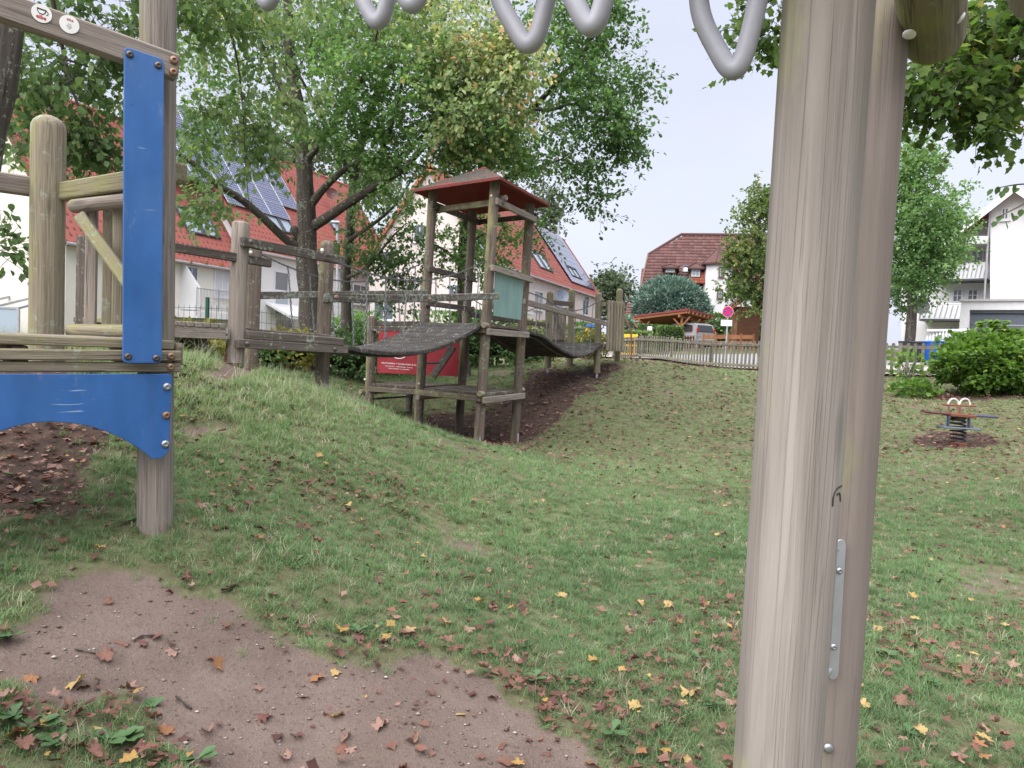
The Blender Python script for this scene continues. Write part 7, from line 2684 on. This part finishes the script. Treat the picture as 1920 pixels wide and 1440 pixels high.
def scrap(seed):
    """irregular curled dead-leaf outline: centre and eight rim points"""
    r_ = np.random.default_rng(seed)
    th = np.arange(8) * math.pi / 4 + r_.uniform(-.2, .2, 8)
    rad = np.where(np.arange(8) % 2 == seed % 2, r_.uniform(.44, .66, 8), r_.uniform(.24, .42, 8))
    x, y = np.cos(th) * rad * .74, np.sin(th) * rad * 1.05 + .5
    z = .5 * x * x * r_.uniform(-.6, 1.6) + r_.uniform(-.05, .08, 8)
    T_ = np.r_[[(0, .5, 0)], np.c_[x, y, z]]
    return T_, np.array([(0, 1, 2, 3), (0, 3, 4, 5), (0, 5, 6, 7), (0, 7, 8, 1)])


pick = rng.integers(0, 6, n)
Vs, Fs, Ts, b_ = [], [], [], 0
for i in range(6):
    mk = pick == i
    tm = scrap(100 + i)
    V, F_ = place_leaves(np.c_[xx, yy, zz][mk], sz[mk], dirs[mk], norm[mk], tm)
    Vs.append(V)
    Fs.append(F_ + b_)
    Ts.append(np.clip(np.repeat(tl_[mk], len(tm[0])) + rng.normal(0, .05, mk.sum() * len(tm[0])), 0, 1))
    b_ += len(V)
o = np_mesh('leaf_litter', np.concatenate(Vs), np.concatenate(Fs), MATS['leaf_fall'], None, {'tint': np.concatenate(Ts)})
o['kind'] = 'stuff'
o['label'] = 'scatter of small brown fallen leaves over the ground'

# the larger fallen leaves, each one its own
def maple_leaf(name, tv, curl, bend, seed, lobes=5):
    """fan-meshed lobed leaf with stalk, rolled across its width"""
    r_ = np.random.default_rng(seed)
    pts = [(0, 0)]
    n_ = 26
    for i in range(n_ + 1):
        th = -1.15 + 2 * (math.pi / 2 + 1.15) * i / n_
        ph = (th - math.pi / 2) / (math.pi / 2 + 1.15)
        lob = abs(math.cos(ph * lobes * math.pi / 2)) ** .8
        rd = (.30 + .34 * lob * (1 - .30 * abs(ph))) * r_.uniform(.86, 1.08)
        pts.append((math.cos(th) * rd, .38 + math.sin(th) * rd))
    P_ = [(0, .36)] + pts
    V, T = [], []
    for x, y in P_:
        y -= .4
        z = bend * y * y - .5 * bend * y + .04 * r_.normal()
        q = curl * x
        V.append((math.sin(q) / curl, y, z + (1 - math.cos(q)) / curl))
        T.append(tv - .10 * min(1, math.hypot(x, y) * 1.6) * r_.random() + .04)
    F_ = [(0, i, i + 1) for i in range(1, len(P_) - 1)] + [(0, len(P_) - 1, 1)]
    b_ = len(V)
    V += [(-.012, -.40, .01), (.012, -.40, .01), (.03, -.72, .05), (.012, -.72, .05)]
    T += [tv - .25] * 4
    F_.append((b_, b_ + 1, b_ + 2, b_ + 3))
    m0 = bpy.data.meshes.new(name)
    m0.from_pydata(V, [], F_)
    q = m0.attributes.new('tint', 'FLOAT', 'POINT')
    q.data.foreach_set('value', np.clip(np.array(T, dtype=np.float32), 0, 1))
    m0.polygons.foreach_set('use_smooth', [True] * len(F_))
    m0.materials.append(MATS['leaf_fall'])
    return m0


leaf_me = {}
for cn, tv in (('yellow', .95), ('golden', .88), ('orange', .79), ('tan', .66), ('brown', .45), ('dark brown', .2)):
    for vr in range(6):
        k_ = random.choice([-1, 1])
        roll = random.uniform(.3, 1.6) if tv > .7 else random.uniform(1.2, 5.0)
        leaf_me[cn, vr] = maple_leaf('fallen_leaf', tv, k_ * roll, random.uniform(-.6, .8), 31 * vr + len(cn), 5 if vr < 4 else 7)
marks = [(1053, 1122, 'yellow', 1.5), (1199, 1139, 'yellow', 1.2), (1254, 1145, 'yellow', 1.2), (899, 1140, 'golden', 1.2), (1192, 1327, 'yellow', 1.3), (1292, 1310, 'yellow', 1.5), (1113, 1245, 'golden', 1.2), (836, 1178, 'yellow', 1.1),
         (141, 1263, 'yellow', 1.5), (410, 1234, 'orange', 1.4), (630, 1257, 'yellow', .9), (183, 1040, 'yellow', 1.2), (640, 1192, 'golden', 1.3), (595, 1258, 'orange', 1.3), (198, 1217, 'brown', 1.3), (310, 1355, 'orange', 1.2), (390, 1357, 'tan', 1.3), (640, 1388, 'brown', 1.3),
         (1117, 1415, 'orange', 1.3), (240, 1265, 'tan', 1.1), (598, 865, 'golden', 1.0), (640, 862, 'yellow', .8), (378, 962, 'tan', 1.2), (595, 1026, 'tan', 1.2), (889, 948, 'orange', 1.0), (1360, 955, 'yellow', 1.0), (1344, 1010, 'yellow', .9), (1018, 1342, 'brown', 1.6),
         (1650, 1183, 'yellow', 1.3), (1803, 1258, 'golden', 1.3), (1842, 1398, 'yellow', 1.3), (1825, 1229, 'yellow', 1.0), (1900, 1250, 'tan', 1.1), (1712, 1122, 'golden', 1.0), (1745, 1055, 'yellow', .9), (1885, 1178, 'yellow', 1.0), (1620, 1338, 'yellow', 1.0), (1860, 1120, 'brown', 1.2), (1755, 1010, 'golden', .9), (1690, 1330, 'brown', 1.2),
         (230, 1195, 'brown', 1.2), (265, 1190, 'dark brown', 1.2), (60, 1255, 'orange', 1.2), (30, 1390, 'golden', 1.4), (130, 1315, 'tan', 1.3), (20, 1330, 'brown', 1.3), (550, 905, 'yellow', .8), (1160, 870, 'golden', .7), (1410, 880, 'yellow', .7), (1030, 960, 'yellow', .8)]
spots = []
for px_, py_, cn, k_ in marks:
    if 1375 < px_ < 1615:
        continue
    h_ = hit(px_, py_)
    spots.append((h_.x, h_.y, cn, .05 * k_))
while len(spots) < 298:
    px_, py_ = random.uniform(0, 1920), 860 + 580 * random.random() ** .8
    if 1375 < px_ < 1640 or (px_ < 330 and py_ < 900):
        continue
    h_ = hit(px_, py_)
    if h_.y > 12 or random.random() > .35 + litter_at(np.array([h_.x]), np.array([h_.y]))[0]:
        continue
    if dirt_at(np.array([h_.x]), np.array([h_.y]))[0] > .4 and random.random() > .28:
        continue
    spots.append((h_.x, h_.y, random.choices(['brown', 'dark brown', 'tan', 'orange', 'golden', 'yellow'], [40, 22, 18, 7, 4, 3])[0], random.uniform(.03, .062)))
sx = np.array([s_[0] for s_ in spots])
sy = np.array([s_[1] for s_ in spots])
szz = gsurf(sx, sy)
sdm = dirt_at(sx, sy)
for (x, y, cn, s_), z, d_ in zip(spots, szz, sdm):
    o = bpy.data.objects.new('fallen_leaf', leaf_me[cn, random.randrange(6)])
    COL.objects.link(o)
    bare = d_ > .5
    o.location = (x, y, z + (.008 if bare else .03))
    o.rotation_euler = (random.gauss(0, .22), random.gauss(0, .22), random.uniform(0, 6.28))
    o.scale = (s_ * random.uniform(.8, 1.1), s_, s_)
    where = 'on the bare earth patch' if bare else 'in the grass'
    tag(o, '%s fallen leaf lying %s' % (cn, where), 'leaf', '%s fallen leaves %s' % (cn, where))

# ------------------------------------------------------------------ weeds, twigs, pebbles
weeds = [(66, 935, 1.3), (205, 1395, 1.5), (240, 1385, 1.2), (1148, 1372, 1.3), (706, 1188, .8), (672, 1192, .8), (1000, 1280, 1.0), (1420, 1005, .0), (1310, 1240, .9), (1335, 1330, 1.0), (1080, 1280, .9), (910, 1265, .7), (60, 1370, 1.5), (110, 1400, 1.3), (25, 1350, 1.2), (235, 990, 1.2), (165, 960, 1.0), (30, 880, 1.0),
         (880, 1150, .7), (1660, 1240, 1.1), (1700, 1380, 1.1), (1650, 1120, .9), (1750, 1290, .9), (290, 1310, 1.0), (1220, 1120, .6), (985, 1215, .7), (770, 920, .5), (560, 1060, .7), (370, 1420, 1.1), (20, 1185, 1.1)]
plain('weed_leaf', (.06, .12, .042), .5, .4, 0, .25, 20)
for px_, py_, k_ in weeds:
    if k_ <= 0:
        continue
    h_ = hit(px_, py_)
    z = float(gsurf(np.array([h_.x]), np.array([h_.y]))[0])
    root = thing('weed_rosette', 'small broad-leaved green weed growing low in the grass', 'weed', (h_.x, h_.y, z), 'broad-leaved weeds in the lawn')
    for i in range(random.randint(4, 7)):
        a_ = random.uniform(0, 6.28)
        L_ = .05 * k_ * random.uniform(.7, 1.2)
        el = random.uniform(.25, .9)
        vs_, fs_ = [], []
        for j, (t, wf) in enumerate(((0, .06), (.3, .16), (.6, .30), (.85, .22), (1, .02))):
            r_ = L_ * t
            zz_ = L_ * (el * t - .55 * el * t * t) + .01
            for sgn in (-1, 0, 1):
                vs_.append((h_.x + math.cos(a_) * r_ - math.sin(a_) * sgn * wf * L_, h_.y + math.sin(a_) * r_ + math.cos(a_) * sgn * wf * L_, z + zz_ + (.07 * L_ if sgn else 0)))
        for j in range(4):
            fs_ += [(j * 3, j * 3 + 1, j * 3 + 4, j * 3 + 3), (j * 3 + 1, j * 3 + 2, j * 3 + 5, j * 3 + 4)]
        MB().add(vs_, fs_).build('leaf', MATS['weed_leaf'], root, ang=80)
for px_, py_, dx, dy, lb in ((1240, 995, 60, 12, 'dry twig lying in the grass on the slope below the far mound'), (610, 1195, 40, 14, 'bent twig at the edge of the bare earth'), (1230, 1420, 50, 22, 'broken stick at the tip of the bare earth patch'), (330, 1292, 30, 20, 'thin curved twig across the bare earth'), (250, 1190, 40, -8, 'flat strip of bark lying on the bare earth'), (140, 1205, 70, 8, 'long straw stalk lying on the edge of the earth')):
    a_, b_ = hit(px_, py_), hit(px_ + dx, py_ + dy)
    c_ = a_.lerp(b_, .5) + Vector((random.uniform(-.02, .02), random.uniform(-.02, .02), .012))
    pts = []
    for p in smoothpath([a_, c_, b_], 4):
        pts.append(Vector((p.x, p.y, float(gsurf(np.array([p.x]), np.array([p.y]))[0]) + .008)))
    tag(MB().tube(pts, [.004 + .002 * math.sin(i * 2.1) for i in range(len(pts))], 6).build('twig', MATS['bark_pale' if 'straw' in lb else 'bark']), lb, 'twig')
# crumbs of earth and small stones on the bare patch
n = 1900
q = np.array(DIRT)
xx = rng.uniform(q[:, 0].min(), q[:, 0].max(), n)
yy = rng.uniform(q[:, 1].min(), q[:, 1].max(), n)
kp_ = (dirt_at(xx, yy) > .45) & (yy > 1.6) & (hnoise(xx, yy, 4, 61) + .5 * rng.random(n) > .55)
xx, yy = xx[kp_], yy[kp_]
n = len(xx)
T_ = np.array([(1, 0, .3), (.3, .9, .35), (-.8, .6, .3), (-.8, -.6, .35), (.3, -.9, .3), (.1, .1, .9), (0, 0, -.3)], float)
rs = .0022 + .0075 * rng.random(n) ** 4
an = rng.uniform(0, 6.283, n)
ca, sa_ = np.cos(an), np.sin(an)
X = (T_[None, :, 0] * ca[:, None] - T_[None, :, 1] * sa_[:, None]) * rs[:, None] * 1.3 + xx[:, None]
Y = (T_[None, :, 0] * sa_[:, None] + T_[None, :, 1] * ca[:, None]) * rs[:, None] + yy[:, None]
Z = T_[None, :, 2] * rs[:, None] * .8 + gsurf(xx, yy)[:, None]
fq = np.array([(i, (i + 1) % 5, 5) for i in range(5)] + [((i + 1) % 5, i, 6) for i in range(5)])
k = NT('crumbs')
t_ = k.attr('tint').outputs['Fac']
k.fin(k.ramp(t_, [(0, (.10, .07, .058)), (.6, (.20, .15, .13)), (.9, (.34, .29, .26)), (1, (.5, .46, .42))]), .9, .2)
o = np_mesh('pebbles', np.stack([X, Y, Z], -1).reshape(-1, 3), (np.arange(n)[:, None, None] * 7 + fq[None]).reshape(-1, 3), MATS['crumbs'], None, {'tint': np.repeat(rng.random(n), 7)})
o['kind'] = 'stuff'
o['label'] = 'crumbs of earth and small stones on the bare patch'
